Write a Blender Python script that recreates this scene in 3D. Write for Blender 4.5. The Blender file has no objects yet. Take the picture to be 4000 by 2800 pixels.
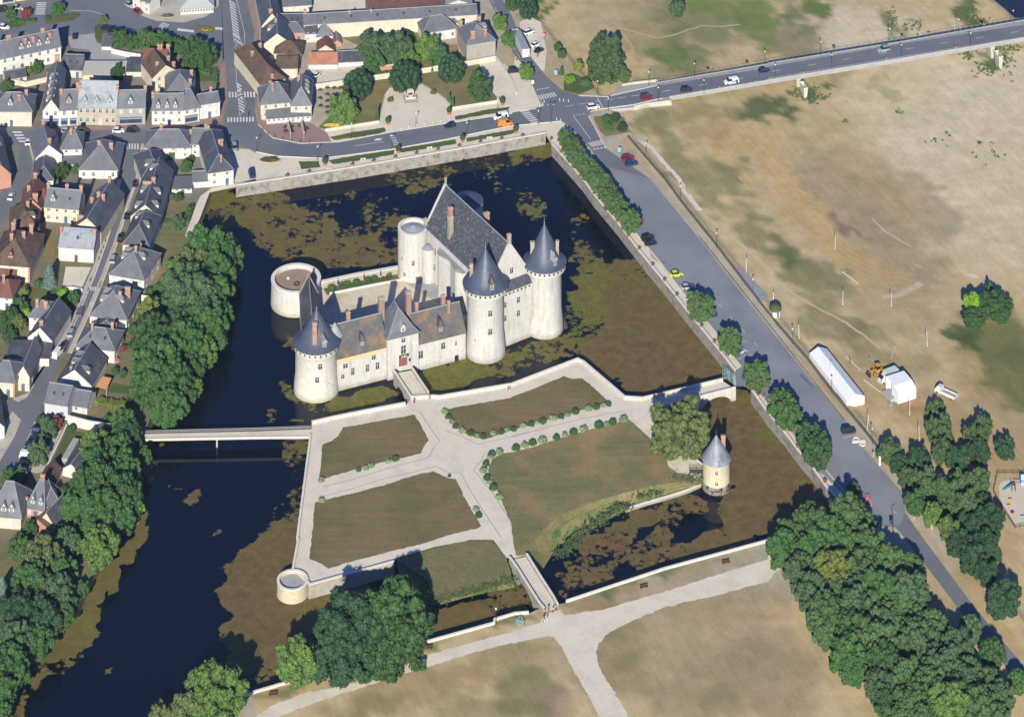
import bpy, bmesh, math, random
import numpy as np
from mathutils import Vector, geometry
from bpy_extras.node_shader_utils import PrincipledBSDFWrapper
R = math.radians
random.seed(7)
RND = np.random.RandomState(5)
S = bpy.context.scene
COL = S.collection
F, YH, H = 13600.0, -7078.0, 642.0
cd = bpy.data.cameras.new('camera'); cam = bpy.data.objects.new('camera', cd); COL.objects.link(cam)
cam.location = (0, -1000, H); cam.rotation_euler = (R(90), 0, 0)
cd.sensor_width = 36; cd.lens = F / 4000 * 36; cd.shift_y = (YH - 1400) / 4000
cd.clip_start = 5; cd.clip_end = 6000
S.camera = cam
def g(X, Y, z=0.0):
    D = F * (H - z) / (Y - YH)
    return Vector(((X - 2000) * D / F, D - 1000, z))
def px(x, y, z=0.0):
    D = y + 1000
    return (2000 + x * F / D, YH + F * (H - z) / D)
def q(c, r, x, y): return (c * 1000 + x / 2.296, r * 700 + y / 2.296)
def pts(s):
    out = []
    for seg in s.split('|'):
        it = seg.split()
        if ',' in it[0] and len(it[0]) <= 3: c, r = map(int, it[0].split(',')); it = it[1:]
        else: c = None
        for a in it:
            x, y = map(float, a.split(','))
            out.append(q(c, r, x, y) if c is not None else (x, y))
    return out
def gp(s, z=0.0): return [g(X, Y, z) for X, Y in (pts(s) if isinstance(s, str) else s)]
def lin(v): v /= 255.0; return v / 12.92 if v <= .04045 else ((v + .055) / 1.055) ** 2.4
LH, LV = 1.25, 1.9
def ch(r, g_, b): return tuple(lin(v) / LH for v in (r, g_, b))
def cv(r, g_, b): return tuple(min(.85, lin(v) / LV) for v in (r, g_, b))
MAT = {}
def nodes(name):
    m = bpy.data.materials.new(name); m.use_nodes = True
    nt = m.node_tree; b = nt.nodes['Principled BSDF']
    return m, nt, b
def N(nt, t, **kw):
    n = nt.nodes.new(t)
    for k, v in kw.items():
        if k.startswith('i_'): n.inputs[k[2:].replace('_', ' ')].default_value = v
        else: setattr(n, k, v)
    return n
def noise(nt, co, scale, detail=4, rough=.55, stretch=None):
    if stretch:
        mp = N(nt, 'ShaderNodeMapping'); mp.inputs['Scale'].default_value = stretch
        nt.links.new(co, mp.inputs['Vector']); co = mp.outputs[0]
    n = N(nt, 'ShaderNodeTexNoise'); n.inputs['Scale'].default_value = scale; n.inputs['Detail'].default_value = detail
    n.inputs['Roughness'].default_value = rough; nt.links.new(co, n.inputs['Vector'])
    return n.outputs['Fac']
def ramp(nt, fac, p0, p1, c0=(0, 0, 0, 1), c1=(1, 1, 1, 1)):
    r = N(nt, 'ShaderNodeValToRGB'); e = r.color_ramp.elements
    e[0].position = p0; e[1].position = p1; e[0].color = c0; e[1].color = c1
    nt.links.new(fac, r.inputs[0]); return r.outputs[0]
def mix(nt, fac, a, b, mode='MIX'):
    m = N(nt, 'ShaderNodeMix', data_type='RGBA', blend_type=mode)
    for s, v in ((m.inputs[0], fac), (m.inputs[6], a), (m.inputs[7], b)):
        if isinstance(v, (int, float)): s.default_value = v
        elif isinstance(v, tuple): s.default_value = v if len(v) == 4 else (*v, 1)
        else: nt.links.new(v, s)
    return m.outputs[2]
def sc(c, k): return tuple(min(1, v * k) for v in c)
def mat(name, col, var=.15, scale=.6, rough=.9, fine=None, col2=None, s2=.1, t2=(.5, .62), stretch=None, spec=.3, metal=0, bump=0, brick=None, objcol=False, fk=.7, stain=0):
    if name in MAT: return MAT[name]
    m, nt, b = nodes(name)
    geo = N(nt, 'ShaderNodeNewGeometry').outputs['Position']
    n1 = ramp(nt, noise(nt, geo, scale, 5, .6, stretch), .3, .7)
    if objcol:
        oi = N(nt, 'ShaderNodeObjectInfo').outputs['Color']
        a = mix(nt, 1.0, oi, (1 - var,) * 3, 'MULTIPLY'); c = mix(nt, n1, a, oi)
    else: c = mix(nt, n1, sc(col, 1 - var), sc(col, 1 + var))
    if col2: c = mix(nt, ramp(nt, noise(nt, geo, s2, 6, .65), *t2), c, col2)
    if fine: c = mix(nt, ramp(nt, noise(nt, geo, fine, 3, .6), .25, .75), mix(nt, 1.0, c, (1 - .26 * fk,) * 3, 'MULTIPLY'), mix(nt, 1.0, c, (1 + .2 * fk,) * 3, 'MULTIPLY'))
    if brick:
        w, h, k = brick
        tc = N(nt, 'ShaderNodeSeparateXYZ'); nt.links.new(geo, tc.inputs[0])
        ad = N(nt, 'ShaderNodeMath', operation='ADD'); nt.links.new(tc.outputs[0], ad.inputs[0]); nt.links.new(tc.outputs[1], ad.inputs[1])
        cb = N(nt, 'ShaderNodeCombineXYZ'); nt.links.new(ad.outputs[0], cb.inputs[0]); nt.links.new(tc.outputs[2], cb.inputs[1])
        bt = N(nt, 'ShaderNodeTexBrick'); nt.links.new(cb.outputs[0], bt.inputs[0])
        bt.inputs['Scale'].default_value = 1; bt.inputs['Brick Width'].default_value = w; bt.inputs['Row Height'].default_value = h
        bt.inputs['Mortar Size'].default_value = h * .08
        bt.inputs['Color1'].default_value = (1, 1, 1, 1); bt.inputs['Color2'].default_value = (1 - k * .6,) * 3 + (1,); bt.inputs['Mortar'].default_value = (1 - k,) * 3 + (1,)
        c = mix(nt, 1.0, c, bt.outputs[0], 'MULTIPLY')
    if stain:
        c = mix(nt, ramp(nt, noise(nt, geo, 1.1, 5, .6, (1, 1, .1)), .48, .72), c, mix(nt, 1.0, c, (1 - .22 * stain, 1 - .24 * stain, 1 - .28 * stain), 'MULTIPLY'))
        xz = N(nt, 'ShaderNodeSeparateXYZ'); nt.links.new(geo, xz.inputs[0]); ad = N(nt, 'ShaderNodeMath', operation='MULTIPLY_ADD'); nt.links.new(noise(nt, geo, .7, 4, .6), ad.inputs[0]); ad.inputs[1].default_value = -2.2; nt.links.new(xz.outputs[2], ad.inputs[2])
        c = mix(nt, ramp(nt, (lambda n: (nt.links.new(ad.outputs[0], n.inputs[0]), n.outputs[0])[1])(N(nt, 'ShaderNodeMapRange', **{}) if False else (lambda m_: (setattr(m_.inputs[1], 'default_value', -4.2), setattr(m_.inputs[2], 'default_value', -2.6), m_)[2])(N(nt, 'ShaderNodeMapRange'))), 0, 1), mix(nt, 1.0, c, (.62, .60, .54), 'MULTIPLY'), c)
    nt.links.new(c, b.inputs['Base Color'])
    b.inputs['Roughness'].default_value = rough; b.inputs['Specular IOR Level'].default_value = spec; b.inputs['Metallic'].default_value = metal
    if bump:
        bp = N(nt, 'ShaderNodeBump'); bp.inputs['Strength'].default_value = bump; bp.inputs['Distance'].default_value = .3
        nt.links.new(noise(nt, geo, fine or scale * 3, 4, .6), bp.inputs['Height']); nt.links.new(bp.outputs[0], b.inputs['Normal'])
    MAT[name] = m; return m
class MB:
    def __init__(s): s.v = []; s.f = []; s.m = []
    def add(s, vs, fs, mi=0):
        o = len(s.v); s.v += [tuple(v) for v in vs]; s.f += [tuple(i + o for i in f) for f in fs]; s.m += [mi] * len(fs); return s
    def poly(s, vs, mi=0): return s.add(vs, [range(len(vs))], mi)
    def box(s, x0, x1, y0, y1, z0, z1, mi=0):
        return s.add([(x0, y0, z0), (x1, y0, z0), (x1, y1, z0), (x0, y1, z0), (x0, y0, z1), (x1, y0, z1), (x1, y1, z1), (x0, y1, z1)],
                     [(3, 2, 1, 0), (4, 5, 6, 7), (0, 1, 5, 4), (1, 2, 6, 5), (2, 3, 7, 6), (3, 0, 4, 7)], mi)
    def prism(s, poly, z0, z1, mi=0, cap=True, bottom=True):
        p = [(a[0], a[1]) for a in poly]
        ar = sum(p[i][0] * p[(i + 1) % len(p)][1] - p[(i + 1) % len(p)][0] * p[i][1] for i in range(len(p)))
        if ar < 0: p = p[::-1]
        n = len(p); vs = [(a, b, z0) for a, b in p] + [(a, b, z1) for a, b in p]
        fs = [(i, (i + 1) % n, n + (i + 1) % n, n + i) for i in range(n)]
        if cap: fs.append(tuple(range(n, 2 * n)))
        if bottom: fs.append(tuple(range(n - 1, -1, -1)))
        return s.add(vs, fs, mi)
    def lathe(s, prof, n=32, cx=0, cy=0, mi=0, capb=False, capt=False, a0=0, a1=360):
        full = abs(a1 - a0) >= 360; k = n if full else n + 1
        vs = []
        for r, z in prof:
            for i in range(k):
                a = R(a0 + (a1 - a0) * i / n); vs.append((cx + r * math.cos(a), cy + r * math.sin(a), z))
        fs = []
        for j in range(len(prof) - 1):
            for i in range(n):
                i2 = (i + 1) % k; fs.append((j * k + i, j * k + i2, (j + 1) * k + i2, (j + 1) * k + i))
        if capb: fs.append(tuple(range(k - 1, -1, -1)))
        if capt: fs.append(tuple((len(prof) - 1) * k + i for i in range(k)))
        return s.add(vs, fs, mi)
    def tube(s, p0, p1, r0, r1=None, n=6, mi=0):
        p0, p1 = Vector(p0), Vector(p1); r1 = r0 if r1 is None else r1
        d = (p1 - p0).normalized(); a = d.orthogonal().normalized(); b = d.cross(a)
        vs = [p + (a * math.cos(6.2832 * i / n) + b * math.sin(6.2832 * i / n)) * r for p, r in ((p0, r0), (p1, r1)) for i in range(n)]
        fs = [(i, (i + 1) % n, n + (i + 1) % n, n + i) for i in range(n)] + [tuple(range(n - 1, -1, -1)), tuple(range(n, 2 * n))]
        return s.add(vs, fs, mi)
    def slab(s, qd, t, mi=0):
        qd = [Vector(v) for v in qd]; n = (qd[1] - qd[0]).cross(qd[2] - qd[0]).normalized()
        if n.z < 0: qd = qd[::-1]; n = -n
        k = len(qd); vs = qd + [v - n * t for v in qd]
        return s.add(vs, [tuple(range(k)), tuple(range(2 * k - 1, k - 1, -1))] + [((i + 1) % k, i, k + i, k + (i + 1) % k) for i in range(k)], mi)
    def build(s, name, mats, parent=None, loc=None, smooth=False, rotz=0, link=True):
        me = bpy.data.meshes.new(name); me.from_pydata(s.v, [], s.f)
        for m in (mats if isinstance(mats, (list, tuple)) else [mats]): me.materials.append(m)
        if any(s.m): me.polygons.foreach_set('material_index', s.m)
        if smooth: me.shade_smooth() if smooth is True else me.shade_smooth()
        me.update()
        o = bpy.data.objects.new(name, me)
        if link: COL.objects.link(o)
        if parent: o.parent = parent
        if loc is not None: o.location = loc
        o.rotation_euler = (0, 0, rotz)
        return o
def smooth_by_angle(o, deg=35):
    me = o.data; me.shade_smooth()
    bm = bmesh.new(); bm.from_mesh(me)
    for e in bm.edges:
        if len(e.link_faces) == 2 and e.calc_face_angle(0) > R(deg): e.smooth = False
    bm.to_mesh(me); bm.free(); return o
LABELS = {}
def tag(o, label, cat, group=None):
    o['label'] = label; o['category'] = cat; o['kind'] = 'thing'
    if group: o['group'] = group
    return o
def thing(name, label, cat, loc=(0, 0, 0), rotz=0, group=None):
    o = bpy.data.objects.new(name, None); COL.objects.link(o); o.empty_display_size = .5
    o.location = loc; o.rotation_euler = (0, 0, rotz); return tag(o, label, cat, group)
def struct(o, kind='structure'): o['kind'] = kind; return o
def copy_tree(o, parent=None):
    c = o.copy(); COL.objects.link(c)
    if parent: c.parent = parent
    for chd in o.children: copy_tree(chd, c)
    return c
def color_of(root, part_names, rgb):
    for chd in root.children_recursive:
        if chd.name.split('.')[0] in part_names: chd.color = (*rgb, 1)
def ragged(P, amp, step=.9):
    r = np.random.RandomState(len(P)); out = []
    for a, b in zip(P, P[1:] + P[:1]):
        d = b - a; L = d.length; k = max(1, int(L / step)); nn = Vector((-d.y, d.x, 0)) / max(L, .01)
        for i in range(k): out.append(a + d * (i / k) + nn * (r.normal() * amp * (1 if i else .4)))
    return out
def sheet(name, s, m, z=0.03, kind='structure', rag=0):
    P = gp(s, z) if isinstance(s, str) else [g(X, Y, z) for X, Y in s]
    if rag: P = ragged(P, rag)
    ar = sum(P[i].x * P[(i + 1) % len(P)].y - P[(i + 1) % len(P)].x * P[i].y for i in range(len(P)))
    if ar < 0: P = P[::-1]
    c = sum(P, Vector()) / len(P)
    mb = MB(); mb.poly([p - c for p in P]); o = mb.build(name, m, loc=c); o['kind'] = kind; return o
def offset(P, d, closed=False):
    P = [Vector((p[0], p[1])) for p in P]; n = len(P); out = []
    for i in range(n):
        ds = []
        if i > 0 or closed: ds.append((P[i] - P[i - 1]).normalized())
        if i < n - 1 or closed: ds.append((P[(i + 1) % n] - P[i]).normalized())
        t = sum(ds, Vector((0, 0))); t.normalize(); nn = Vector((-t.y, t.x))
        k = 1 / max(.4, nn.dot(Vector((-ds[0].y, ds[0].x)))); out.append(P[i] + nn * d * k)
    return out
def strip(mb, P, w, z0, z1, mi=0, closed=False):
    A, B = offset(P, w / 2, closed), offset(P, -w / 2, closed); n = len(P)
    z0 = z0 if isinstance(z0, (list, tuple)) else [z0] * n; z1 = z1 if isinstance(z1, (list, tuple)) else [z1] * n
    vs = []
    for i in range(n): vs += [(A[i].x, A[i].y, z0[i]), (B[i].x, B[i].y, z0[i]), (B[i].x, B[i].y, z1[i]), (A[i].x, A[i].y, z1[i])]
    fs = []
    for i in range(n if closed else n - 1):
        a, b = 4 * i, 4 * ((i + 1) % n)
        fs += [(a + 1, b + 1, b + 2, a + 2), (b, a, a + 3, b + 3), (a + 2, b + 2, b + 3, a + 3)]
    if not closed: fs += [(0, 1, 2, 3), (4 * n - 1, 4 * n - 2, 4 * n - 3, 4 * n - 4)]
    return mb.add(vs, fs, mi)
SUN_EL, SUN_AZ = 25.4, 4.2          # shadows run away from the camera, 4 degrees to the right
W = bpy.data.worlds.new("World"); S.world = W; W.use_nodes = True
wn = W.node_tree; sky = wn.nodes.new('ShaderNodeTexSky'); sky.sky_type = 'NISHITA'; sky.sun_disc = False
sky.sun_elevation = R(SUN_EL); sky.sun_rotation = R(180 + SUN_AZ); sky.altitude = 100; sky.air_density = 1.0; sky.dust_density = .6; sky.ozone_density = 4.0
tint = wn.nodes.new('ShaderNodeMix'); tint.data_type = 'RGBA'; tint.blend_type = 'MULTIPLY'; tint.inputs[0].default_value = 1; tint.inputs[7].default_value = (.46, .84, 1.5, 1)
wn.links.new(sky.outputs[0], tint.inputs[6]); wn.links.new(tint.outputs[2], wn.nodes['Background'].inputs[0]); wn.nodes['Background'].inputs[1].default_value = .05
sd = bpy.data.lights.new('sun', 'SUN'); sd.energy = 4.6; sd.angle = R(.5); sd.color = (1, .925, .76)
so = bpy.data.objects.new('sun', sd); COL.objects.link(so)
shadow_dir = Vector((math.sin(R(SUN_AZ)) * math.cos(R(SUN_EL)), math.cos(R(SUN_AZ)) * math.cos(R(SUN_EL)), -math.sin(R(SUN_EL))))
so.rotation_euler = shadow_dir.to_track_quat('-Z', 'Y').to_euler(); so.location = (-60, -700, 400)
S.view_settings.view_transform = 'Standard'; S.view_settings.look = 'None'; S.view_settings.exposure = 1.0; S.view_settings.gamma = 1
stone = mat('limestone', cv(228, 226, 222), .05, .25, .9, fine=1.6, col2=cv(210, 205, 194), s2=.12, t2=(.52, .8), fk=.5, brick=(1.1, .45, .07), bump=.15, stain=1)
stone_dark = mat('weathered_stone', cv(190, 184, 172), .14, .5, .95, fine=2.5, col2=cv(150, 145, 132), s2=.3, t2=(.5, .7), bump=.4)
rubble = mat('rubble_stone', cv(176, 172, 166), .2, 1.2, .95, fine=3.5, col2=cv(128, 124, 118), s2=.6, t2=(.5, .66), bump=.6)
coping = mat('coping_stone', ch(214, 209, 198), .07, .8, .9, fine=3)
slate = mat('slate', cv(120, 123, 131), .13, .5, .55, fine=2.2, col2=cv(138, 141, 147), s2=.25, t2=(.5, .7), spec=.35, stretch=(1, 1, .35))
slate_dark = mat('dark_slate', cv(92, 95, 104), .13, .5, .5, fine=2.2, col2=cv(108, 112, 120), s2=.25, spec=.35)
slate_light = mat('pale_slate', cv(168, 174, 184), .1, .5, .6, fine=2.0, col2=cv(140, 146, 158), s2=.3, spec=.3)
lichen = mat('lichened_slate', cv(104, 104, 108), .15, .6, .75, fine=3.0, col2=cv(156, 128, 90), s2=.26, t2=(.46, .70))
tile_brown = mat('brown_tile', cv(116, 96, 84), .16, .7, .9, fine=2.6, col2=cv(92, 76, 68), s2=.4)
tile_red = mat('red_tile', cv(140, 98, 88), .12, .7, .9, fine=2.6, col2=cv(118, 84, 78), s2=.3)
tile_orange = mat('orange_tile', cv(196, 138, 112), .12, .7, .9, fine=2.6, col2=cv(176, 122, 98), s2=.4)
zinc = mat('zinc', cv(176, 182, 190), .08, .8, .5, fine=2, spec=.4)
cream = mat('cream_render', cv(236, 226, 206), .04, .2, .9, fine=.9, col2=cv(222, 210, 188), s2=.15)
white_wall = mat('white_render', cv(240, 238, 232), .03, .2, .9, fine=.8, col2=cv(228, 226, 220), s2=.15)
beige = mat('beige_stone', cv(206, 198, 178), .08, .6, .9, fine=1.6, col2=cv(188, 180, 160), s2=.3, brick=(.9, .35, .1))
grey_wall = mat('grey_render', cv(182, 178, 170), .06, .4, .9, fine=1.4)
brickwall = mat('pink_brick', cv(214, 160, 138), .08, .8, .9, fine=2.4, brick=(.5, .2, .12))
brickm = mat('chimney_brick', cv(200, 158, 138), .12, 1.4, .9, fine=3, col2=cv(176, 138, 118), s2=.8, brick=(.45, .16, .15))
wood = mat('wood', cv(110, 92, 76), .15, 1, .8)
asphalt = mat('asphalt', ch(110, 114, 122), .07, .12, .9, fine=1.5, col2=ch(95, 99, 107), s2=.06, t2=(.45, .7), fk=.4)
asphalt_pale = mat('pale_asphalt', ch(130, 134, 141), .06, .09, .9, fine=1.6, col2=ch(114, 118, 127), s2=.05, t2=(.42, .68), fk=.35)
paint = mat('road_paint', ch(205, 205, 205), .08, 1.5, .8)
gravel = mat('pale_gravel', ch(212, 203, 186), .05, .15, .95, fine=2.0, col2=ch(188, 179, 162), s2=.16, t2=(.48, .8), fk=.5)
pavement = mat('pavement', ch(182, 174, 164), .05, .4, .95, fine=1.5, col2=ch(166, 158, 148), s2=.2)
redpave = mat('red_pavement', ch(150, 122, 118), .07, .5, .95, fine=2)
concrete = mat('concrete', ch(160, 160, 160), .06, .3, .9, fine=1.5)
concrete_v = mat('concrete_wall', cv(222, 216, 200), .06, .3, .9, fine=1.5)
lawn_brown = mat('dry_lawn', ch(122, 106, 74), .18, .35, .98, stretch=(.16, 1.5, 1), fine=2.2, col2=ch(90, 94, 52), s2=.045, t2=(.42, .66), fk=1.3)
lawn_green = mat('mown_grass', ch(74, 92, 48), .16, .3, .98, fine=2.0, col2=ch(102, 100, 62), s2=.12, t2=(.48, .65))
lawn_mixed = mat('dry_green_lawn', ch(110, 110, 72), .18, .4, .98, stretch=(.14, 1.4, 1), fine=2.2, col2=ch(148, 124, 88), s2=.06, t2=(.45, .66), fk=1.3)
reeds = mat('reed_bank', ch(74, 104, 54), .3, .5, .98, fine=2.0, col2=ch(124, 118, 76), s2=.2, t2=(.44, .6), fk=1.5)
bankgrass = mat('bank_grass', ch(118, 110, 74), .2, .25, .98, fine=2.0, col2=ch(102, 108, 64), s2=.14, t2=(.42, .66), fk=1.4)
dirt = mat('dry_dirt', ch(178, 158, 128), .08, .2, .98, fine=1.6, col2=ch(160, 142, 108), s2=.2)
hedge_m = mat('hedge_leaves', ch(52, 84, 36), .35, 1.8, .9, fine=4)
blackm = mat('dark_metal', (.03, .032, .036), .1, 1, .5, spec=.4)
whitem = mat('white_paint', cv(238, 238, 236), .03, 1, .5)
glassm = mat('window_glass', (.035, .045, .06), .3, 1.0, .15, spec=.6)
shutterm = mat('closed_shutter', cv(216, 216, 216), .04, 1, .7)
dark_hole = mat('dark_opening', (.012, .013, .018), .1, 1, .9)
rustm = mat('terracotta', ch(176, 104, 78), .2, 2, .9)
bluemetal = mat('pale_blue_metal', cv(150, 190, 205), .05, 1, .5)
def ss(a, b, x): t = min(1, max(0, (x - a) / (b - a))); return t * t * (3 - 2 * t)
LP, LQ = g(2453, 527), g(3450, 1760); LD = (LQ - LP).normalized(); LN = Vector((-LD.y, LD.x, 0)) * (1 if -LD.y * 1 > 0 else -1)
RIV = [Vector(v[:2]) for v in (g(3862, 0, -5.5), g(3905, 35, -5.5), g(3945, 72, -5.5), g(4000, 84, -5.5), g(4300, 120, -5.5))]
RIVP = RIV + [Vector((420, 420)), Vector((80, 420))]
def inside(p, P):
    c = False; j = len(P) - 1
    for i in range(len(P)):
        a, b = P[i], P[j]
        if (a.y > p[1]) != (b.y > p[1]) and p[0] < (b.x - a.x) * (p[1] - a.y) / (b.y - a.y) + a.x: c = not c
        j = i
    return c
def wob(x, y, lam, seed):
    r = np.random.RandomState(seed); o = x * 0
    for k in range(14):
        l = lam * (.35 + r.rand() * 1.3); t = r.rand() * 6.283; o = o + np.sin((x * np.cos(t) + y * np.sin(t)) * 6.283 / l + r.rand() * 6.283) * (l / lam) ** .7
    return o / 3.2
def terr(x, y):
    d = (x - LP.x) * LN.x + (y - LP.y) * LN.y
    z = -.9 * ss(.3, 3, d) - 4.2 * ss(10, 85, d)
    if x > 95 and y > 180:
        v = Vector((x, y)); dm = min((v - (a + (b - a) * max(0, min(1, (v - a).dot(b - a) / (b - a).length_squared)))).length for a, b in zip(RIV, RIV[1:]))
        z -= 1.6 * ss(-1, 5, dm if inside(v, RIVP) else -dm)
    return z
def gt(X, Y):
    z = 0
    for _ in range(8): p = g(X, Y, z); z = terr(p.x, p.y)
    return g(X, Y, z)
WZ = -3.0
north_wall = pts("1,0 -180,1660 280,1590 860,1500 1440,1400 2010,1300 | 2,0 0,1245 300,1190")
east_wall = pts("2,0 360,1290 640,1607 | 2,1 740,140 950,390 1150,650 1380,930 1600,1210 1820,1480 | 2,2 2000,100")
east_wall2 = [(2936, 1520), (3000, 1609), (3070, 1692), (3118, 1757), (3174, 1822), (3226, 1896), (3279, 1951), (3318, 2010)]
south_wall = [(3318, 2010), (3000, 2108), (2597, 2217), (2211, 2345)]
south_wall_w = [(2100, 2372), (2065, 2388), (2012, 2392), (1932, 2416), (1930, 2430), (1653, 2507), (1305, 2607), (1170, 2647), (1000, 2697), (960, 2712), (800, 2756), (600, 2850), (560, 2990)]
west_shore = [(-160, 2990), (20, 2800), (60, 2700), (110, 2590), (190, 2500), (230, 2430), (300, 2400), (330, 2300), (370, 2240), (440, 2130), (480, 2000), (520, 1850), (556, 1740), (566, 1690), (600, 1610), (640, 1520), (720, 1400), (770, 1290), (800, 1150), (790, 1050), (765, 960), (748, 930), (780, 850), (803, 780), (822, 752), (922, 723)]
PZ = .8     # parapet height: the traced lines are its top edge
def down(L): return [g(X, Y, PZ) for X, Y in L]
nw = down(north_wall); ew = down(east_wall); ew2 = down(east_wall2); sw = [g(X, Y, .5) for X, Y in south_wall]; sww = [g(X, Y, .5) for X, Y in south_wall_w]; ws = [g(X, Y, -.2) for X, Y in west_shore]
moat = [Vector((p.x, p.y)) for p in nw + ew + ew2 + sw[1:] + sww + ws]
isl_top = pts("1,2 497,590 500,565 700,520 1000,460 1340,395 | 1,2 1390,340 1560,330 1650,335 2296,225 | 2,2 590,0 640,25 1010,340 1170,350 | 2,2 1300,470 1240,445 1250,520 1300,600 1600,860 1710,950")
isl = [g(X, Y, PZ) for X, Y in isl_top] 
isl_s = gp("2,2 1700,1040 1660,1090 1300,1130 1000,1200 700,1290 420,1400 320,1500 | 2,3 110,110 130,150 20,180 | 1,3 2250,180 2130,20 1900,25 1600,80 1250,190")
isl_w = down(pts("1,3 1240,205 900,300 480,415 | 1,3 460,385 350,290 330,270 380,0 | 1,2 370,1600 490,670"))
island = [Vector((p.x, p.y)) for p in isl + isl_s + isl_w]
def inside(p, P):
    c = False; j = len(P) - 1
    for i in range(len(P)):
        a, b = P[i], P[j]
        if (a.y > p[1]) != (b.y > p[1]) and p[0] < (b.x - a.x) * (p[1] - a.y) / (b.y - a.y) + a.x: c = not c
        j = i
    return c
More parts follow.
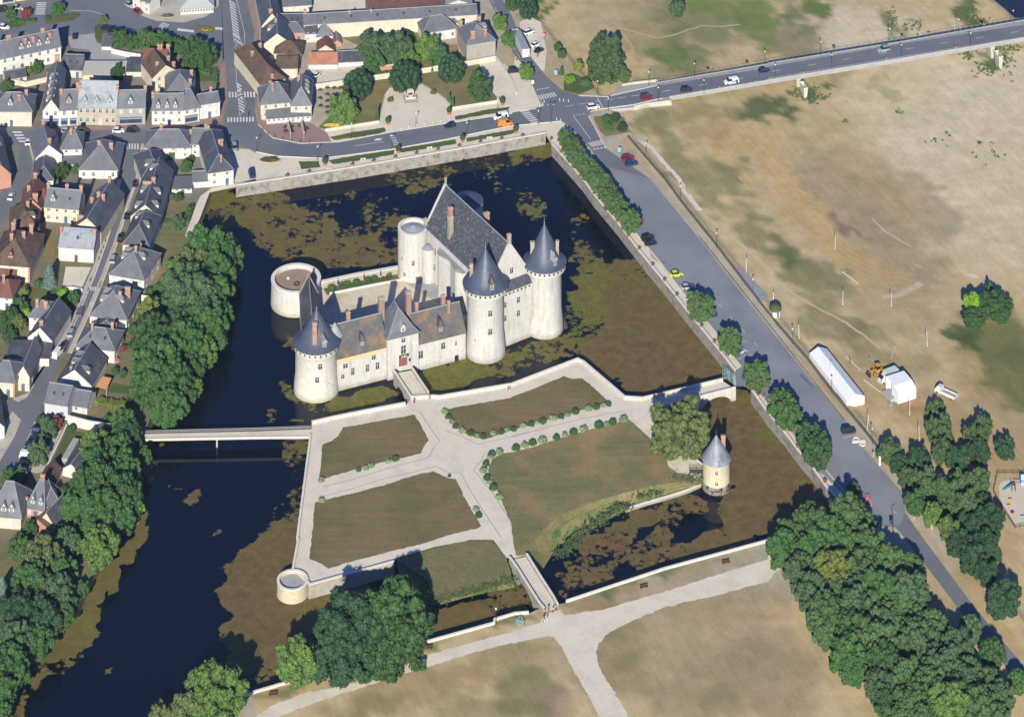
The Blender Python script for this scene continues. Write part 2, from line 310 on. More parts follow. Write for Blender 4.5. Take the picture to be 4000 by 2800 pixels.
GB = [  # X, Y, rx, ry, rot, (r,g,b), strength   (photo pixels)
 (2100, 350, 230, 200, 0, (170, 152, 122), .8), (2700, 60, 260, 110, 15, (108, 118, 82), .75), (2960, 90, 70, 150, -35, (98, 122, 66), .8), (2790, 20, 90, 50, 0, (120, 140, 60), .6),
 (2560, 160, 160, 90, 20, (112, 122, 78), .75), (2650, 230, 120, 60, 0, (96, 120, 68), .7), (2480, 80, 110, 140, 0, (176, 156, 126), .7), (2340, 60, 120, 80, 0, (180, 162, 132), .7),
 (2115, 60, 20, 110, 20, (86, 112, 50), 1), (2050, 60, 40, 100, 20, (146, 132, 92), .8), (2620, 300, 160, 40, -10, (120, 120, 84), .6),
 (3150, 130, 130, 130, 40, (132, 120, 104), .7), (3400, 150, 250, 120, 10, (206, 190, 172), .9), (3200, 20, 55, 40, 0, (90, 118, 58), .9), (3480, 90, 30, 90, -38, (100, 118, 66), .8), (3790, 60, 40, 80, -40, (86, 104, 62), .9), (3100, 60, 40, 130, -38, (92, 112, 66), .6),
 (3300, 330, 90, 50, 10, (140, 122, 104), .7), (3160, 365, 50, 35, 0, (66, 92, 54), .9), (3000, 420, 110, 55, 5, (90, 104, 66), .95), (2860, 450, 90, 40, 0, (120, 120, 80), .7), (2700, 440, 110, 40, 5, (150, 136, 100), .7),
 (3700, 300, 420, 180, 0, (208, 194, 176), .9), (3800, 500, 420, 280, 0, (206, 190, 170), .9), (3900, 800, 300, 260, 0, (204, 187, 164), .85), (3480, 380, 200, 100, 0, (200, 184, 156), .8), (3860, 250, 60, 22, 10, (88, 108, 66), .9), (3900, 210, 40, 40, 0, (92, 110, 70), .7), (3450, 340, 40, 80, -30, (150, 144, 112), .6),
 (3300, 780, 260, 120, 38, (164, 144, 120), .7), (3500, 980, 260, 110, 38, (164, 146, 122), .7), (3600, 800, 200, 90, 38, (164, 148, 126), .7), (3260, 860, 70, 22, 40, (136, 114, 102), .7), (3330, 900, 60, 16, 40, (136, 114, 102), .7), (3400, 700, 300, 80, 38, (176, 154, 120), .6),
 (2900, 560, 200, 90, 10, (196, 170, 124), .9), (3100, 760, 260, 55, 50, (196, 168, 122), .9), (3250, 950, 230, 45, 42, (192, 165, 120), .85), (3450, 1080, 200, 60, 25, (182, 156, 112), .8), (2780, 520, 90, 50, 0, (170, 146, 110), .7), 
 (2560, 480, 90, 55, 35, (130, 128, 90), .8), (2640, 620, 140, 55, 55, (130, 126, 90), .75), (2760, 720, 160, 50, 55, (132, 128, 92), .7), (2860, 690, 110, 60, 40, (116, 120, 84), .7), (2960, 900, 110, 60, 40, (118, 118, 84), .7), (3120, 1060, 170, 55, 38, (122, 120, 84), .8), (3260, 1090, 130, 50, 38, (116, 116, 82), .7), (3080, 1010, 90, 40, 38, (100, 108, 72), .8),
 (3240, 1260, 160, 70, 30, (122, 116, 84), .7), (3400, 1350, 160, 60, 40, (130, 122, 90), .5), (3500, 1200, 180, 90, 20, (172, 152, 120), .6), (3350, 1500, 200, 130, 20, (164, 144, 108), .7), (3560, 1560, 90, 50, 0, (156, 124, 94), .7), (3600, 1420, 90, 60, 0, (138, 126, 92), .5),
 (3900, 1330, 170, 120, 10, (112, 114, 74), .9), (3960, 1480, 150, 140, 0, (110, 112, 72), .9), (3770, 1330, 60, 90, 0, (78, 96, 58), .9), (3800, 1480, 150, 60, 50, (176, 152, 112), .8), (3700, 1700, 200, 150, 0, (170, 148, 112), .8), (3950, 1750, 150, 130, 0, (176, 152, 116), .9),
 (2560, 900, 90, 14, 50, (182, 168, 150), .8), (3070, 1140, 150, 8, 42, (190, 178, 158), .8), (3310, 1350, 120, 12, 40, (184, 172, 150), .6), (3560, 1125, 70, 10, -12, (178, 168, 154), .9), (3540, 1065, 22, 10, 10, (215, 210, 200), .9), (3797, 1072, 16, 8, 20, (215, 210, 200), .9),
 (3560, 2350, 80, 260, -32, (182, 158, 120), .9), (3650, 2260, 60, 200, -32, (178, 156, 118), .8), (3900, 2100, 100, 200, 0, (182, 160, 128), .9), (3850, 2400, 60, 260, -32, (176, 152, 112), .8),
 (2600, 2500, 500, 260, 0, (170, 152, 126), .9), (2420, 2520, 110, 100, 0, (140, 128, 94), .7), (2400, 2640, 160, 80, 0, (140, 128, 94), .6), (2850, 2350, 260, 100, 0, (160, 142, 112), .6), (3000, 2650, 250, 180, 0, (154, 136, 112), .8), (2700, 2720, 220, 100, 0, (138, 128, 98), .5),
 (2000, 2580, 160, 90, 0, (148, 132, 100), .7), (2060, 2700, 110, 110, 0, (124, 120, 86), .8), (1950, 2770, 220, 60, 0, (128, 122, 90), .6), (1600, 2700, 260, 80, -12, (162, 142, 110), .8), (1400, 2770, 200, 50, -10, (128, 120, 84), .6), (2160, 2760, 80, 60, 0, (156, 134, 122), .6), (1500, 2620, 200, 40, -12, (154, 134, 104), .6), (1780, 2650, 160, 50, -10, (158, 138, 104), .7),
 (2500, 2260, 380, 22, -17, (88, 98, 62), .8), (2350, 2360, 150, 30, -17, (148, 128, 96), .8), (2800, 2200, 200, 30, -17, (158, 138, 108), .6), (2000, 2420, 120, 20, -15, (100, 106, 68), .8), (1500, 2560, 280, 16, -15, (104, 106, 70), .8), (1100, 2700, 160, 26, -15, (130, 120, 82), .8),
]
GBn = np.array([(b[0], b[1], b[2], b[3], math.cos(R(b[4])), math.sin(R(b[4])), lin(b[5][0]) / LH, lin(b[5][1]) / LH, lin(b[5][2]) / LH, b[6]) for b in GB])
def blobs(X, Y, base, arr):
    c = base.copy()
    for b in arr:
        dx, dy = X - b[0], Y - b[1]
        u, v = (dx * b[4] + dy * b[5]) / b[2], (-dx * b[5] + dy * b[4]) / b[3]
        d = np.sqrt(u * u + v * v)
        t = np.clip((1.25 - d) / .6, 0, 1); t = t * t * (3 - 2 * t) * b[9]
        c = c * (1 - t[:, None]) + b[6:9][None, :] * t[:, None]
    return c
def grid_mesh():
    st = 1.7
    xs = np.arange(-190, 191, st); ys = np.arange(-175, 262, st)
    P = [Vector((float(x), float(y))) for y in ys for x in xs]
    far = [Vector(v) for v in ((-900, -700), (900, -700), (900, 900), (-900, 900), (-450, -400), (450, -400), (450, 520), (-450, 520))]
    n0 = len(moat); n1 = len(island)
    V = list(moat) + list(island) + far + P
    E_ = [(i, (i + 1) % n0) for i in range(n0)] + [(n0 + i, n0 + (i + 1) % n1) for i in range(n1)]
    r = geometry.delaunay_2d_cdt(V, E_, [], 0, 1e-4)
    vo, fo = r[0], r[2]
    fs = []
    for f in fo:
        c = sum((vo[i] for i in f), Vector((0, 0))) / len(f)
        if inside(c, moat) and not inside(c, island): continue
        a = (vo[f[1]] - vo[f[0]]).cross(vo[f[2]] - vo[f[0]])
        fs.append(tuple(f) if a > 0 else tuple(f)[::-1])
    vs = [(v.x, v.y, terr(v.x, v.y)) for v in vo]
    return vs, fs
gv, gf = grid_mesh()
me = bpy.data.meshes.new('ground'); me.from_pydata(gv, [], gf)
A = np.array(gv); D_ = A[:, 1] + 1000
PX, PY = 2000 + A[:, 0] * F / D_, YH + F * (H - A[:, 2]) / D_
base = np.zeros((len(A), 3)); base[:] = [lin(v) / LH for v in (192, 172, 138)]
dl = (A[:, 0] - LP.x) * LN.x + (A[:, 1] - LP.y) * LN.y
town = ((dl < -.5) & (A[:, 1] > g(0, 2350).y)) | (PX < 1000)
base[town] = [lin(v) / LH for v in (176, 168, 156)]
tn = (PX < 900) & (PY > 250); base[tn] = [lin(v) / LH for v in (122, 116, 96)]
tn = (PX < 1000) & (PY < 900); base[tn] = [lin(v) / LH for v in (128, 124, 120)]
wx_, wy_ = A[:, 0], A[:, 1] * 1.0
WXX = PX + 26 * wob(wx_, wy_, 14, 1) + 12 * wob(wx_, wy_, 6, 3); WYY = PY + 17 * wob(wx_, wy_, 14, 2) + 8 * wob(wx_, wy_, 6, 4)
base = blobs(WXX, WYY, base, GBn)
ca = me.color_attributes.new('patch', 'FLOAT_COLOR', 'POINT')
ca.data.foreach_set('color', np.concatenate([base, np.ones((len(A), 1))], 1).astype(np.float32).ravel())
m, nt, b = nodes('open_ground')
at = N(nt, 'ShaderNodeAttribute', attribute_name='patch').outputs['Color']; geo = N(nt, 'ShaderNodeNewGeometry').outputs['Position']
n1 = ramp(nt, noise(nt, geo, .18, 8, .65), .32, .68); n2 = ramp(nt, noise(nt, geo, 1.9, 5, .75), .3, .7); mpr = N(nt, 'ShaderNodeMapping'); mpr.inputs['Rotation'].default_value = (0, 0, R(-22)); nt.links.new(geo, mpr.inputs['Vector'])
st = ramp(nt, noise(nt, mpr.outputs[0], .5, 6, .65, (1.6, .12, 1)), .38, .62); n3 = ramp(nt, noise(nt, geo, .05, 6, .6, (1, 1.6, 1)), .35, .65)
c = mix(nt, n1, mix(nt, 1.0, at, (.82, .84, .78), 'MULTIPLY'), mix(nt, 1.0, at, (1.10, 1.08, 1.06), 'MULTIPLY'))
c = mix(nt, n2, mix(nt, 1.0, c, (.84, .84, .84), 'MULTIPLY'), mix(nt, 1.0, c, (1.14, 1.14, 1.14), 'MULTIPLY'))
c = mix(nt, n3, mix(nt, 1.0, c, (.9, .93, .86), 'MULTIPLY'), mix(nt, 1.0, c, (1.06, 1.04, 1.03), 'MULTIPLY'))
c = mix(nt, st, mix(nt, 1.0, c, (.94, .94, .93), 'MULTIPLY'), mix(nt, 1.0, c, (1.05, 1.045, 1.04), 'MULTIPLY'))
sp = ramp(nt, noise(nt, geo, .9, 9, .75), .61, .70)
c = mix(nt, sp, c, mix(nt, 1.0, c, (.74, .78, .66), 'MULTIPLY'))
nt.links.new(c, b.inputs['Base Color']); b.inputs['Roughness'].default_value = 1; b.inputs['Specular IOR Level'].default_value = .1
me.materials.append(m); ground = bpy.data.objects.new('ground', me); COL.objects.link(ground); struct(ground)
AL = [ # X, Y, rx, ry, rot, coverage, tint 0 brown .. 1 green
 (980, 820, 170, 75, -12, .76, .5), (1150, 900, 190, 110, 0, .74, .35), (1330, 960, 180, 100, 0, .70, .3), (1300, 780, 90, 40, -10, .45, .3), (1600, 700, 90, 60, 0, .55, .6), (1480, 850, 110, 90, 0, .5, .5), (1520, 1000, 90, 60, 0, .6, .4), (1700, 680, 100, 50, 0, .6, .4), (1850, 660, 90, 70, 0, .35, .6),
 (1060, 880, 130, 60, 10, .68, .2), (1200, 1010, 120, 50, 0, .6, .25), (850, 780, 70, 50, 0, .9, .9), (1560, 900, 60, 60, 0, .6, .3), (1400, 1010, 90, 50, 0, .75, .2),
 (2090, 590, 90, 26, -12, 1, 1), (2000, 640, 110, 26, -12, .6, .7), (1940, 720, 60, 60, 0, .45, .7), (1150, 1330, 70, 40, 0, .6, .4),
 (2080, 800, 80, 60, 30, .6, .8), (2230, 960, 90, 60, 30, .6, .7), (2260, 850, 30, 30, 0, .6, .4), (2300, 1000, 80, 60, 40, .6, .5), (2330, 1150, 110, 130, 0, .85, .95), (2260, 1260, 90, 70, 0, .6, .9), (2480, 1150, 150, 140, 35, .85, .3), (2600, 1300, 260, 150, 20, 1.2, .15), (2550, 1420, 260, 110, 10, 1.3, .0), (2380, 1340, 160, 80, -15, .8, .3), (2700, 1420, 160, 90, 20, 1.3, .02), (2560, 1500, 140, 50, 0, 1.3, .0), (2150, 1360, 200, 50, -12, .65, .8), (2000, 1420, 150, 50, -12, .6, .7), (2420, 1240, 50, 60, 0, .7, .6),
 (1780, 1465, 160, 55, -14, 1.3, 1), (1410, 1555, 150, 32, -12, 1.1, 1), (1140, 1530, 60, 45, 60, .65, .7), (1190, 1590, 50, 25, 0, .55, .5), (1170, 1650, 40, 14, 0, .8, .4), (1060, 1620, 30, 20, 0, .45, .3),
 (1150, 1760, 60, 60, 0, .62, .4), (1180, 1900, 50, 120, 10, .55, .4), (1130, 2000, 60, 60, 0, .5, .4), (1100, 2150, 110, 130, 10, 1.0, .15), (980, 2280, 130, 130, 20, 1.1, .05), (1050, 2400, 170, 130, 0, 1.2, .05), (950, 2460, 90, 110, 0, .9, .4), (1250, 2380, 160, 90, 0, 1.2, .35), (1100, 2520, 160, 90, 0, .85, .2), (950, 2590, 60, 50, 0, .9, .2), (1000, 2650, 140, 60, 0, .62, .3), (1350, 2330, 140, 50, -14, 1.2, .7), (1200, 2560, 140, 60, 0, .9, .2),
 (1760, 2430, 160, 70, -14, .95, .2), (1900, 2390, 150, 60, -14, .72, .2), (2000, 2310, 120, 40, -14, .75, .3), (2060, 2340, 50, 40, 0, .6, .3), (1650, 2420, 60, 60, 0, 1.1, .4),
 (2890, 1700, 130, 200, -20, 1.4, .02), (3050, 1850, 170, 170, 30, 1.4, .02), (3180, 1900, 90, 90, 35, 1.4, .05), (2820, 1590, 60, 50, 0, 1.3, .8), (2900, 1560, 60, 40, 0, 1.4, .7), (3000, 1690, 40, 100, -38, 1.4, .6), (3150, 1860, 30, 110, -38, 1.4, .6), (2950, 1990, 150, 110, 0, 1.1, .03), (3100, 2050, 180, 80, 0, 1.25, .02), (2780, 2130, 210, 60, -15, .86, .15), (2640, 1990, 140, 60, -15, .64, .1), (2500, 2030, 120, 50, -15, .78, .2), (2380, 2130, 130, 80, -20, .72, .08), (2280, 2230, 130, 80, -20, .68, .1), (2560, 2150, 120, 70, -17, .66, .2), (2350, 2190, 60, 40, -17, .5, .2), (2300, 2110, 60, 30, 0, 1.1, .1), (2600, 2100, 60, 40, 0, .8, .1), (2240, 2300, 90, 40, -17, .62, .1), (2450, 2260, 160, 25, -17, .72, .2),
 (500, 2160, 60, 55, 0, 1.1, .4), (550, 2080, 40, 90, 10, .95, .3), (420, 2240, 50, 50, 0, 1.2, .5), (380, 2310, 40, 50, 0, 1.2, .5), (330, 2430, 60, 90, 15, 1.2, .6), (240, 2520, 90, 60, -25, 1.1, .5), (340, 2510, 40, 30, 0, 1.0, .6), (250, 2580, 90, 50, -25, .6, .4), (150, 2620, 70, 60, -30, .7, .4), (60, 2740, 70, 80, 0, .75, .3), (740, 1945, 45, 22, -25, .72, .2), (685, 1912, 14, 12, 0, .8, .2), (850, 2075, 22, 12, 0, .7, .3), (590, 1850, 22, 50, 20, .7, .3), (620, 1730, 30, 14, 0, .7, .6), (555, 2050, 30, 30, 0, .9, .4),
 (420, 2620, 26, 14, -25, .7, .6), (1120, 1540, 30, 16, 0, .7, .7), (720, 1500, 60, 20, 0, .3, .3), (880, 1330, 16, 12, 0, .7, .3), (510, 2620, 20, 12, 0, .3, .4),
 (600, 2300, 400, 400, 0, .20, .4), (1900, 600, 60, 30, 0, .6, .5), (3320, 2000, 60, 60, 0, 1.2, .3),
]
def water_mesh():
    st = 1.15
    x0 = min(p.x for p in moat) - 2; x1 = max(p.x for p in moat) + 2; y0 = min(p.y for p in moat) - 2; y1 = max(p.y for p in moat) + 2
    nx, ny = int((x1 - x0) / st) + 1, int((y1 - y0) / st) + 1
    V = [(x0 + i * st, y0 + j * st, WZ) for j in range(ny) for i in range(nx)]
    Fc = [(j * nx + i, j * nx + i + 1, (j + 1) * nx + i + 1, (j + 1) * nx + i) for j in range(ny - 1) for i in range(nx - 1)]
    return V, Fc
wv, wf = water_mesh(); wf = [f for f in wf if (wv[f[0]][0] - LP.x) * LN.x + (wv[f[0]][1] - LP.y) * LN.y < -2]; me = bpy.data.meshes.new('moat_water'); me.from_pydata(wv, [], wf)
A = np.array(wv); D_ = A[:, 1] + 1000; PX, PY = 2000 + A[:, 0] * F / D_, YH + F * (H - A[:, 2]) / D_
PX = PX + 16 * wob(A[:, 0], A[:, 1], 11, 5) + 7 * wob(A[:, 0], A[:, 1], 5, 7); PY = PY + 10 * wob(A[:, 0], A[:, 1], 11, 6) + 4 * wob(A[:, 0], A[:, 1], 5, 8)
cov = np.full(len(A), .12); tin = np.full(len(A), .3)
for X, Y, rx, ry, ro, cvg, tn in AL:
    co, si = math.cos(R(ro)), math.sin(R(ro)); dx, dy = PX - X, PY - Y
    d = np.sqrt(((dx * co + dy * si) / rx) ** 2 + ((-dx * si + dy * co) / ry) ** 2)
    t = np.clip((1.3 - d) / .55, 0, 1); t = t * t * (3 - 2 * t)
    cov = np.maximum(cov, cvg * t) if cvg > .3 else cov; w = t * (cvg * t >= cov - .01); tin = tin * (1 - w) + tn * w
ca = me.color_attributes.new('weed', 'FLOAT_COLOR', 'POINT')
ca.data.foreach_set('color', np.stack([cov / 1.5, tin, cov * 0, cov * 0 + 1], 1).astype(np.float32).ravel())
m, nt, b = nodes('moat_water')
at = N(nt, 'ShaderNodeAttribute', attribute_name='weed'); geo = N(nt, 'ShaderNodeNewGeometry').outputs['Position']
sx = N(nt, 'ShaderNodeSeparateXYZ'); nt.links.new(at.outputs['Vector'], sx.inputs[0])
def math_(op, a, b_=None, clamp=False):
    n = N(nt, 'ShaderNodeMath', operation=op, use_clamp=clamp)
    for i, v in enumerate((a, b_)):
        if v is None: continue
        if isinstance(v, (int, float)): n.inputs[i].default_value = v
        else: nt.links.new(v, n.inputs[i])
    return n.outputs[0]
cvv = math_('MULTIPLY', sx.outputs[0], 1.5)
big = ramp(nt, noise(nt, geo, .16, 3, .5), .3, .7); mid = ramp(nt, noise(nt, geo, .8, 8, .78), .32, .68)
vo = N(nt, 'ShaderNodeTexVoronoi'); vo.inputs['Scale'].default_value = .55; nt.links.new(mix(nt, .12, geo, N(nt, 'ShaderNodeTexNoise').outputs['Color']), vo.inputs['Vector'])
nn = math_('ADD', math_('MULTIPLY', big, .38), math_('MULTIPLY', mid, .42)); nn = math_('ADD', nn, math_('MULTIPLY', vo.outputs['Distance'], .36))
diff = math_('ADD', math_('SUBTRACT', cvv, nn), .5, True); mask = ramp(nt, diff, .49, .545); sunk = ramp(nt, diff, .36, .50)
brown = mix(nt, ramp(nt, noise(nt, geo, .35, 7, .65), .35, .65), ch(92, 77, 50), ch(115, 97, 66)); green = mix(nt, ramp(nt, noise(nt, geo, .5, 7, .65), .35, .65), ch(92, 90, 42), ch(114, 112, 56))
tg = math_('ADD', sx.outputs[1], math_('MULTIPLY', math_('SUBTRACT', noise(nt, geo, .12, 5, .6), .5), .75), True)
weed = mix(nt, tg, brown, green)
weed = mix(nt, ramp(nt, noise(nt, geo, 2.2, 4, .7), .3, .7), mix(nt, 1.0, weed, (.8, .8, .8), 'MULTIPLY'), mix(nt, 1.0, weed, (1.15, 1.15, 1.15), 'MULTIPLY'))
deep = mix(nt, noise(nt, geo, .03, 3, .5), ch(3, 9, 22), ch(5, 14, 30))
deep = mix(nt, sunk, deep, ch(26, 30, 22)); nt.links.new(mix(nt, mask, deep, weed), b.inputs['Base Color'])
nt.links.new(ramp(nt, mask, 0, 1, (.06,) * 3 + (1,), (.85,) * 3 + (1,)), b.inputs['Roughness'])
nt.links.new(ramp(nt, mask, 0, 1, (.18,) * 3 + (1,), (.1,) * 3 + (1,)), b.inputs['Specular IOR Level'])
bp = N(nt, 'ShaderNodeBump'); bp.inputs['Strength'].default_value = .12; bp.inputs['Distance'].default_value = .1
nt.links.new(noise(nt, geo, 1.2, 3, .6), bp.inputs['Height']); nt.links.new(bp.outputs[0], b.inputs['Normal'])
me.materials.append(m); water = bpy.data.objects.new('moat_water', me); COL.objects.link(water); struct(water)
river_m = mat('river_water', (.012, .012, .014), .1, .2, .08, spec=.5)
P = [Vector((v.x, v.y, -5.9)) for v in RIVP]
mb = MB(); mb.poly([(p.x - 200, p.y - 260, 0) for p in P]); struct(mb.build('river_water', river_m, loc=(200, 260, -5.9)))
sheet('quay_promenade', "1,0 -180,1640 -400,1490 -260,1330 0,1340 200,1400 600,1430 1200,1350 1700,1260 2296,1135 | 2,0 450,1090 560,1180 420,1230 560,1400 1000,1607 | 2,1 1250,700 1330,760 1580,1085 1760,1300 2000,1600 | 2,2 2060,70 2180,250 2296,330 | 3,2 440,1000 720,1250 700,1330 600,1265 400,995 150,670 0,490 | 2,2 2150,260 1990,240 1990,110 | 2,1 1930,1607 1820,1475 1600,1205 1380,925 1150,645 950,385 740,135 | 2,0 640,1600 360,1285 300,1190 0,1250 | 1,0 2010,1305 1440,1405 860,1505 280,1600", gravel, .02)
sheet('memorial_plaza', "1,0 680,1290 630,1170 1110,1085 1150,900 1180,785 1240,800 1330,800 1400,790 1450,745 1600,820 1680,880 1760,965 2200,905 2100,830 2000,560 2150,510 2296,640 | 2,0 0,660 40,460 70,200 150,150 260,200 310,470 290,640 120,590 110,640 200,780 250,930 300,960 0,1010 | 1,0 2296,1020 1780,1110 1200,1190 750,1275", gravel, .02)
sheet('garden_paths', [px(p.x, p.y, 0) for p in island], gravel, .03)
sheet('park_path', "1,3 -60,1640 150,1500 400,1400 800,1320 1200,1200 1600,1030 2000,920 2296,840 | 2,3 0,830 250,760 290,690 430,640 480,690 830,640 1100,560 1500,440 1900,310 2296,190 | 3,3 0,120 60,170 180,250 60,310 | 2,3 2296,390 1900,500 1400,610 1200,690 980,790 860,860 780,940 755,1020 780,1150 850,1280 960,1450 1050,1607 790,1607 700,1440 560,1200 460,1000 380,890 320,880 0,945 | 1,3 2296,940 1900,1040 1500,1170 1100,1290 700,1420 250,1580 100,1660", gravel, .02, rag=.13)
sheet('shore_path', "0,1 2296,35 2180,60 1880,120 1840,230 1790,360 1740,450 1760,600 1720,620 1660,500 1700,400 1760,230 1800,150 1900,80 2100,40 2296,0", gravel, .02)
sheet('main_road', "0,0 1985,-60 2000,560 2035,700 2050,900 2020,1080 1990,1160 2110,1260 2296,1375 | 1,0 0,1362 200,1402 600,1420 1200,1342 1700,1252 2296,1127 | 2,0 0,1130 450,1090 560,1180 700,1330 850,1550 1000,1607 | 2,1 1100,470 1340,760 1580,1080 1760,1290 2000,1590 | 2,2 2060,70 2000,110 2010,250 2120,250 2180,260 2296,400 | 3,2 0,330 440,990 720,1240 850,1330 930,1400 950,1500 1140,1510 | 3,3 1210,-20 1700,620 2130,1150 2500,1600 | 3,3 2640,1600 2296,1150 1850,620 1390,0 | 3,2 1230,1380 1210,1210 850,800 660,520 230,0 | 2,1 2296,1320 2000,950 1700,560 1240,0 | 2,0 1230,1600 840,1330 760,1180 680,1045 760,985 1100,940 1350,880 1420,860 1310,768 850,870 600,860 450,810 300,680 130,460 60,300 0,150 | 1,0 2296,150 2180,-60 2060,-60 2200,220 2296,420 | 2,0 0,470 110,600 220,850 290,950 0,1010 | 1,0 2296,1020 1200,1190 750,1275 400,1290 150,1240 20,1120 -10,1000 -20,300 -100,-60", asphalt, .04)
sheet('parking_road_surface', "2,0 860,1500 1230,1600 | 2,1 1240,0 1700,560 2000,950 2296,1320 | 3,2 230,0 660,520 850,800 1210,1210 1230,1380 1180,1500 950,1490 930,1400 850,1330 720,1240 440,990 0,335 | 2,2 2250,330 2120,250 2010,240 2005,110 2060,70 2000,-10 | 2,1 1760,1290 1580,1080 1340,760 1100,470", asphalt_pale, .08)
sheet('town_square_road', "0,0 -100,40 0,100 430,-20 700,-60 1060,-20 1200,110 1400,190 1650,205 1850,150 1960,60 1985,-60 2010,560 1990,480 1850,340 1600,330 1000,300 860,300 600,330 540,250 0,330 -100,340", asphalt, .04)
sheet('street', "0,0 -100,1150 300,1165 380,1180 1300,1160 1900,1120 2010,1140 2110,1260 1960,1180 1300,1290 -100,1300", asphalt, .045)
sheet('street', "0,0 1130,1280 1265,1285 1210,1607 | 0,1 1240,0 1150,200 1060,560 960,870 830,1140 640,1560 | 0,2 560,-20 440,260 390,470 310,560 140,970 100,1050 -50,1000 | 0,2 190,550 100,470 -60,480 -60,370 170,380 300,260 380,0 | 0,1 540,1607 600,1400 760,1000 900,640 1000,330 1080,150 1090,0 | 0,0 1110,1600", asphalt, .05)
sheet('street', "0,0 185,1290 320,1300 265,1607 | 0,1 250,0 130,260 -20,420 -60,200 90,0 | 0,0 150,1607", asphalt, .05)
sheet('pavement', "0,1 1210,0 1240,0 1060,560 940,880 830,1150 640,1560 600,1560 800,1120 900,880 1020,560", pavement, .075)
sheet('pavement', "0,1 1090,0 1030,180 1040,280 960,560 850,860 740,1100 620,1370 545,1560 480,1560 600,1290 760,950 850,750 960,300 1010,180 1060,0", pavement, .075)
sheet('pavement', "0,1 460,1590 545,1570 | 0,2 370,20 300,250 240,350 160,390 110,360 250,310 280,200", pavement, .075)
sheet('pavement', "0,2 110,470 190,550 130,700 0,920 -60,960 -60,600 60,560", pavement, .075)
sheet('pavement', "0,0 1265,1290 1330,1290 1290,1450 | 0,1 1260,0 1240,0 | 0,0 1215,1600", pavement, .075)
sheet('brick_pavement', "1,0 -20,760 40,760 40,1060 100,1100 490,1100 530,1130 640,1200 680,1280 400,1290 150,1240 20,1120", redpave, .06)
sheet('brick_pavement', "0,0 2200,-60 2320,-60 2330,300 2310,760 2296,900 2290,300", redpave, .06)
sheet('brick_pavement', "0,0 1970,560 2020,560 2035,800 2000,1090 1900,1125 1360,1140 1360,1110 1650,1110 1900,1060 1980,900", redpave, .06)
sheet('brick_pavement', "0,0 370,1145 700,1135 1305,1120 1300,1160 380,1180", redpave, .06)
sheet('cafe_pavement', "0,0 1300,110 1340,0 1960,-40 1960,60 1850,150 1650,205 1400,190 1260,140", pavement, .06)
sheet('yard', "1,0 430,640 600,600 960,600 1000,650 960,690 600,740 490,750", gravel, .04)
sheet('yard', "0,0 600,330 850,290 860,380 1260,500 1270,560 820,540 800,450 640,430", concrete, .02)
sheet('yard', "0,1 590,785 820,790 735,970 560,960", gravel, .04)
sheet('yard', "1,0 520,0 980,-30 980,80 500,105", gravel, .04)
sheet('gravel_yard', "1,0 1990,560 2150,510 2296,720 | 2,0 0,800 | 1,0 2296,860 2180,890", gravel, .05)
sheet('parked_lane', "0,2 310,560 400,560 570,620 400,1010 330,1030 140,975", pavement, .055)
def lawn(s, m=lawn_green, z=.05, name='lawn'): return sheet(name, s, m, z, rag=.09)
lawn("1,0 770,760 1030,700 1210,690 1205,780 1150,850 1115,1000 1110,1085 640,1165 560,1140 670,1040 780,950", lawn_mixed)
lawn("1,0 1430,650 1650,640 1860,580 1990,560 2120,820 2180,900 1770,965 1700,880 1600,810 1470,740", lawn_mixed)
lawn("1,0 665,1230 850,1190 1150,1145 1165,1180 1100,1200 900,1235 700,1257"); lawn("1,0 1785,1045 2100,980 2280,960 2240,1000 2000,1040 1790,1078")
lawn("1,0 380,1450 560,1445 578,1500 410,1520"); lawn("1,0 650,1440 750,1420 1240,1345 1240,1385 1000,1430 690,1475"); lawn("1,0 1290,1335 1790,1250 1800,1290 1600,1325 1300,1370"); lawn("1,0 1885,1240 2296,1165 | 2,0 60,1150 40,1190 | 1,0 2260,1210 1890,1275")
lawn("0,0 405,140 700,115 725,140 660,180 480,215 410,210"); lawn("0,0 0,215 120,190 330,160 320,185 160,250 60,250"); lawn("0,0 850,240 900,205 1010,290 920,300 900,400 850,330")
lawn("0,0 1760,230 1830,225 1925,230 1925,300 1830,300 1762,285", bankgrass)
lawn("0,0 1720,590 1960,600 1960,730 1780,730 1720,640"); lawn("1,0 770,340 1180,300 1500,290 1480,400 1800,400 1830,500 1860,560 1500,610 1060,680 1000,640 960,430", lawn_mixed)
lawn("0,1 380,440 530,440 480,740 390,740", lawn_mixed); lawn("0,1 1470,210 1700,210 1690,330 1460,320", lawn_mixed); lawn("0,1 1430,420 1600,400 1690,560 1700,620 1600,740 1420,740 1390,600", lawn_mixed); lawn("0,1 1400,790 1580,810 1500,920 1370,940", lawn_mixed)
lawn("0,1 1440,340 1560,350 1560,390 1430,400"); lawn("0,1 160,980 330,960 700,1010 720,1060 620,1230 590,1300 500,1100 150,1160 -60,1500 -60,1170"); lawn("0,2 1010,215 1180,250 1170,320 950,300"); lawn("0,2 860,400 1050,420 1000,530 800,500", lawn_mixed)
lawn("0,2 600,640 820,660 700,720 560,1010 510,1060 420,1010", lawn_green); lawn("0,2 -60,1700 250,1580 600,1300 800,1300 | 0,3 500,100 300,500 100,900 -60,1200", bankgrass, .03)
lawn("2,0 470,680 540,655 700,720 740,790 600,850 460,810", lawn_green); lawn("2,0 730,1050 900,1020 1000,1060 1050,1190 830,1225 770,1150", lawn_mixed)
lawn("2,0 1000,1240 1040,1220 1150,1400 1300,1607 | 2,1 1460,230 1830,700 2296,1290 | 3,2 300,20 700,520 900,830 760,640 230,-20 | 2,1 1980,900 1700,540 1270,0 | 2,0 950,1290", dirt, .05, 'sandy_verge')
lawn("3,2 660,690 800,680 900,830 1190,1180 1210,1215 850,810", dirt, .055, 'sandy_verge')
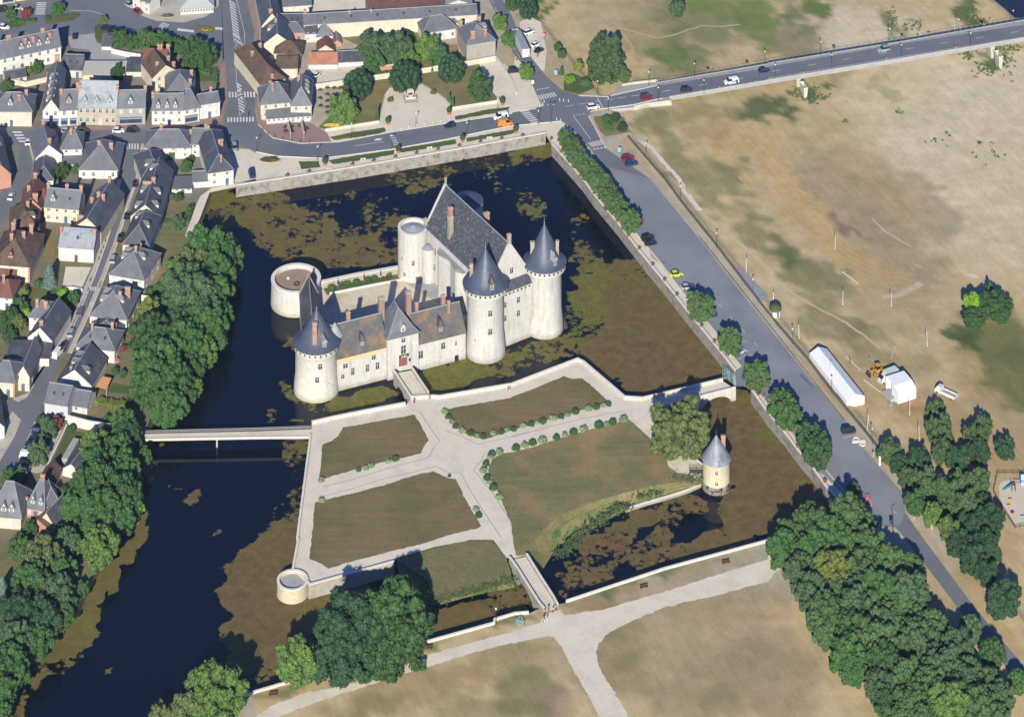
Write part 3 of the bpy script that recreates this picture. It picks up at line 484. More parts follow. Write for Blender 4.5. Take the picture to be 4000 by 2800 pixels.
lawn("1,2 780,618 1420,503 1470,580 1550,730 1500,800 1480,850 1290,895 1000,960 600,1080 565,1075 575,1000 595,770 680,740 740,690", lawn_brown, .06)
lawn("1,2 530,1290 620,1265 880,1205 1200,1120 1400,1050 1590,1010 1640,1030 1720,1070 1790,1080 1900,1300 2020,1500 1990,1520 1700,1590 | 1,3 1500,50 900,200 650,275 590,235 530,205 478,190 | 1,2 500,1600", lawn_brown, .06)
lawn("1,2 1715,452 2296,350 | 2,2 0,340 200,270 460,158 540,182 630,178 700,230 880,400 600,470 200,585 0,640 | 1,2 2200,675 2050,725 1850,665 1780,590 1720,500", lawn_brown, .06)
lawn("2,2 0,840 200,790 500,690 800,610 1050,545 1270,740 1380,830 1400,960 1480,1020 1600,1050 1660,1092 1300,1133 1000,1203 700,1294 420,1404 320,1503 | 2,3 112,115 132,152 40,160 20,90 | 2,2 -10,1480 | 1,2 2210,1290 2140,1130 2080,1000 2120,900 2200,850", lawn_mixed, .06)
lawn("1,3 1260,195 1600,85 1900,20 2120,15 2240,170 2290,300 2290,400 1850,520 1600,590 1540,380", bankgrass, .045)
def zebra(c, r, x0, y0, x1, y1, n, bx, by, w=.5, z=.09, terrain=False):
    mb = MB(); o = g(*q(c, r, x0, y0), z)
    for i in range(n):
        t0, t1 = i / n, (i + w) / n
        vs = []
        for t, k in ((t0, 0), (t1, 0), (t1, 1), (t0, 1)):
            p = g(*q(c, r, x0 + (x1 - x0) * t + bx * k, y0 + (y1 - y0) * t + by * k), z); vs.append((p.x - o.x, p.y - o.y, 0))
        if (Vector(vs[1]) - Vector(vs[0])).cross(Vector(vs[2]) - Vector(vs[0])).z < 0: vs = vs[::-1]
        mb.poly(vs)
    return struct(mb.build('road_marking', paint, loc=o))
zebra(2, 0, 232, 858, 385, 825, 7, 28, 38); zebra(2, 0, 70, 1000, 180, 1115, 7, 75, -12); zebra(2, 0, 680, 1280, 800, 1255, 7, 40, 42); zebra(2, 0, 215, 805, 330, 785, 5, 14, 4, .7); zebra(2, 0, 725, 1335, 850, 1315, 4, 12, 10, .6)
zebra(0, 0, 330, 25, 315, 140, 7, 85, 0); zebra(0, 0, 1450, 205, 1400, 275, 5, 70, 18); zebra(0, 0, 2050, 825, 2296, 825, 9, 5, 50); zebra(0, 0, 2040, 1055, 2290, 1050, 9, 0, 42); zebra(0, 0, 1130, 1290, 1255, 1290, 5, 0, 50); zebra(0, 0, 110, 1180, 180, 1290, 4, 80, 0)
zebra(1, 0, 1195, 1215, 1240, 1310, 6, 50, 4, .35); zebra(0, 1, 805, 965, 865, 965, 3, 8, 34, .6); zebra(0, 1, 805, 1105, 845, 1103, 2, 8, 34, .6)
zebra(0, 0, 2055, 0, 2105, 370, 14, 55, 40, .5); zebra(0, 0, 2085, 300, 2130, 390, 4, 70, 50, .5); zebra(0, 0, 2120, 740, 2150, 1000, 9, 45, 30, .5)
def line(s, w=.12, z=.085, dash=None):
    P = [g(X, Y, z) for X, Y in pts(s)]; mb = MB(); o = P[0]
    if dash:
        Q = []; 
        for a, b in zip(P, P[1:]):
            L = (b - a).length; d = (b - a) / L; t = 0
            while t + dash[0] < L: strip(mb, [a + d * t - o, a + d * (t + dash[0]) - o], w, -.01, .004); t += sum(dash)
    else: strip(mb, [p - o for p in P], w, -.01, .004)
    return struct(mb.build('road_marking', paint, loc=o))
line("0,0 2060,0 2100,370 2190,480 2195,300 2120,0", .15); line("0,0 2112,400 2115,560 2120,720 2150,1040", .12); line("0,0 2120,740 2200,920 2195,960 2155,1040", .12)
line("1,0 880,1310 1150,1270", .15); line("2,0 550,1040 710,1255", .15); line("2,0 550,1037 670,1018", .3, dash=(.5, .6)); line("2,0 765,880 820,975", .25)
line("2,0 480,955 1330,825", .13, dash=(3, 1.6)); line("0,0 620,95 800,100 920,130", .15); line("1,0 2110,-10 2180,150", .14, dash=(3, 3)); line("2,0 1,405 180,700", .14, dash=(3, 3)); line("2,1 1750,1010 2296,1600", .12, dash=(2, 5))
zebra(0, 0, 1590, 278, 1740, 295, 1, 0, -22, 1); zebra(0, 0, 1930, 245, 1995, 250, 1, 0, 22, 1); zebra(1, 0, 1055, 1262, 1110, 1262, 1, 25, -20, 1)
def kerb(s, w=.25, h=.13):
    P = [g(X, Y, 0) for X, Y in pts(s)]; mb = MB(); strip(mb, [p - P[0] for p in P], w, 0, h); return struct(mb.build('kerb', coping, loc=P[0]))
kerb("1,0 0,1364 200,1404 600,1422 1200,1344 1700,1254 2296,1129 | 2,0 0,1132 430,1090"); kerb("1,0 20,1120 150,1240 400,1290 750,1275 1200,1190 2296,1018 | 2,0 0,1008 220,975"); kerb("2,0 600,862 850,870 1300,770"); kerb("2,0 700,1010 760,985 1100,940 1350,882")
kerb("2,1 1100,470 1340,760 1580,1080 1760,1290 2000,1590"); kerb("3,2 500,980 720,1240"); kerb("2,0 690,1045 760,1180 840,1330")
kerb("0,1 1240,0 1150,200 1060,560 940,880 830,1150 640,1560"); kerb("0,1 1090,0 1035,180 1045,290 960,560 850,870 760,1080 560,1560")
def wall_face(name, label, P, ztop, mat_=rubble, thick=.55, cat='wall', zb=-3.4, cop=True, group=None, name2='coping'):
    o0 = Vector((P[0].x, P[0].y, 0)); t = thing(name, label, cat, (o0.x, o0.y, zb), group=group)
    Q = [Vector((p.x - o0.x, p.y - o0.y)) for p in P]; zt = ztop if isinstance(ztop, (list, tuple)) else [ztop] * len(P)
    mb = MB(); strip(mb, Q, thick, 0, [z - zb for z in zt]); mb.build('wall_body', mat_, t)
    if cop: mb = MB(); strip(mb, Q, thick + .18, [z - zb + .002 for z in zt], [z - zb + .16 for z in zt]); mb.build(name2, coping, t)
    return t
wall_face('quay_wall', 'long grey rubble quay wall with pale coping between main road promenade and moat', nw, .75)
wall_face('quay_wall', 'grey rubble moat wall beside the tree lined parking road, from road junction to bridge gate', ew, .75)
wall_face('quay_wall', 'grey rubble moat wall beside the parking road, between the bridge gate and the wood', ew2, .75)
wall_face('moat_wall', 'low pale wall edging the moat beside the park path, east of the park footbridge', sw, .45, white_wall, .4)
wall_face('moat_wall', 'low pale wall with a stepped kink edging the moat, west of the park footbridge', sww[1:], .45, white_wall, .4)
wall_face('garden_wall', 'pale garden parapet along the moat between the long footbridge and the drawbridge', isl[1:5], PZ - .05, stone)
wall_face('garden_wall', 'pale zigzag garden parapet facing the keep, from drawbridge to arched stone bridge', isl[5:13], PZ - .05, stone)
wall_face('garden_wall', 'long straight west parapet wall of the castle garden above the open moat', isl_w[5:], PZ - .3, stone, .45)
wall_face('garden_wall', 'pale rubble retaining wall running from the round bastion along the lower garden path', isl_w[:3] + [isl_w[3]], PZ - .1, stone_dark)
wall_face('garden_wall', 'low wall of the garden behind the spreading tree, running to the little round tower', isl[15:], PZ - .2, stone_dark, .5)
wall_face('ruined_wall', 'low broken pale stone edging between the reeds and the little round tower', [g(X, Y, -2.2) for X, Y in pts("2,2 1015,1350 1200,1290 1400,1235 1600,1170 1690,1125")], -2.2, stone_dark, .5)
def bank(name, m, top, bot, zt=0, zb=-3.3):
    A = [g(X, Y, zt) for X, Y in pts(top)]; B = [g(X, Y, zb) for X, Y in pts(bot)]; c = A[0]; mb = MB(); n = len(A)
    sub = 4
    for i in range(n - 1):
        for j in range(sub):
            f = lambda a, b, t: a.lerp(b, t) - c
            mb.poly([f(A[i], B[i], j / sub), f(B[i], A[i], 1 - (j + 1) / sub), f(B[i + 1], A[i + 1], 1 - (j + 1) / sub), f(A[i + 1], B[i + 1], j / sub)][::1])
    o = mb.build(name, m, loc=c); 
    for p in o.data.polygons: pass
    return struct(o)
bank('grass_bank', bankgrass, "2,2 1720,1020 1660,1090 1300,1130 1000,1200 700,1290 420,1400 320,1500 | 2,3 110,110 130,150 20,180", "2,2 1760,1110 1700,1155 1400,1240 1010,1360 860,1450 650,1570 480,1650 | 2,3 400,130 290,300 200,360", .02)
bank('reed_bank', reeds, "2,2 1000,1240 800,1330 620,1400 440,1500 350,1570", "2,2 1010,1368 860,1460 650,1580 480,1660 380,1730", -.9, -3.2)
bank('grass_bank', bankgrass, "1,3 2250,180 2240,120 1900,70 1600,120 1260,195", "1,3 2300,440 2200,460 1850,540 1600,610 1300,470", .02)
bank('reed_bank', reeds, "1,3 2290,330 2050,360 1850,410 1620,460 1500,450", "1,3 2320,450 2100,490 1850,550 1600,620 1500,600", -1.3, -3.1)
bank('grass_bank', bankgrass, ' '.join('%d,%d' % (X - 6, Y + 2) for X, Y in west_shore), ' '.join('%d,%d' % (X + 14 + 6 * math.sin(i * 2), Y + 10) for i, (X, Y) in enumerate(west_shore)), .02, -3.1)
lev = "2,0 1040,1215 1200,1400 1380,1607 | 2,1 1510,180 1840,590 2000,800 2200,1060 2296,1190 | 3,2 -60,-500 100,-300 360,0 580,290 880,650 990,790 1130,1010"
P = [g(X, Y, .5) for X, Y in pts(lev)]
wall_face('levee_wall', 'long low dark stone levee wall between the parking road and the dry river plain', P, .45, mat('levee_stone', cv(120, 114, 104), .2, .8, .95, fine=3), .6, zb=-1.2, cop=False)
def bridge_deck():
    top = pts("2,0 1290,745 2296,575 | 3,0 0,570 1200,375 2296,182 3000,58"); bot = pts("2,0 1415,905 2296,757 | 3,0 0,755 1200,560 2296,375 3000,258")
    Z = .35
    T_ = [g(X, Y, Z) for X, Y in top]; Bm = [Vector((v.x, v.y, Z)) for v in (g(X, Y, Z - 1.1) for X, Y in bot)]; o = T_[0].copy(); o.z = -5
    t = thing('road_bridge', 'long road bridge with grey deck, railings and pale concrete piers over the dry river plain', 'bridge', o)
    L = lambda p, z: (p.x - o.x, p.y - o.y, z - o.z)
    mb = MB(); n = len(T_)
    for zt, zb, mi in ((Z, Z - 1.1, 0),):
        vs = []
        for a, b in zip(T_, Bm): vs += [L(a, zt), L(b, zt), L(b, zb), L(a, zb)]
        fs = []
        for i in range(n - 1):
            p, r = 4 * i, 4 * i + 4
            fs += [(p, p + 1, r + 1, r), (p + 1, p + 2, r + 2, r + 1), (p + 2, p + 3, r + 3, r + 2), (p + 3, p, r, r + 3)]
        fs += [(0, 3, 2, 1), (4 * n - 4, 4 * n - 3, 4 * n - 2, 4 * n - 1)]; mb.add(vs, fs)
    dk = mb.build('deck', mat('deck_concrete', ch(150, 150, 150), .08, .4, .9, fine=1.5), t)
    ct = pts("2,0 1290,775 2296,612 | 3,0 0,602 1200,395 2296,225 3000,95"); cb = pts("2,0 1330,884 2296,722 | 3,0 0,697 1200,505 2296,331 3000,215")
    mb = MB(); A_ = [g(X, Y, Z) for X, Y in ct]; B_ = [g(X, Y, Z) for X, Y in cb]
    for i in range(n - 1): mb.poly([L(A_[i], Z + .03), L(B_[i], Z + .03), L(B_[i + 1], Z + .03), L(A_[i + 1], Z + .03)])
    mb.build('carriageway', asphalt, dk)
    mid = [a.lerp(b, .5) for a, b in zip(A_, B_)]; cum = 0
    for a, b in zip(mid, mid[1:]):
        Ln = (b - a).length; d = (b - a) / Ln; s_ = 1.5
        while s_ + 3 < Ln: strip(MB(), [Vector(L(a + d * s_, 0)), Vector(L(a + d * (s_ + 3), 0))], .14, Z - o.z + .03, Z - o.z + .045).build('lane_dash', paint, dk); s_ += 13 if a.x > 30 else 5
    mb = MB(); strip(mb, [Vector(L(a.lerp(b, .012), 0)) for a, b in zip(T_, Bm)], .25, Z - o.z, Z - o.z + .15); strip(mb, [Vector(L(a.lerp(b, .985), 0)) for a, b in zip(T_, Bm)], .3, Z - o.z, Z - o.z + .35); mb.build('edge_beam', concrete, dk)
    for nm, lst, fr, hh in (('railing', T_, Bm, 1.0), ('railing', Bm, T_, .85)):
        Pn = [a.lerp(b, .02) for a, b in zip(lst, fr)]; mb = MB()
        for zz in (hh, hh * .35): strip(mb, [Vector(L(p, 0)) for p in Pn], .06, Z - o.z + zz, Z - o.z + zz + .06)
        for a, b in zip(Pn, Pn[1:]):
            k = int((b - a).length / 2.2)
            for i in range(k):
                p = L(a.lerp(b, i / k), 0); mb.box(p[0] - .05, p[0] + .05, p[1] - .05, p[1] + .05, Z - o.z + .1, Z - o.z + hh)
        mb.build(nm, zincr, t)
    for X, (Xt, Yt, Xb, Yb) in enumerate(((3118, 300, 3142, 378), (3879, 205, 3903, 262))):
        pb = gt(Xb, Yb); d = (Bm[3] - Bm[2]).normalized(); nn = Vector((-d.y, d.x, 0))
        for off in (.4, 7.2):
            mb = MB(); c = pb + nn * off; zb = pb.z - .5
            pr = [(-.45, -1.5), (.45, -1.5), (.45, 1.6), (-.45, 1.6)]; tp = [(-.8, -1.9), (.8, -1.9), (.8, 2.2), (-.8, 2.2)]
            vs = [L(c + d * a + nn * b, zb) for a, b in pr] + [L(c + d * a + nn * b, Z - 1.05) for a, b in tp]
            mb.add(vs, [(0, 1, 5, 4), (1, 2, 6, 5), (2, 3, 7, 6), (3, 0, 4, 7)]); mb.build('pier', concrete_v, t)
    def wing(s, zt):
        P = [g(X, Y, zt) for X, Y in pts(s)]; mb = MB(); strip(mb, [Vector(L(p, 0)) for p in P], .5, .6, zt - o.z); mb.build('wing_wall', concrete_v, t)
    wing("2,0 1090,950 1200,925 1420,898 1425,905", .5); wing("2,0 985,755 1090,735 1305,712 1310,745", .5)
    mb = MB(); P = [g(X, Y, -.02) for X, Y in pts("2,0 850,868 985,775 1310,735 1425,905 1090,965 760,990")]; mb.prism([L(p, 0)[:2] for p in P], 1.0, 4.96 + .02); mb.build('embankment', concrete, t)
    return t
zincr = mat('grey_railing', cv(130, 140, 155), .05, 1, .5)
RB = bridge_deck()
def small_bridge(name, label, s_l, s_r, zt, zpar, cat='bridge', rail=None, arch=True, par=.45, z0=-3.3, matp=None, arches=None, deckm=None):
    A_, B_ = gp(s_l, zpar), gp(s_r, zpar); o = A_[0].copy(); o.z = z0
    t = thing(name, label, cat, o); L = lambda p: Vector((p.x - o.x, p.y - o.y))
    mb = MB(); a, b = [L(p) for p in A_], [L(p) for p in B_]
    mb.prism(a + b[::-1], zt - .35 - z0, zt - z0); mb.build('deck', deckm or gravel, t)
    for Q in (a, b):
        m_ = MB()
        if arches:
            p0, p1 = Q[0], Q[-1]; Ln = (p1 - p0).length; K = int(Ln / .35)
            def soff(s):
                for tc, hw, rise in arches:
                    u = (s - tc * Ln) / hw
                    if abs(u) < 1: return math.sqrt(1 - u * u) * rise
                return 0
            d = (p1 - p0) / Ln; nrm = Vector((-d.y, d.x)) * par / 2
            def at_(s):
                acc = 0
                for x, y in zip(Q, Q[1:]):
                    l = (y - x).length
                    if s <= acc + l or y is Q[-1]: return x.lerp(y, min(1, (s - acc) / l))
                    acc += l
            for i in range(K):
                s0, s1 = i * Ln / K, (i + 1) * Ln / K; z_0, z_1 = soff(s0), soff(s1); pa, pb = at_(s0), at_(s1); zt_ = zpar - z0
                vs = []
                for pp, zz in ((pa, z_0), (pb, z_1)):
                    for sgn in (1, -1): vs += [(pp.x + nrm.x * sgn, pp.y + nrm.y * sgn, zz), (pp.x + nrm.x * sgn, pp.y + nrm.y * sgn, zt_)]
                m_.add(vs, [(0, 4, 5, 1), (2, 3, 7, 6), (0, 2, 6, 4), (1, 5, 7, 3)] + ([(0, 1, 3, 2)] if i == 0 else []) + ([(4, 6, 7, 5)] if i == K - 1 else []))
        else: strip(m_, Q, par, (zt - z0 - .3) if not arch else 0, zpar - z0)
        m_.build('parapet', matp or stone, t)
        m_ = MB(); strip(m_, Q, par + .12, zpar - z0 + .002, zpar - z0 + .12); m_.build('coping', coping, t)
    return t
br = small_bridge('stone_bridge', 'pale stone bridge with two round arches leading from the garden to the parking road gate', "2,2 1170,350 1550,262 1890,180", "2,2 1240,445 1650,345 2005,255", .1, PZ, arches=[(.40, 4.4, 2.3), (.78, 4.4, 2.6)])
small_bridge('drawbridge', 'short pale stone bridge with parapets in front of the maroon castle door', "1,2 1240,110 1300,205 1390,340", "1,2 1400,83 1470,190 1545,300", .3, 1.05, arches=[(.42, 3.6, 2.2)], par=.5, matp=stone_dark)
pb = small_bridge('park_bridge', 'narrow pale stone bridge from the garden path down to the park path', "1,3 2275,170 2296,200 | 2,3 50,270 150,430 240,570 285,625", "2,3 130,140 170,205 260,350 370,520 410,595", .1, .95, arches=[(.5, 5.2, 2.4)], par=.5, matp=stone_dark)
fb = small_bridge('footbridge', 'long slender pale footbridge with a dark rail over the open moat to the garden', "0,2 1290,652 2296,628 | 1,2 495,610", "0,2 1290,722 2296,704 | 1,2 495,700", 0, .25, arch=False, par=.25, matp=concrete_v, z0=-3.2)
mb = MB(); a_, b_ = gp("0,2 1290,650 2296,628 | 1,2 495,608", .9), None; o_ = fb.location
Q = [Vector((p.x - o_.x, p.y - o_.y)) for p in a_]; strip(mb, Q, .08, 3.9, 4.0)
for i in range(60):
    L_ = (Q[-1] - Q[0]); p = Q[0] + L_ * i / 59; mb.box(p.x - .04, p.x + .04, p.y - .04, p.y + .04, 3.2, 3.95)
strip(mb, Q, .04, 3.3, 3.6); mb.build('handrail', blackm, fb)
for tt in (.44,):
    mb = MB(); p = Q[0].lerp(Q[-1], tt); mb.tube((p.x, p.y - 2, 0), (p.x, p.y - 2, 2.9), .25, n=10); mb.build('pier', concrete_v, fb)

dk_ = mat('asphalt_patch', ch(104, 108, 116), .06, .4, .9, fine=1.6, fk=.4)
for s_ in ("2,1 1340,745 1375,738 1385,748 1350,756", "2,1 1390,775 1410,770 1412,780 1395,783", "3,2 630,300 700,390 680,400 610,310", "3,2 300,130 420,250 400,270 280,150", "2,0 900,1440 1000,1480 980,1520 880,1480", "1,0 1450,1215 1700,1175 1705,1190 1455,1230", "0,0 2200,600 2240,600 2245,760 2205,760"): sheet('road_patch', s_, dk_, .095, rag=.05)
for s_ in ("2,1 1990,1470 2110,1450", "2,1 2070,1590 2190,1570", "2,2 2030,5 2060,-5", "3,2 0,246 75,230", "3,2 670,715 800,680"): line(s_, .12, .1)

edge_m = mat('drain_edging', ch(160, 155, 150), .08, 1, .9)
for s_ in ("1,2 600,1150 850,1090 1200,980 1540,890 1565,860 1600,790 1640,750", "1,2 570,1245 850,1170 1100,1090 1400,1020 1610,965 1720,1020 1840,1030 1920,1180 2060,1400 2200,1607", "1,2 1380,450 1480,490 1560,620 1650,745", "1,2 1690,640 1850,700 1990,770 2296,700 | 2,2 0,700 300,625 600,545 1000,470", "1,2 2296,1480 2120,1200 1950,1000 2020,920 2040,860"):
    P = [g(X, Y, .05) for X, Y in pts(s_)]; mb = MB(); strip(mb, [p - P[0] for p in P], .22, 0, .02); struct(mb.build('path_edging', edge_m, loc=P[0]))
track_m = mat('worn_track', ch(190, 172, 144), .1, .4, .98, fine=2); mown = mat('mown_strip', ch(188, 162, 118), .1, .3, .98, fine=2)
def track(s, w, m, z=.05):
    P = [gt(X, Y) for X, Y in pts(s)]; Q = []
    for a, b in zip(P, P[1:]):
        k = max(1, int((b - a).length / 1.5)); Q += [a.lerp(b, i / k) for i in range(k)]
    Q.append(P[-1]); r = np.random.RandomState(len(Q)); vs, fs = [], []
    for i, p in enumerate(Q):
        d = (Q[min(i + 1, len(Q) - 1)] - Q[max(i - 1, 0)]); d.z = 0; d.normalize(); n = Vector((-d.y, d.x, 0)); c = p + n * r.normal() * .12
        for sg in (-1, 1): v = c + n * sg * w / 2 * r.uniform(.6, 1.3); vs.append((v.x - Q[0].x, v.y - Q[0].y, terr(v.x, v.y) + z - Q[0].z))
    fs = [(2 * i, 2 * i + 2, 2 * i + 3, 2 * i + 1)[::-1] for i in range(len(Q) - 1)]
    mb = MB(); mb.add(vs, fs); struct(mb.build('worn_track', m, loc=Q[0]))
track("2,1 1390,20 1550,200 1690,300 1850,420 2100,620 2296,800 | 3,1 0,850 200,1010 460,1165 700,1290 860,1400 1000,1520", .9, track_m); track("2,0 1040,1190 1250,1330 1400,1500 1500,1607 | 2,1 1560,130 1690,285", 1.6, mat('chalky_track', ch(206, 198, 186), .06, .5, .98, fine=2), .055)
track("2,0 960,250 1130,300 1300,345 1450,320 1580,270 1720,232 1900,240 2050,220", .6, track_m); track("2,0 900,255 1010,330 1080,430 1105,560 1090,680", .7, mown); track("3,1 1030,1060 1150,1050 1260,1000 1380,930", 2.2, track_m); track("3,1 930,355 1040,460 1160,540 1290,610", .8, track_m)
for k in range(4): track("2,1 2000,-50 2296,%d | 3,1 120,%d 420,%d 700,%d 1000,%d" % (120 + k * 45, 180 + k * 50, 400 + k * 55, 620 + k * 50, 800 + k * 40), .5, mown, .045)
def make_window(w, h, mull=True, fm=None, depth=.12):
    f = MB(); t = .1
    f.box(-w / 2, w / 2, -.06, depth, 0, t); f.box(-w / 2, w / 2, -.06, depth, h - t, h); f.box(-w / 2, -w / 2 + t, -.06, depth, t, h - t); f.box(w / 2 - t, w / 2, -.06, depth, t, h - t)
    if mull: f.box(-.045, .045, -.05, depth, t, h - t); f.box(-w / 2 + t, -.045, -.045, depth, h * .62, h * .62 + .08); f.box(.045, w / 2 - t, -.045, depth, h * .62, h * .62 + .08)
    p = MB(); p.box(-w / 2 + t, w / 2 - t, -.02, depth, t, h - t)
    return f, p
WPROTO = {}
def window(parent, x, y, z, rot=0, w=1.0, h=1.5, kind='open', name='window', mull=True):
    key = (w, h, kind, mull)
    if key not in WPROTO:
        if kind == 'shut':
            f = MB(); f.box(-w / 2, -.01, -.07, .05, 0, h); f.box(.01, w / 2, -.07, .05, 0, h); WPROTO[key] = (f.build('shutter', shutterm, link=False).data, None)
        elif kind == 'blue':
            f = MB(); f.box(-w / 2, w / 2, -.08, .05, 0, h); WPROTO[key] = (f.build('shop_front', blueshop, link=False).data, None)
        else:
            f, p = make_window(w, h, mull); WPROTO[key] = (f.build('window', frame_stone if kind == 'stone' else whitem, link=False).data, p.build('pane', glassm, link=False).data)
    fm, pm = WPROTO[key]
    nm = 'shutter' if kind == 'shut' else 'shop_front' if kind == 'blue' else name
    o = bpy.data.objects.new(nm, fm); COL.objects.link(o); o.parent = parent; o.location = (x, y, z); o.rotation_euler = (0, 0, rot)
    if pm: p = bpy.data.objects.new('pane', pm); COL.objects.link(p); p.parent = o
    return o
blueshop = mat('blue_shop_paint', cv(120, 140, 178), .05, 1, .6)
frame_stone = mat('window_surround', cv(236, 230, 216), .05, 1, .9)
leadroof = mat('lead_roof', cv(168, 172, 178), .1, .5, .6, fine=2)
def chimney(parent, x, y, z0, z1, sx=.9, sy=.6, m=None, rot=0, pots=2):
    mb = MB(); mb.box(-sx / 2, sx / 2, -sy / 2, sy / 2, 0, z1 - z0); mb.box(-sx / 2 - .1, sx / 2 + .1, -sy / 2 - .1, sy / 2 + .1, z1 - z0 + .002, z1 - z0 + .22, 1)
    for i in range(pots): mb.lathe([(.14, z1 - z0 + .2), (.11, z1 - z0 + .6)], 8, (i - (pots - 1) / 2) * sx / max(1, pots) * .9, 0, 2, capt=True)
    return mb.build('chimney', [m or brickm, coping_c, potm], parent, (x, y, z0), rotz=rot)
coping_c = mat('chimney_cap', cv(206, 190, 170), .1, 1, .9); potm = mat('chimney_pot', cv(196, 116, 86), .1, 1, .9)
def dormer(parent, x, y, z, rot=0, w=1.5, h=1.5, d=2.4, rh=1.3, wm=None, rm=None, win=True, hip=True):
    wm = wm or cream; rm = rm or slate_dark
    mb = MB(); mb.box(-w / 2, w / 2, 0, d, -.3, h); mb.add([(-w / 2, 0, h), (w / 2, 0, h), (0, 0, h + rh)], [(0, 1, 2)])
    o = mb.build('dormer', wm, parent, (x, y, z), rotz=rot)
    e = .22; r = MB(); top = h + rh + .12; hy = .5 if hip else -.15
    r.slab([(-w / 2 - e, -.3, h - .1), (0, hy, top), (0, d + .9, top), (-w / 2 - e, d + .2, h - .1)], .1); r.slab([(w / 2 + e, -.3, h - .1), (w / 2 + e, d + .2, h - .1), (0, d + .9, top), (0, hy, top)], .1)
    if hip: r.slab([(-w / 2 - e, -.3, h - .1), (w / 2 + e, -.3, h - .1), (0, hy, top)], .1)
    r.build('dormer_roof', rm, o)
    if win: window(o, 0, -.02, .2, 0, w * .62, h * .8, name='dormer_window')
    return o
eL = Vector((.54, -.843)); eW = Vector((.8417, .54))          # keep: along its length towards the camera; across
def round_tower(parent, name, c, R0, R1, Rtop, zrim, m=stone, zb=-3.4, base=(1.06, 4), parent_loc=(0, 0), n=56, corb=True):
    cx, cy = c[0] - parent_loc[0], c[1] - parent_loc[1]
    pr = [(R0 * base[0] + .1, zb), (R0 * base[0], zb + .6), (R0 * 1.02, zb + base[1]), (R1, zb + base[1] + 2)]
    if corb: pr += [(R1 * .995, zrim - 2.6), (R1 + .12, zrim - 2.3), (Rtop - .15, zrim - 1.7), (Rtop - .15, zrim - .02)]
    else: pr += [(Rtop, zrim)]
    mb = MB(); mb.lathe(pr, n); o = mb.build(name, m, parent, (cx, cy, 0)); smooth_by_angle(o, 30); return o
def cone_roof(parent, Rr, z0, z1, n=56, m=None, fin=1.6, conc=.5):
    h = z1 - z0
    pr = [(Rr + .12, z0 - .12), (Rr + .15, z0), (Rr * .86, z0 + h * .075), (Rr * .70, z0 + h * .19), (Rr * .55, z0 + h * .36), (Rr * .37, z0 + h * .58), (Rr * .18, z0 + h * .80), (.12, z0 + h)] if conc else [(Rr + .12, z0 - .12), (Rr + .15, z0), (Rr * .9, z0 + h * .07), (Rr * .62, z0 + h * .33), (Rr * .3, z0 + h * .68), (.1, z0 + h)]
    mb = MB(); mb.lathe(pr, n, capb=True, capt=True); o = mb.build('cone_roof', m or slate_blue, parent); smooth_by_angle(o, 50)
    f = MB(); f.lathe([(.16, z1 - .1), (.2, z1 + .2), (.05, z1 + .35), (.04, z1 + fin)], 8, capt=True); f.lathe([(.02, z1 + fin * .6), (.16, z1 + fin * .7), (.02, z1 + fin * .8)], 8); f.build('finial', leadroof, o)
    return o
slate_blue = mat('blue_slate', cv(84, 94, 116), .14, .7, .5, fine=3, col2=cv(112, 118, 134), s2=.35, t2=(.52, .72), stretch=(1, 1, .3), spec=.35)
def slits(parent, R_, z, n, a0, a1, w=.5, h=.5, name='loophole'):
    for i in range(n):
        a = R(a0 + (a1 - a0) * i / (n - 1)); mb = MB(); mb.box(-w / 2, w / 2, -.06, .1, 0, h)
        mb.build(name, dark_hole, parent, (math.cos(a) * R_, math.sin(a) * R_, z), rotz=a + math.pi / 2)
def tower_windows(parent, R_, lst, kind='stone'):
    for adeg, z, w, h in lst:
        a = R(adeg); window(parent, math.cos(a) * (R_ + .02), math.sin(a) * (R_ + .02), z, a + math.pi / 2, w, h, kind)
fA, fB = Vector((-.7, 43.7)), Vector((-20.7, 75.0))            # gable ends of the keep ridge, front and back
Kc = (fA + fB) / 2
keep = thing('castle_keep', 'great medieval keep with very steep slate roof and four round corner towers in the moat', 'castle', (Kc.x, Kc.y, 0))
KL = (fA - fB).length; HW = 7.3; KE, KR = 15.2, 25.6
def kp(l, w, z): p = eL * l + eW * w; return (p.x, p.y, z)      # keep frame: l along (camera side +), w across (right +)
hl = KL / 2
mb = MB(); mb.add([kp(hl, -HW, -3.4), kp(hl, HW, -3.4), kp(-hl, HW, -3.4), kp(-hl, -HW, -3.4), kp(hl, -HW, KE), kp(hl, HW, KE), kp(-hl, HW, KE), kp(-hl, -HW, KE)], [(0, 1, 5, 4), (1, 2, 6, 5), (2, 3, 7, 6), (3, 0, 4, 7)])
for sg in (1, -1):   # gable walls stand proud of the roof with a stone coping
    a, b_ = hl * sg, hl * sg - .6 * sg
    vs = [kp(a, -HW - .1, KE - .02), kp(a, HW + .1, KE - .02), kp(a, 0, KR + .75), kp(b_, -HW - .1, KE - .02), kp(b_, HW + .1, KE - .02), kp(b_, 0, KR + .75)]
    mb.add(vs, [(0, 1, 2), (5, 4, 3), (1, 4, 5, 2), (3, 0, 2, 5), (0, 3, 4, 1)])
mb.build('keep_wall', stone, keep)
mb = MB()
for sg in (1, -1):
    L1, L0 = hl - .6, -hl + .6; mid = 2.2
    mb.slab([kp(L1, sg * (HW + .35), KE - .15), kp(L0, sg * (HW + .35), KE - .15), kp(L0, sg * (HW - 1.1), KE + 1.35), kp(L1, sg * (HW - 1.1), KE + 1.35)], .2)
    mb.slab([kp(L1, sg * (HW - 1.1), KE + 1.35), kp(L0, sg * (HW - 1.1), KE + 1.35), kp(L0, 0, KR), kp(L1, 0, KR)], .2)
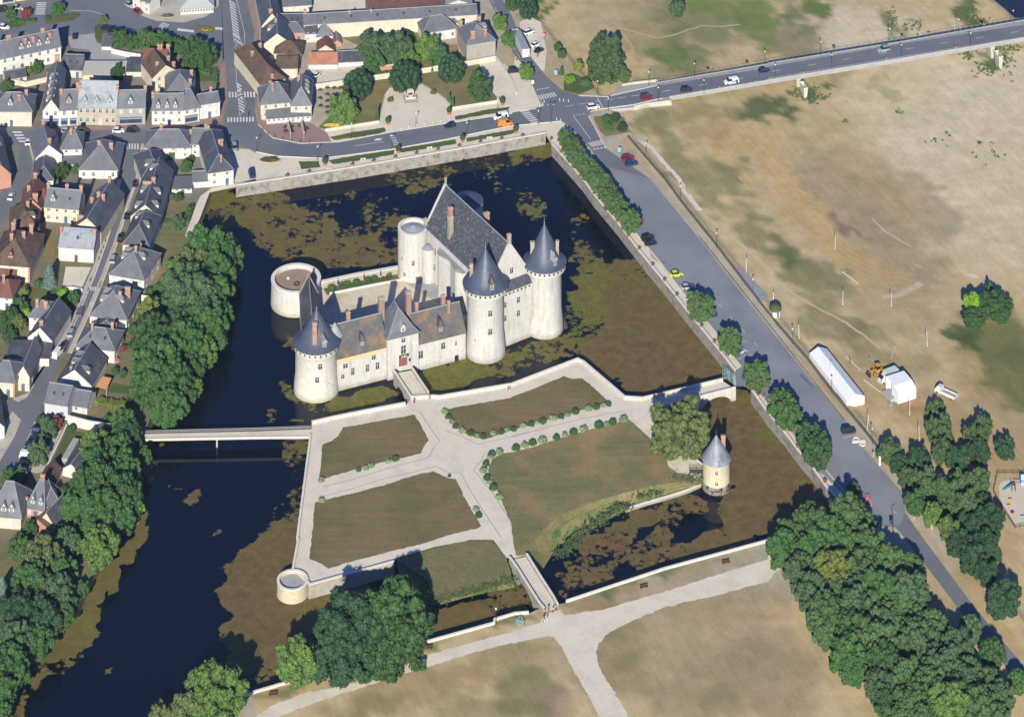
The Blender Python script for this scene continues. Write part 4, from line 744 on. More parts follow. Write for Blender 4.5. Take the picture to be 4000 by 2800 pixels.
kroof = mb.build('main_roof', mat('keep_slate', cv(88, 91, 100), .12, .4, .5, fine=2.2, col2=cv(150, 151, 152), s2=1.3, t2=(.52, .68), spec=.3), keep)
mb = MB(); mb.tube(kp(hl - .6, 0, KR + .05), kp(-hl + .6, 0, KR + .05), .16, n=6); mb.build('ridge_cap', zinc, kroof)
KROT = math.atan2(eW.y, eW.x)
def keep_w(l, z, w=1.2, h=2.2, side='L', name='window'):
    if side == 'L': p = kp(l, -HW - .02, z); rot = math.atan2(eL.y, eL.x)
    elif side == 'F': p = kp(hl + .02, l, z); rot = KROT
    window(keep, *p, rot, w, h, 'stone')
for l, z in ((-12.2, 9.2), (-12.6, 4.2), (3.2, 9)): keep_w(l, z)
for l, z in ((-3.4, 10.5), (-.6, 10.5), (1.9, 10.5), (0.6, 16.6), (-3.2, 5.8), (1.8, 5.8), (1.8, 2.2)): keep_w(l, z, 1.3, 1.9, 'F')
def kchim(l, w, z0, z1, sx, sy, m, pots=2): p = kp(l, w, 0); return chimney(kroof, p[0], p[1], z0, z1, sx, sy, m, KROT, pots)
kchim(-6.5, -5.4, 16.5, 23.2, 1.5, 1.1, stone_dark, 0); kchim(-6.5, -5.4, 23.2, 25.8, 1.35, 1.0, brickm, 1)
kchim(-.5, 3.8, 18, 24.3, 1.6, 1.1, brickm, 3); kchim(hl - .4, .0, KR, KR + 2.6, 1.0, .9, stone_dark, 1); kchim(-hl + .4, 0, KR + .3, KR + 2.0, .5, .5, stone_dark, 0); kchim(-hl + .5, -HW, KE, KE + 2.2, .8, .8, stone_dark, 0)
Tm = Vector((-7.9, 38.0)); Tr = Vector((9.75, 49.4)); Tbl = Vector((-30.4, 71)); Tbr = Vector((-13.9, 82))
def keep_tower(c, Rb, Rtop, zrim, zap, wins, a_l, lab):
    t = round_tower(keep, 'round_tower', c, Rb, Rb - .15, Rtop, zrim, parent_loc=Kc, base=(1.07, 5)); t['label'] = lab
    cr = cone_roof(t, Rtop, zrim, zap)
    slits(t, Rtop - .16, zrim - 1.0, 15, 180, 360, .55, .55); tower_windows(t, Rb - .12, wins)
    return t, cr
tm, cm = keep_tower(Tm, 5.6, 6.75, 17.7, 28.0, [(285, 10.6, 1.4, 1.9), (285, 5.2, 1.4, 1.9), (236, 2.0, .9, 1.5)], 0, 'front round tower with dark blue cone roof beside the entrance wing')
tr, cr = keep_tower(Tr, 5.35, 6.6, 17.3, 28.6, [(300, 3, .5, .6)], 0, 'round tower with dark blue cone roof nearest the parking road')
chimney(cm, -4.2, -.6, 18.3, 23.2, 1.0, .9, stone_dark, pots=2); dormer(cm, 2.0, -5.3, 18.4, R(18), 1.5, 1.9, 2.2, 1.8, brown_dorm := mat('dormer_wood', cv(140, 118, 100), .1, 1, .8), slate_dark)
chimney(cr, -3.6, -.8, 18.1, 23.2, 1.2, 1.0, stone_dark, pots=1); chimney(cr, 3.9, -.9, 18.0, 23.6, .9, .8, stone_dark, pots=1); dormer(cr, 3.2, -4.4, 18.3, R(38), 1.5, 1.8, 2.4, 2.0, brown_dorm, slate_light)
for c, Rb, zr, col, lab in ((Tbl, 4.75, 15.0, zinc, 'rear round tower with a sunken pale metal roof beside the courtyard'), (Tbr, 4.95, 16.6, slate_blue, 'rear round tower with a flat shadowed slate roof behind the keep')):
    t = round_tower(keep, 'round_tower', c, Rb, Rb - .05, Rb, zr, parent_loc=Kc, corb=False, base=(1.05, 4)); t['label'] = lab
    mb = MB(); mb.lathe([(Rb, zr - .05), (Rb, zr + .02), (Rb - .95, zr + .02), (Rb - .95, zr - 1.2)], 48); o = mb.build('parapet_walk', coping, t); smooth_by_angle(o)
    mb = MB(); rr = Rb - .7 if col is zinc else Rb + .1; z_ = zr - .9 if col is zinc else zr + .05
    mb.lathe([(rr, z_ - .1), (rr, z_), (.05, z_ + (1.3 if col is zinc else 1.5))], 24 if col is zinc else 48, capb=True); mb.build('low_cone_roof', col, t)
    if col is zinc: tower_windows(t, Rb, [(225, 6.4, .8, 1.4), (272, 5.6, 1.0, 1.7), (238, 2.0, 1.0, 1.3)])
def pk(x, y): return (x - Kc.x, y - Kc.y)
mb = MB(); c = pk(-25.6, 67.6); mb.lathe([(2.0, -1), (2.0, 10.6)], 24, *c); o = mb.build('stair_turret', stone, keep); smooth_by_angle(o); mb = MB(); mb.lathe([(2.1, 10.6), (.1, 11.4)], 24, *c, capb=True); mb.build('turret_roof', leadroof, o)
A_, B_ = Vector(pk(-20.0, 61.2)), Vector(pk(-15.0, 53.6)); d = (B_ - A_).normalized(); nn = Vector((-d.y, d.x)) * -1
out = []
for k in range(11): a = -math.pi / 2 + math.pi * k / 10; out.append(A_ - d * math.cos(a) * 2.6 + nn * math.sin(a) * 2.6)
out.append(A_.lerp(B_, .5) + nn * 1.5)
for k in range(11): a = math.pi / 2 - math.pi * k / 10; out.append(B_ + d * math.cos(a) * 2.7 + nn * math.sin(a) * 2.7)
out += [B_ - nn * 4.2, A_ - nn * 4.2]
mb = MB(); mb.prism([(p.x, p.y) for p in out], -1, 12.6); o = mb.build('stair_turret', stone, keep)
ctr = sum(out, Vector((0, 0))) / len(out)
mb = MB(); mb.prism([tuple(ctr + (p - ctr) * 1.05) for p in out], 12.602, 12.9); o2 = mb.build('turret_coping', stone_dark, o)
mb = MB(); mb.prism([tuple(ctr + (p - ctr) * .9) for p in out], 12.902, 13.0); mb.build('turret_roof', leadroof, o)
mb = MB(); mb.add([kp(hl, -6.5, -3.4), kp(hl + 2.2, -6.5, -3.4), kp(hl + 2.2, 6.5, -3.4), kp(hl, 6.5, -3.4), kp(hl, -6.5, 13), kp(hl + 2.2, -6.5, 13), kp(hl + 2.2, 6.5, 13), kp(hl, 6.5, 13)], [(0, 1, 5, 4), (1, 2, 6, 5), (2, 3, 7, 6), (4, 5, 6, 7)])
o = mb.build('wall_walk', stone, keep)
mb = MB(); mb.slab([kp(hl + 2.6, -6.3, 13.3), kp(hl + 2.6, 6.3, 13.3), kp(hl - .05, 6.3, 15.0), kp(hl - .05, -6.3, 15.0)], .15); mb.build('lean_to_roof', slate_dark, o)
for l in (-3.2, 1.6):
    for z in (8.6, 4.6): window(keep, *kp(hl + 2.22, l, z), KROT, 1.3, 1.9, 'stone')
for i in range(9): mb = MB(); mb.box(-.28, .28, -.07, .1, 0, .5); mb.build('loophole', dark_hole, o, kp(hl + 2.2, -5.6 + i * 1.4, 12.2), rotz=KROT)
F0 = Vector((-50.3, 19.5)); fd = Vector((.925, .381)).normalized(); fn = Vector((-fd.y, fd.x))
wing = thing('entrance_wing', 'entrance wing with orange lichened roofs either side of a tall gatehouse with maroon door', 'castle', (F0.x, F0.y, 0))
WROT = math.atan2(fd.y, fd.x)
def wp(t, u, z): p = fd * t + fn * u; return (p.x, p.y, z)
def wing_block(t0, t1, dep, ze, zr, name, rm, mwall=stone, sag=.0):
    mb = MB(); h_ = dep / 2
    vs = [wp(t0, 0, -3.4), wp(t1, 0, -3.4), wp(t1, dep, -3.4), wp(t0, dep, -3.4), wp(t0, 0, ze), wp(t1, 0, ze), wp(t1, dep, ze), wp(t0, dep, ze), wp(t0, h_, zr - .2), wp(t1, h_, zr - .2)]
    mb.add(vs, [(0, 1, 5, 4), (1, 2, 6, 9, 5), (2, 3, 7, 6), (3, 0, 4, 8, 7)]); w = mb.build(name, mwall, wing)
    mb = MB(); a = .9; zk = ze + 1.15 
    for k in (0, 1):
        e0, e1, rr = (-.35, a, h_) if k == 0 else (dep + .35, dep - a, h_)
        mb.slab([wp(t0 - .1, e0, ze - .12), wp(t1 + .1, e0, ze - .12), wp(t1 + .1, e1, zk), wp(t0 - .1, e1, zk)], .18); mb.slab([wp(t0 - .1, e1, zk), wp(t1 + .1, e1, zk), wp(t1 + .1, rr, zr), wp(t0 - .1, rr, zr)], .18)
    r = mb.build('roof', rm, wing)
    mb = MB(); mb.tube(wp(t0, h_, zr + .05), wp(t1, h_, zr + .05), .16); mb.build('ridge_cap', zinc, r)
    return w, r
w1, r1 = wing_block(-3.5, 14.6, 10.4, 6.6, 13.4, 'west_wall', lichen); w2, r2 = wing_block(23.9, 39.5, 10.2, 4.9, 11.1, 'east_wall', lichen)
for k in range(7): mb = MB(); mb.box(-.25, .25, -.08, .1, 0, .55); mb.build('loophole', dark_hole, w1, wp(1.2 + k * 2.1, 0, 5.6), rotz=WROT)
mb = MB(); mb.add([wp(-1, -.12, 5.0), wp(14.0, -.12, 5.0), wp(14.0, .1, 5.0), wp(-1, .1, 5.0), wp(-1, -.12, 6.45), wp(14.0, -.12, 6.45), wp(14.0, .1, 6.45), wp(-1, .1, 6.45)], [(0, 1, 5, 4), (0, 3, 2, 1), (1, 2, 6, 5), (3, 0, 4, 7)]); mb.build('loophole_band', mat('ochre_band', cv(232, 214, 170), .06, .8, .9, fine=2), w1)
for t_, z, w_, h_ in ((1.6, 3.2, 1.6, 1.5), (10.4, 3.6, 1.4, 1.5), (.8, .3, 1.2, 1.5), (3.9, .6, 1.2, 2.3), (8.4, .5, 1.2, 2.3), (11.6, .5, 1.3, 2.2)): window(wing, *wp(t_, -.02, z), WROT, w_, h_, 'stone')
for t_, z, w_, h_ in ((25.2, .4, 1.6, 2.4), (32.3, 1.5, 1.5, 2.1), (36.4, 1.6, .8, 1.4)): window(wing, *wp(t_, -.02, z), WROT, w_, h_, 'stone')
mb = MB(); mb.box(-.6, .6, -.07, .1, 0, 1.9); mb.lathe([(0, 0), (0, 0)], 3); mb.build('water_gate', dark_hole, wing, wp(36.6, 0, -3.2), rotz=WROT)
dormer(r1, *wp(7.2, 1.0, 7.9), WROT, 1.3, 1.5, 2.6, 1.7, brown_dorm, slate_dark); dormer(r2, *wp(32.0, 1.0, 6.3), WROT, 1.5, 1.5, 2.6, 1.9, brown_dorm, slate_dark)
chimney(r1, *wp(4.7, 6.3, 0)[:2], 11.5, 15.2, 1.1, .8, None, WROT, 1); chimney(r2, *wp(26.3, 6.4, 0)[:2], 9.5, 12.9, .9, .7, None, WROT, 1); chimney(r2, *wp(34.8, 6.4, 0)[:2], 9.5, 13.2, 1.2, .9, None, WROT, 1); chimney(r2, *wp(35.6, 4.0, 0)[:2], 8.8, 12.6, .8, .7, None, WROT, 1); chimney(r1, *wp(-2.5, 7.5, 0)[:2], 9.8, 13.6, 1.5, .9, stone_dark, WROT, 2)
g0, g1, gu, gd, ge, gz = 14.4, 24.2, -.9, 9.5, 9.1, 15.2
mb = MB(); mb.add([wp(g0, gu, -3.4), wp(g1, gu, -3.4), wp(g1, gd, -3.4), wp(g0, gd, -3.4), wp(g0, gu, ge), wp(g1, gu, ge), wp(g1, gd, ge), wp(g0, gd, ge)], [(0, 1, 5, 4), (1, 2, 6, 5), (2, 3, 7, 6), (3, 0, 4, 7)]); gh = mb.build('gatehouse', stone, wing)
tc = (g0 + g1) / 2; e = .4; ra, rb = wp(tc, gu + 4.1, gz), wp(tc, gd - 2.8, gz + .1)
c4 = [wp(g0 - e, gu - e, ge - .12), wp(g1 + e, gu - e, ge - .12), wp(g1 + e, gd + e, ge - .12), wp(g0 - e, gd + e, ge - .12)]
k4 = [wp(g0 + 1.0, gu + 1.0, ge + 1.0), wp(g1 - 1.0, gu + 1.0, ge + 1.0), wp(g1 - 1.0, gd - 1.0, ge + 1.0), wp(g0 + 1.0, gd - 1.0, ge + 1.0)]
mb = MB(); mb.add(c4 + k4 + [ra, rb], [(0, 1, 5, 4), (1, 2, 6, 5), (2, 3, 7, 6), (3, 0, 4, 7), (4, 5, 8), (5, 6, 9, 8), (6, 7, 9), (7, 4, 8, 9), (3, 2, 1, 0)]); gr = mb.build('pavilion_roof', slate, gh)
mb = MB(); mb.tube(ra, rb, .15); [mb.tube(a, b, .07) for a, b in ((k4[0], ra), (k4[1], ra), (c4[0], k4[0]), (c4[1], k4[1]))]; mb.build('ridge_cap', zinc, gr)
dormer(gr, *wp(tc + .3, gu + .7, ge + .6), WROT, 1.4, 1.5, 2.2, .8, frame_stone, leadroof, hip=False)
chimney(gr, *wp(g0 + .7, gd - 3.2, 0)[:2], 8.5, 17.2, 1.7, 1.3, mat('old_brick', cv(176, 150, 138), .1, 1, .9, fine=3, brick=(.45, .16, .15)), WROT, 0); chimney(gr, *wp(g1 - .6, gd - 3.4, 0)[:2], 8.5, 17.0, 1.5, 1.3, MAT['old_brick'], WROT, 0)
window(gh, *wp(tc + .1, gu - .02, 7.0), WROT, 1.4, 1.5, 'stone'); window(gh, *wp(tc + .1, gu - .02, 3.4), WROT, 1.7, 2.9, 'stone')
mb = MB(); mb.box(-1.5, 1.5, -.5, .0, 0, .12); mb.box(-1.5, 1.5, -.52, -.46, .12, .9, 1); bal = mb.build('balcony', [stone_dark, blackm], gh, wp(tc + .1, gu, 2.9), rotz=WROT)
mb = MB(); [mb.lathe([(.0, .2), (.28, .35), (.3, .55), (0, .75)], 8, x, -.58, m_) for x, m_ in ((-.6, 0), (.1, 1), (.7, 0))]; mb.build('flower_box', [mat('yellow_flowers', cv(214, 206, 120), .1, 3, .9), mat('white_flowers', cv(230, 232, 230), .05, 3, .9)], bal)
door_m = mat('maroon_door', cv(158, 100, 104), .05, 1, .6, stretch=(4, 4, .3))
arch = [(-1.35, 0), (1.35, 0), (1.35, 2.5)] + [(1.35 * math.cos(R(a)), 2.5 + .9 * math.sin(R(a))) for a in range(15, 180, 15)] + [(-1.35, 2.5)]
mb = MB(); k = len(arch); vs = [(x, -.1, z) for x, z in arch] + [(x, .2, z) for x, z in arch]; mb.add(vs, [tuple(range(k))[::-1] if False else tuple(range(k))] + [((i + 1) % k, i, k + i, k + (i + 1) % k) for i in range(k)]); mb.box(-.03, .03, -.13, -.09, .02, 3.2, 1); dr = mb.build('gate_door', [door_m, dark_hole], gh, wp(19.3, gu, .32), rotz=WROT)
mb = MB(); big = [(x * 1.16, z * 1.05) for x, z in arch]; vs = [(x, -.06, z) for x, z in big] + [(x, .2, z) for x, z in big]; mb.add(vs, [tuple(range(k))] + [((i + 1) % k, i, k + i, k + (i + 1) % k) for i in range(k)]); mb.build('door_surround', frame_stone, gh, wp(19.3, gu, .31), rotz=WROT)
mb = MB(); mb.box(-.32, .32, -.1, .05, 0, .95); mb.build('notice_panel', mat('blue_panel', cv(52, 84, 170), .2, 3, .5), gh, wp(21.4, gu, 1.1), rotz=WROT)
Tl = Vector((-57.3, 20.4))
tl = thing('corner_tower', 'round white tower with bell shaped slate roof and brick chimney, left of the entrance wing', 'tower', (Tl.x, Tl.y, 0))
t = round_tower(tl, 'tower_wall', Tl, 6.35, 6.2, 6.75, 11.2, mat('smooth_limestone', cv(236, 231, 220), .05, .3, .9, fine=1.4, col2=cv(214, 204, 182), s2=.12, t2=(.55, .8), stain=.7), parent_loc=Tl, base=(1.05, 3.5)); c_ = cone_roof(tl, 6.85, 11.2, 20.4, conc=1, fin=.9)
slits(t, 6.62, 10.1, 13, 185, 355, .45, .5); tower_windows(tl, 6.22, [(283, 6.4, 1.4, 1.8), (275, 2.6, 1.3, 1.8), (308, .2, 1.1, 1.7)])
chimney(c_, -.2, -4.4, 12.6, 18.8, 1.3, .9, brickm, pots=0); dormer(c_, 2.6, -4.9, 12.2, R(22), 1.6, 1.5, 2.4, 1.7, brown_dorm, slate_light)
mb = MB(); mb.lathe([(2.1, 2), (2.1, 11.2)], 20, 5.2, 3.0); o = mb.build('side_turret', stone, tl); smooth_by_angle(o); mb = MB(); mb.lathe([(2.5, 11.2), (1.6, 12.6), (.1, 14.6)], 20, 5.2, 3.0, capb=True); mb.build('turret_roof', slate_light, o)
Ts = Vector((-65.9, 62.1)); ts = thing('artillery_tower', 'wide low round tower with a flat brown gravel top, rear left of the courtyard', 'tower', (Ts.x, Ts.y, 0))
o = MB().lathe([(7.75, -3.4), (7.6, 0), (7.5, 4.4), (7.5, 4.45), (6.6, 4.45), (6.6, 3.2)], 72).build('tower_wall', stone_dark if False else stone, ts); smooth_by_angle(o)
MB().lathe([(6.62, 3.3), (.01, 3.34)], 60).build('flat_roof', mat('brown_gravel', ch(150, 130, 110), .08, .4, .95, fine=2), ts)
o = MB().lathe([(7.62, 4.3), (7.62, 4.52), (6.5, 4.52), (6.5, 4.3)], 72).build('coping', coping, ts); smooth_by_angle(o)
MB().box(-2.9, -2.1, 1.2, 1.9, 3.3, 3.75).build('roof_hatch', whitem, ts); MB().lathe([(.95, 3.33), (.95, 3.6), (.7, 3.6), (.7, 3.4)], 20, .3, -1.2).build('light_well', dark_hole, ts)
wg = thing('west_wing', 'narrow castle wing with steep dark slate roof joining the flat tower and corner tower', 'castle', (-60, 40, 0))
a0, a1 = Vector((-61.6, 54.2)), Vector((-58.4, 24.5)); d = (a1 - a0).normalized(); nn = Vector((-d.y, d.x)); h2 = 2.7
def ww(p, w, z): v = p + nn * w; return (v.x + 60, v.y - 40, z)
mb = MB(); mb.add([ww(a0, h2, -3.4), ww(a0, -h2, -3.4), ww(a1, -h2, -3.4), ww(a1, h2, -3.4), ww(a0, h2, 4.8), ww(a0, -h2, 4.8), ww(a1, -h2, 4.8), ww(a1, h2, 4.8), ww(a0, 0, 10.2), ww(a1, 0, 10.2)], [(0, 4, 8, 5, 1), (1, 5, 6, 2), (2, 6, 9, 7, 3), (3, 7, 4, 0)]); mb.build('wing_wall', stone, wg)
mb = MB(); [mb.slab([ww(a0 + d * .3, s_ * (h2 + .2), 4.6), ww(a1, s_ * (h2 + .2), 4.6), ww(a1, 0, 10.15), ww(a0 + d * .3, 0, 10.15)], .18) for s_ in (1, -1)]; r_ = mb.build('roof', slate_dark, wg)
mb = MB(); [mb.slab([ww(a0, s_ * (h2 + .3), 4.8), ww(a0 + d * .5, s_ * (h2 + .3), 4.8), ww(a0 + d * .5, 0, 10.7), ww(a0, 0, 10.7)], .35) for s_ in (1, -1)]; mb.build('gable_coping', stone_dark, wg); mb = MB(); mb.tube(ww(a0, 0, 10.3), ww(a1, 0, 10.3), .14); mb.build('ridge_cap', zinc, r_)
def cw(s, z): return [Vector((p.x, p.y)) for p in gp(s, z)]
tw = [g(X, Y, 2.2) for X, Y in pts("1,1 575,925 900,855 1300,785")]
plat = [Vector((-61, 57)), *[Vector((p.x, p.y)) for p in tw], Vector((-26, 70)), Vector((-20, 74)), Vector((-7, 45)), Vector((-9, 42)), Vector((-14, 37.5)), Vector((-51, 22.5)), Vector((-59, 26))]
mb = MB(); mb.prism([(p.x + 35, p.y - 45) for p in plat], -3.4, .4); struct(mb.build('courtyard', mat('courtyard_gravel', ch(206, 194, 172), .05, .2, .95, fine=1.6, col2=ch(192, 178, 152), s2=.12), loc=(-35, 45, 0)))
t = thing('terrace_wall', 'pale rubble terrace wall along the courtyard lawn between the flat tower and the keep', 'wall', (tw[0].x, tw[0].y, 0))
mb = MB(); strip(mb, [p - tw[0] for p in tw], 1.2, -3.4, 2.2); mb.build('wall_body', stone_dark, t); mb = MB(); strip(mb, [p - tw[0] for p in tw], 1.35, 2.202, 2.4); mb.build('coping', coping, t)
sheet('terrace_lawn', "1,1 590,960 1300,815 1400,860 1380,885 700,1010 640,1040", lawn_green, .45)
sheet('courtyard_paving', "1,1 1400,885 1330,920 1500,1030 1640,1110 1900,1050 1880,1000 1640,1060 1630,900", concrete, .46)
kb = [g(X, Y, .6) for X, Y in pts("1,1 660,1025 1010,955 1400,882")]; mb = MB(); strip(mb, [p - kb[0] for p in kb], .4, -.2, .25); struct(mb.build('stone_edging', coping, loc=kb[0]))
c0 = g(*q(1, 1, 1050, 1215), .4); tt = thing('courtyard_turret', 'tiny six sided turret with pointed slate roof rising behind the entrance wing', 'turret', (-41, 31.5, 0))
MB().lathe([(1.9, 0), (1.9, 8.6)], 6).build('turret_wall', white_wall, tt); MB().lathe([(2.3, 8.6), (1.0, 10.2), (.05, 12.4)], 6, capb=True).build('turret_roof', slate, tt)
Tg = g(2798, 1900, WZ); Tg = Vector((Tg.x, Tg.y)); tg_ = thing('round_garden_tower', 'little round cream tower with pointed grey cone roof in the weedy moat', 'tower', (Tg.x, Tg.y, 0))
o = MB().lathe([(3.95, -3.4), (3.9, -2.2), (3.8, -1.9), (3.75, 5.0), (3.9, 5.2)], 48).build('tower_wall', mat('ochre_limestone', cv(230, 216, 188), .06, .4, .9, fine=2, col2=cv(204, 196, 180), s2=.25, t2=(.45, .65)), tg_); smooth_by_angle(o)
o = MB().lathe([(4.0, -3.35), (3.95, -1.2), (3.78, -1.0)], 48).build('rough_base', mat('rough_base', cv(160, 152, 140), .3, 1.5, .95, fine=3, col2=cv(60, 56, 50), s2=.9, t2=(.5, .56), bump=.8), tg_); smooth_by_angle(o)
zt = 5.2; c_ = MB().lathe([(4.25, zt - .1), (4.25, zt), (3.5, zt + .9), (1.9, zt + 3.4), (.12, zt + 6.3)], 48, capb=True, capt=True).build('cone_roof', mat('grey_cone_slate', cv(150, 156, 168), .12, .6, .5, fine=2.5, col2=cv(120, 126, 140), s2=.4, spec=.4), tg_); smooth_by_angle(c_, 50)
MB().lathe([(.06, zt + 6.2), (.04, zt + 8.2)], 6).lathe([(.05, zt + 6.9), (.3, zt + 7.1), (.05, zt + 7.3)], 8).build('finial', blackm, c_); chimney(c_, 2.0, 1.0, zt + 1, zt + 5.2, 1.2, .7, None, 0, 3); tower_windows(tg_, 3.78, [(268, 2.6, .9, 1.3), (268, -.4, .9, 1.3)])
Bt = g(1143, 2268, .3); b0 = thing('bastion', 'squat round pale stone bastion with flat top at the near corner of the garden', 'tower', (Bt.x, Bt.y, 0))
o = MB().lathe([(4.3, -3.4), (4.2, -2), (4.15, .5), (4.15, .55), (3.55, .55), (3.55, -.3)], 48).build('bastion_wall', mat('bastion_stone', cv(228, 214, 186), .08, .4, .9, fine=1.8, col2=cv(190, 184, 172), s2=.2), b0); smooth_by_angle(o)
MB().lathe([(3.6, -.2), (.01, -.15)], 40).build('bastion_floor', concrete, b0); o = MB().lathe([(4.25, .5), (4.25, .7), (3.5, .7), (3.5, .5)], 48).build('coping', coping, b0); smooth_by_angle(o)
for i in range(3): MB().box(2.4 + i * .5, 2.9 + i * .5, 1.2, 3.8, -.6 + .0, .05 - .15 * i).build('step', coping, b0, rotz=R(10))
gt_ = thing('bridge_gate', 'tall pale blue wire gate at the parking end of the stone bridge', 'gate', g(2850, 1485, 0))
o_ = gt_.location
for s_, nm in (("2,2 1890,190 1933,178", 'gate_leaf'), ("2,2 1933,180 1965,215 2003,248", 'gate_leaf')):
    P = [g(X, Y, 0) - Vector(o_) for X, Y in pts(s_)]; mb = MB()
    for a, b in zip(P, P[1:]):
        n_ = max(3, int((b - a).length / .45))
        for i in range(n_ + 1): p = a.lerp(b, i / n_); mb.box(p.x - .05, p.x + .05, p.y - .05, p.y + .05, 0, 2.9)
        for zz in (.2, 1.5, 2.8): strip(mb, [a, b], .07, zz, zz + .1)
    mb.build(nm, bluemetal, gt_)
def zroof(kind, L, D, h, rh, x, y):
    if kind == 'gable': return h + rh * (1 - abs(y - D / 2) / (D / 2))
    if kind == 'gx': return h + rh * (1 - abs(x - L / 2) / (L / 2))
    if kind == 'hip': i = min(D / 2, L * .42) * .9; return h + rh * min(1 - abs(y - D / 2) / (D / 2), x / i, (L - x) / i)
    if kind == 'hx': i = min(L / 2, D * .42) * 1.0; return h + rh * min(1 - abs(x - L / 2) / (L / 2), y / i, (D - y) / i)
    if kind == 'shed': return h + rh * y / D
    return h
def house(label, c, r, x0, y0, x1, y1, h, D, rh, kind='gable', wall=None, roof=None, n=3, fl=2, win='open', dorm=(), chim=(), side=0, name='house', cat='house', cap=True, shop=0, wsz=(1.0, 1.4), door=True, skyl=0, brick=False, z0=0, group=None, base=None):
    A_, B_ = g(*q(c, r, x0, y0), h + z0), g(*q(c, r, x1, y1), h + z0)
    L = (B_ - A_).to_2d().length; ang = math.atan2(B_.y - A_.y, B_.x - A_.x)
    t = thing(name, label, cat, (A_.x, A_.y, z0), ang, group); wall = wall or cream; roof = roof or slate
    mb = MB(); mb.add([(0, 0, -1), (L, 0, -1), (L, D, -1), (0, D, -1), (0, 0, h), (L, 0, h), (L, D, h), (0, D, h)], [(0, 1, 5, 4), (1, 2, 6, 5), (2, 3, 7, 6), (3, 0, 4, 7)])
    if kind == 'gable': mb.add([(0, 0, h), (0, D, h), (0, D / 2, h + rh - .05), (L, 0, h), (L, D, h), (L, D / 2, h + rh - .05)], [(0, 2, 1), (3, 4, 5)])
    if kind == 'gx': mb.add([(0, 0, h), (L, 0, h), (L / 2, 0, h + rh - .05), (0, D, h), (L, D, h), (L / 2, D, h + rh - .05)], [(0, 1, 2), (4, 3, 5)])
    if kind == 'shed': mb.add([(0, 0, h), (0, D, h), (0, D, h + rh - .1), (L, 0, h), (L, D, h), (L, D, h + rh - .1)], [(0, 2, 1), (3, 4, 5), (1, 2, 5, 4)])
    if kind == 'flat': mb.add([(0, 0, h), (L, 0, h), (L, D, h), (0, D, h)], [(0, 1, 2, 3)])
    w = mb.build('wall', wall, t)
    if brick:
        for xx in (.25, L - .25): mb = MB(); mb.box(xx - .28, xx + .28, -.05, .2, 0, h - .1); mb.build('brick_quoin', brickwall, w)
    e = .32; m2 = MB(); rc = MB(); zt = h + rh
    if kind == 'gable':
        for s_ in (0, 1):
            ye = -e if s_ == 0 else D + e; ze = h - e * rh / (D / 2)
            m2.slab([(-.12, ye, ze + .12), (L + .12, ye, ze + .12), (L + .12, D / 2, zt + .12), (-.12, D / 2, zt + .12)], .16)
        rc.tube((-.1, D / 2, zt + .15), (L + .1, D / 2, zt + .15), .12)
    elif kind == 'gx':
        for s_ in (0, 1):
            xe = -e if s_ == 0 else L + e; ze = h - e * rh / (L / 2)
            m2.slab([(xe, -.12, ze + .12), (xe, D + .12, ze + .12), (L / 2, D + .12, zt + .12), (L / 2, -.12, zt + .12)], .16)
        rc.tube((L / 2, -.1, zt + .15), (L / 2, D + .1, zt + .15), .12)
    elif kind in ('hip', 'hx'):
        if kind == 'hip': i = min(D / 2, L * .42) * .9; ra, rb = (i, D / 2, zt), (L - i, D / 2, zt)
        else: i = min(L / 2, D * .42) * 1.0; ra, rb = (L / 2, i, zt), (L / 2, D - i, zt)
        c4 = [(-e, -e, h - .05), (L + e, -e, h - .05), (L + e, D + e, h - .05), (-e, D + e, h - .05)]
        if kind == 'hip': fs = [(0, 1, 5, 4), (1, 2, 5), (2, 3, 4, 5), (3, 0, 4), (3, 2, 1, 0)]
        else: fs = [(0, 1, 4), (1, 2, 5, 4), (2, 3, 5), (3, 0, 4, 5), (3, 2, 1, 0)]
        m2.add(c4 + [ra, rb], fs); up = lambda v: (v[0], v[1], v[2] + .04)
        rc.tube(up(ra), up(rb), .12)
        for a, b in (((0, 4), (1, 5), (2, 5), (3, 4)) if kind == 'hip' else ((0, 4), (1, 4), (2, 5), (3, 5))): rc.tube(up(c4[a]), up((ra, rb)[b - 4]), .07)
    elif kind == 'shed': m2.slab([(-.2, -e, h - .02), (L + .2, -e, h - .02), (L + .2, D + .1, zt + .1), (-.2, D + .1, zt + .1)], .15)
    elif kind == 'flat': m2.box(-.1, L + .1, -.1, D + .1, h + .002, h + .25)
    rf = m2.build('roof', roof, t)
    if rc.v and cap: rc.build('ridge_cap', zinc if roof not in (tile_brown, tile_red, tile_orange) else roof, rf)
    if kind in ('gable', 'hip'):
        mb = MB(); mb.box(-e, L + e, -e - .12, -e, h - .25, h - .1); mb.build('gutter', zinc, rf)
    for (cx, cy, sx, ex) in [(*d_, 1.0, 1.4)[:4] if len(d_) == 2 else d_ for d_ in chim]:
        X, Y = cx * L, cy * D; zr = zroof(kind, L, D, h, rh, X, Y); chimney(rf, X, Y, zr - .6, zr + ex, sx, .6, None, 0 if kind != 'gx' else math.pi / 2 * 0, 2)
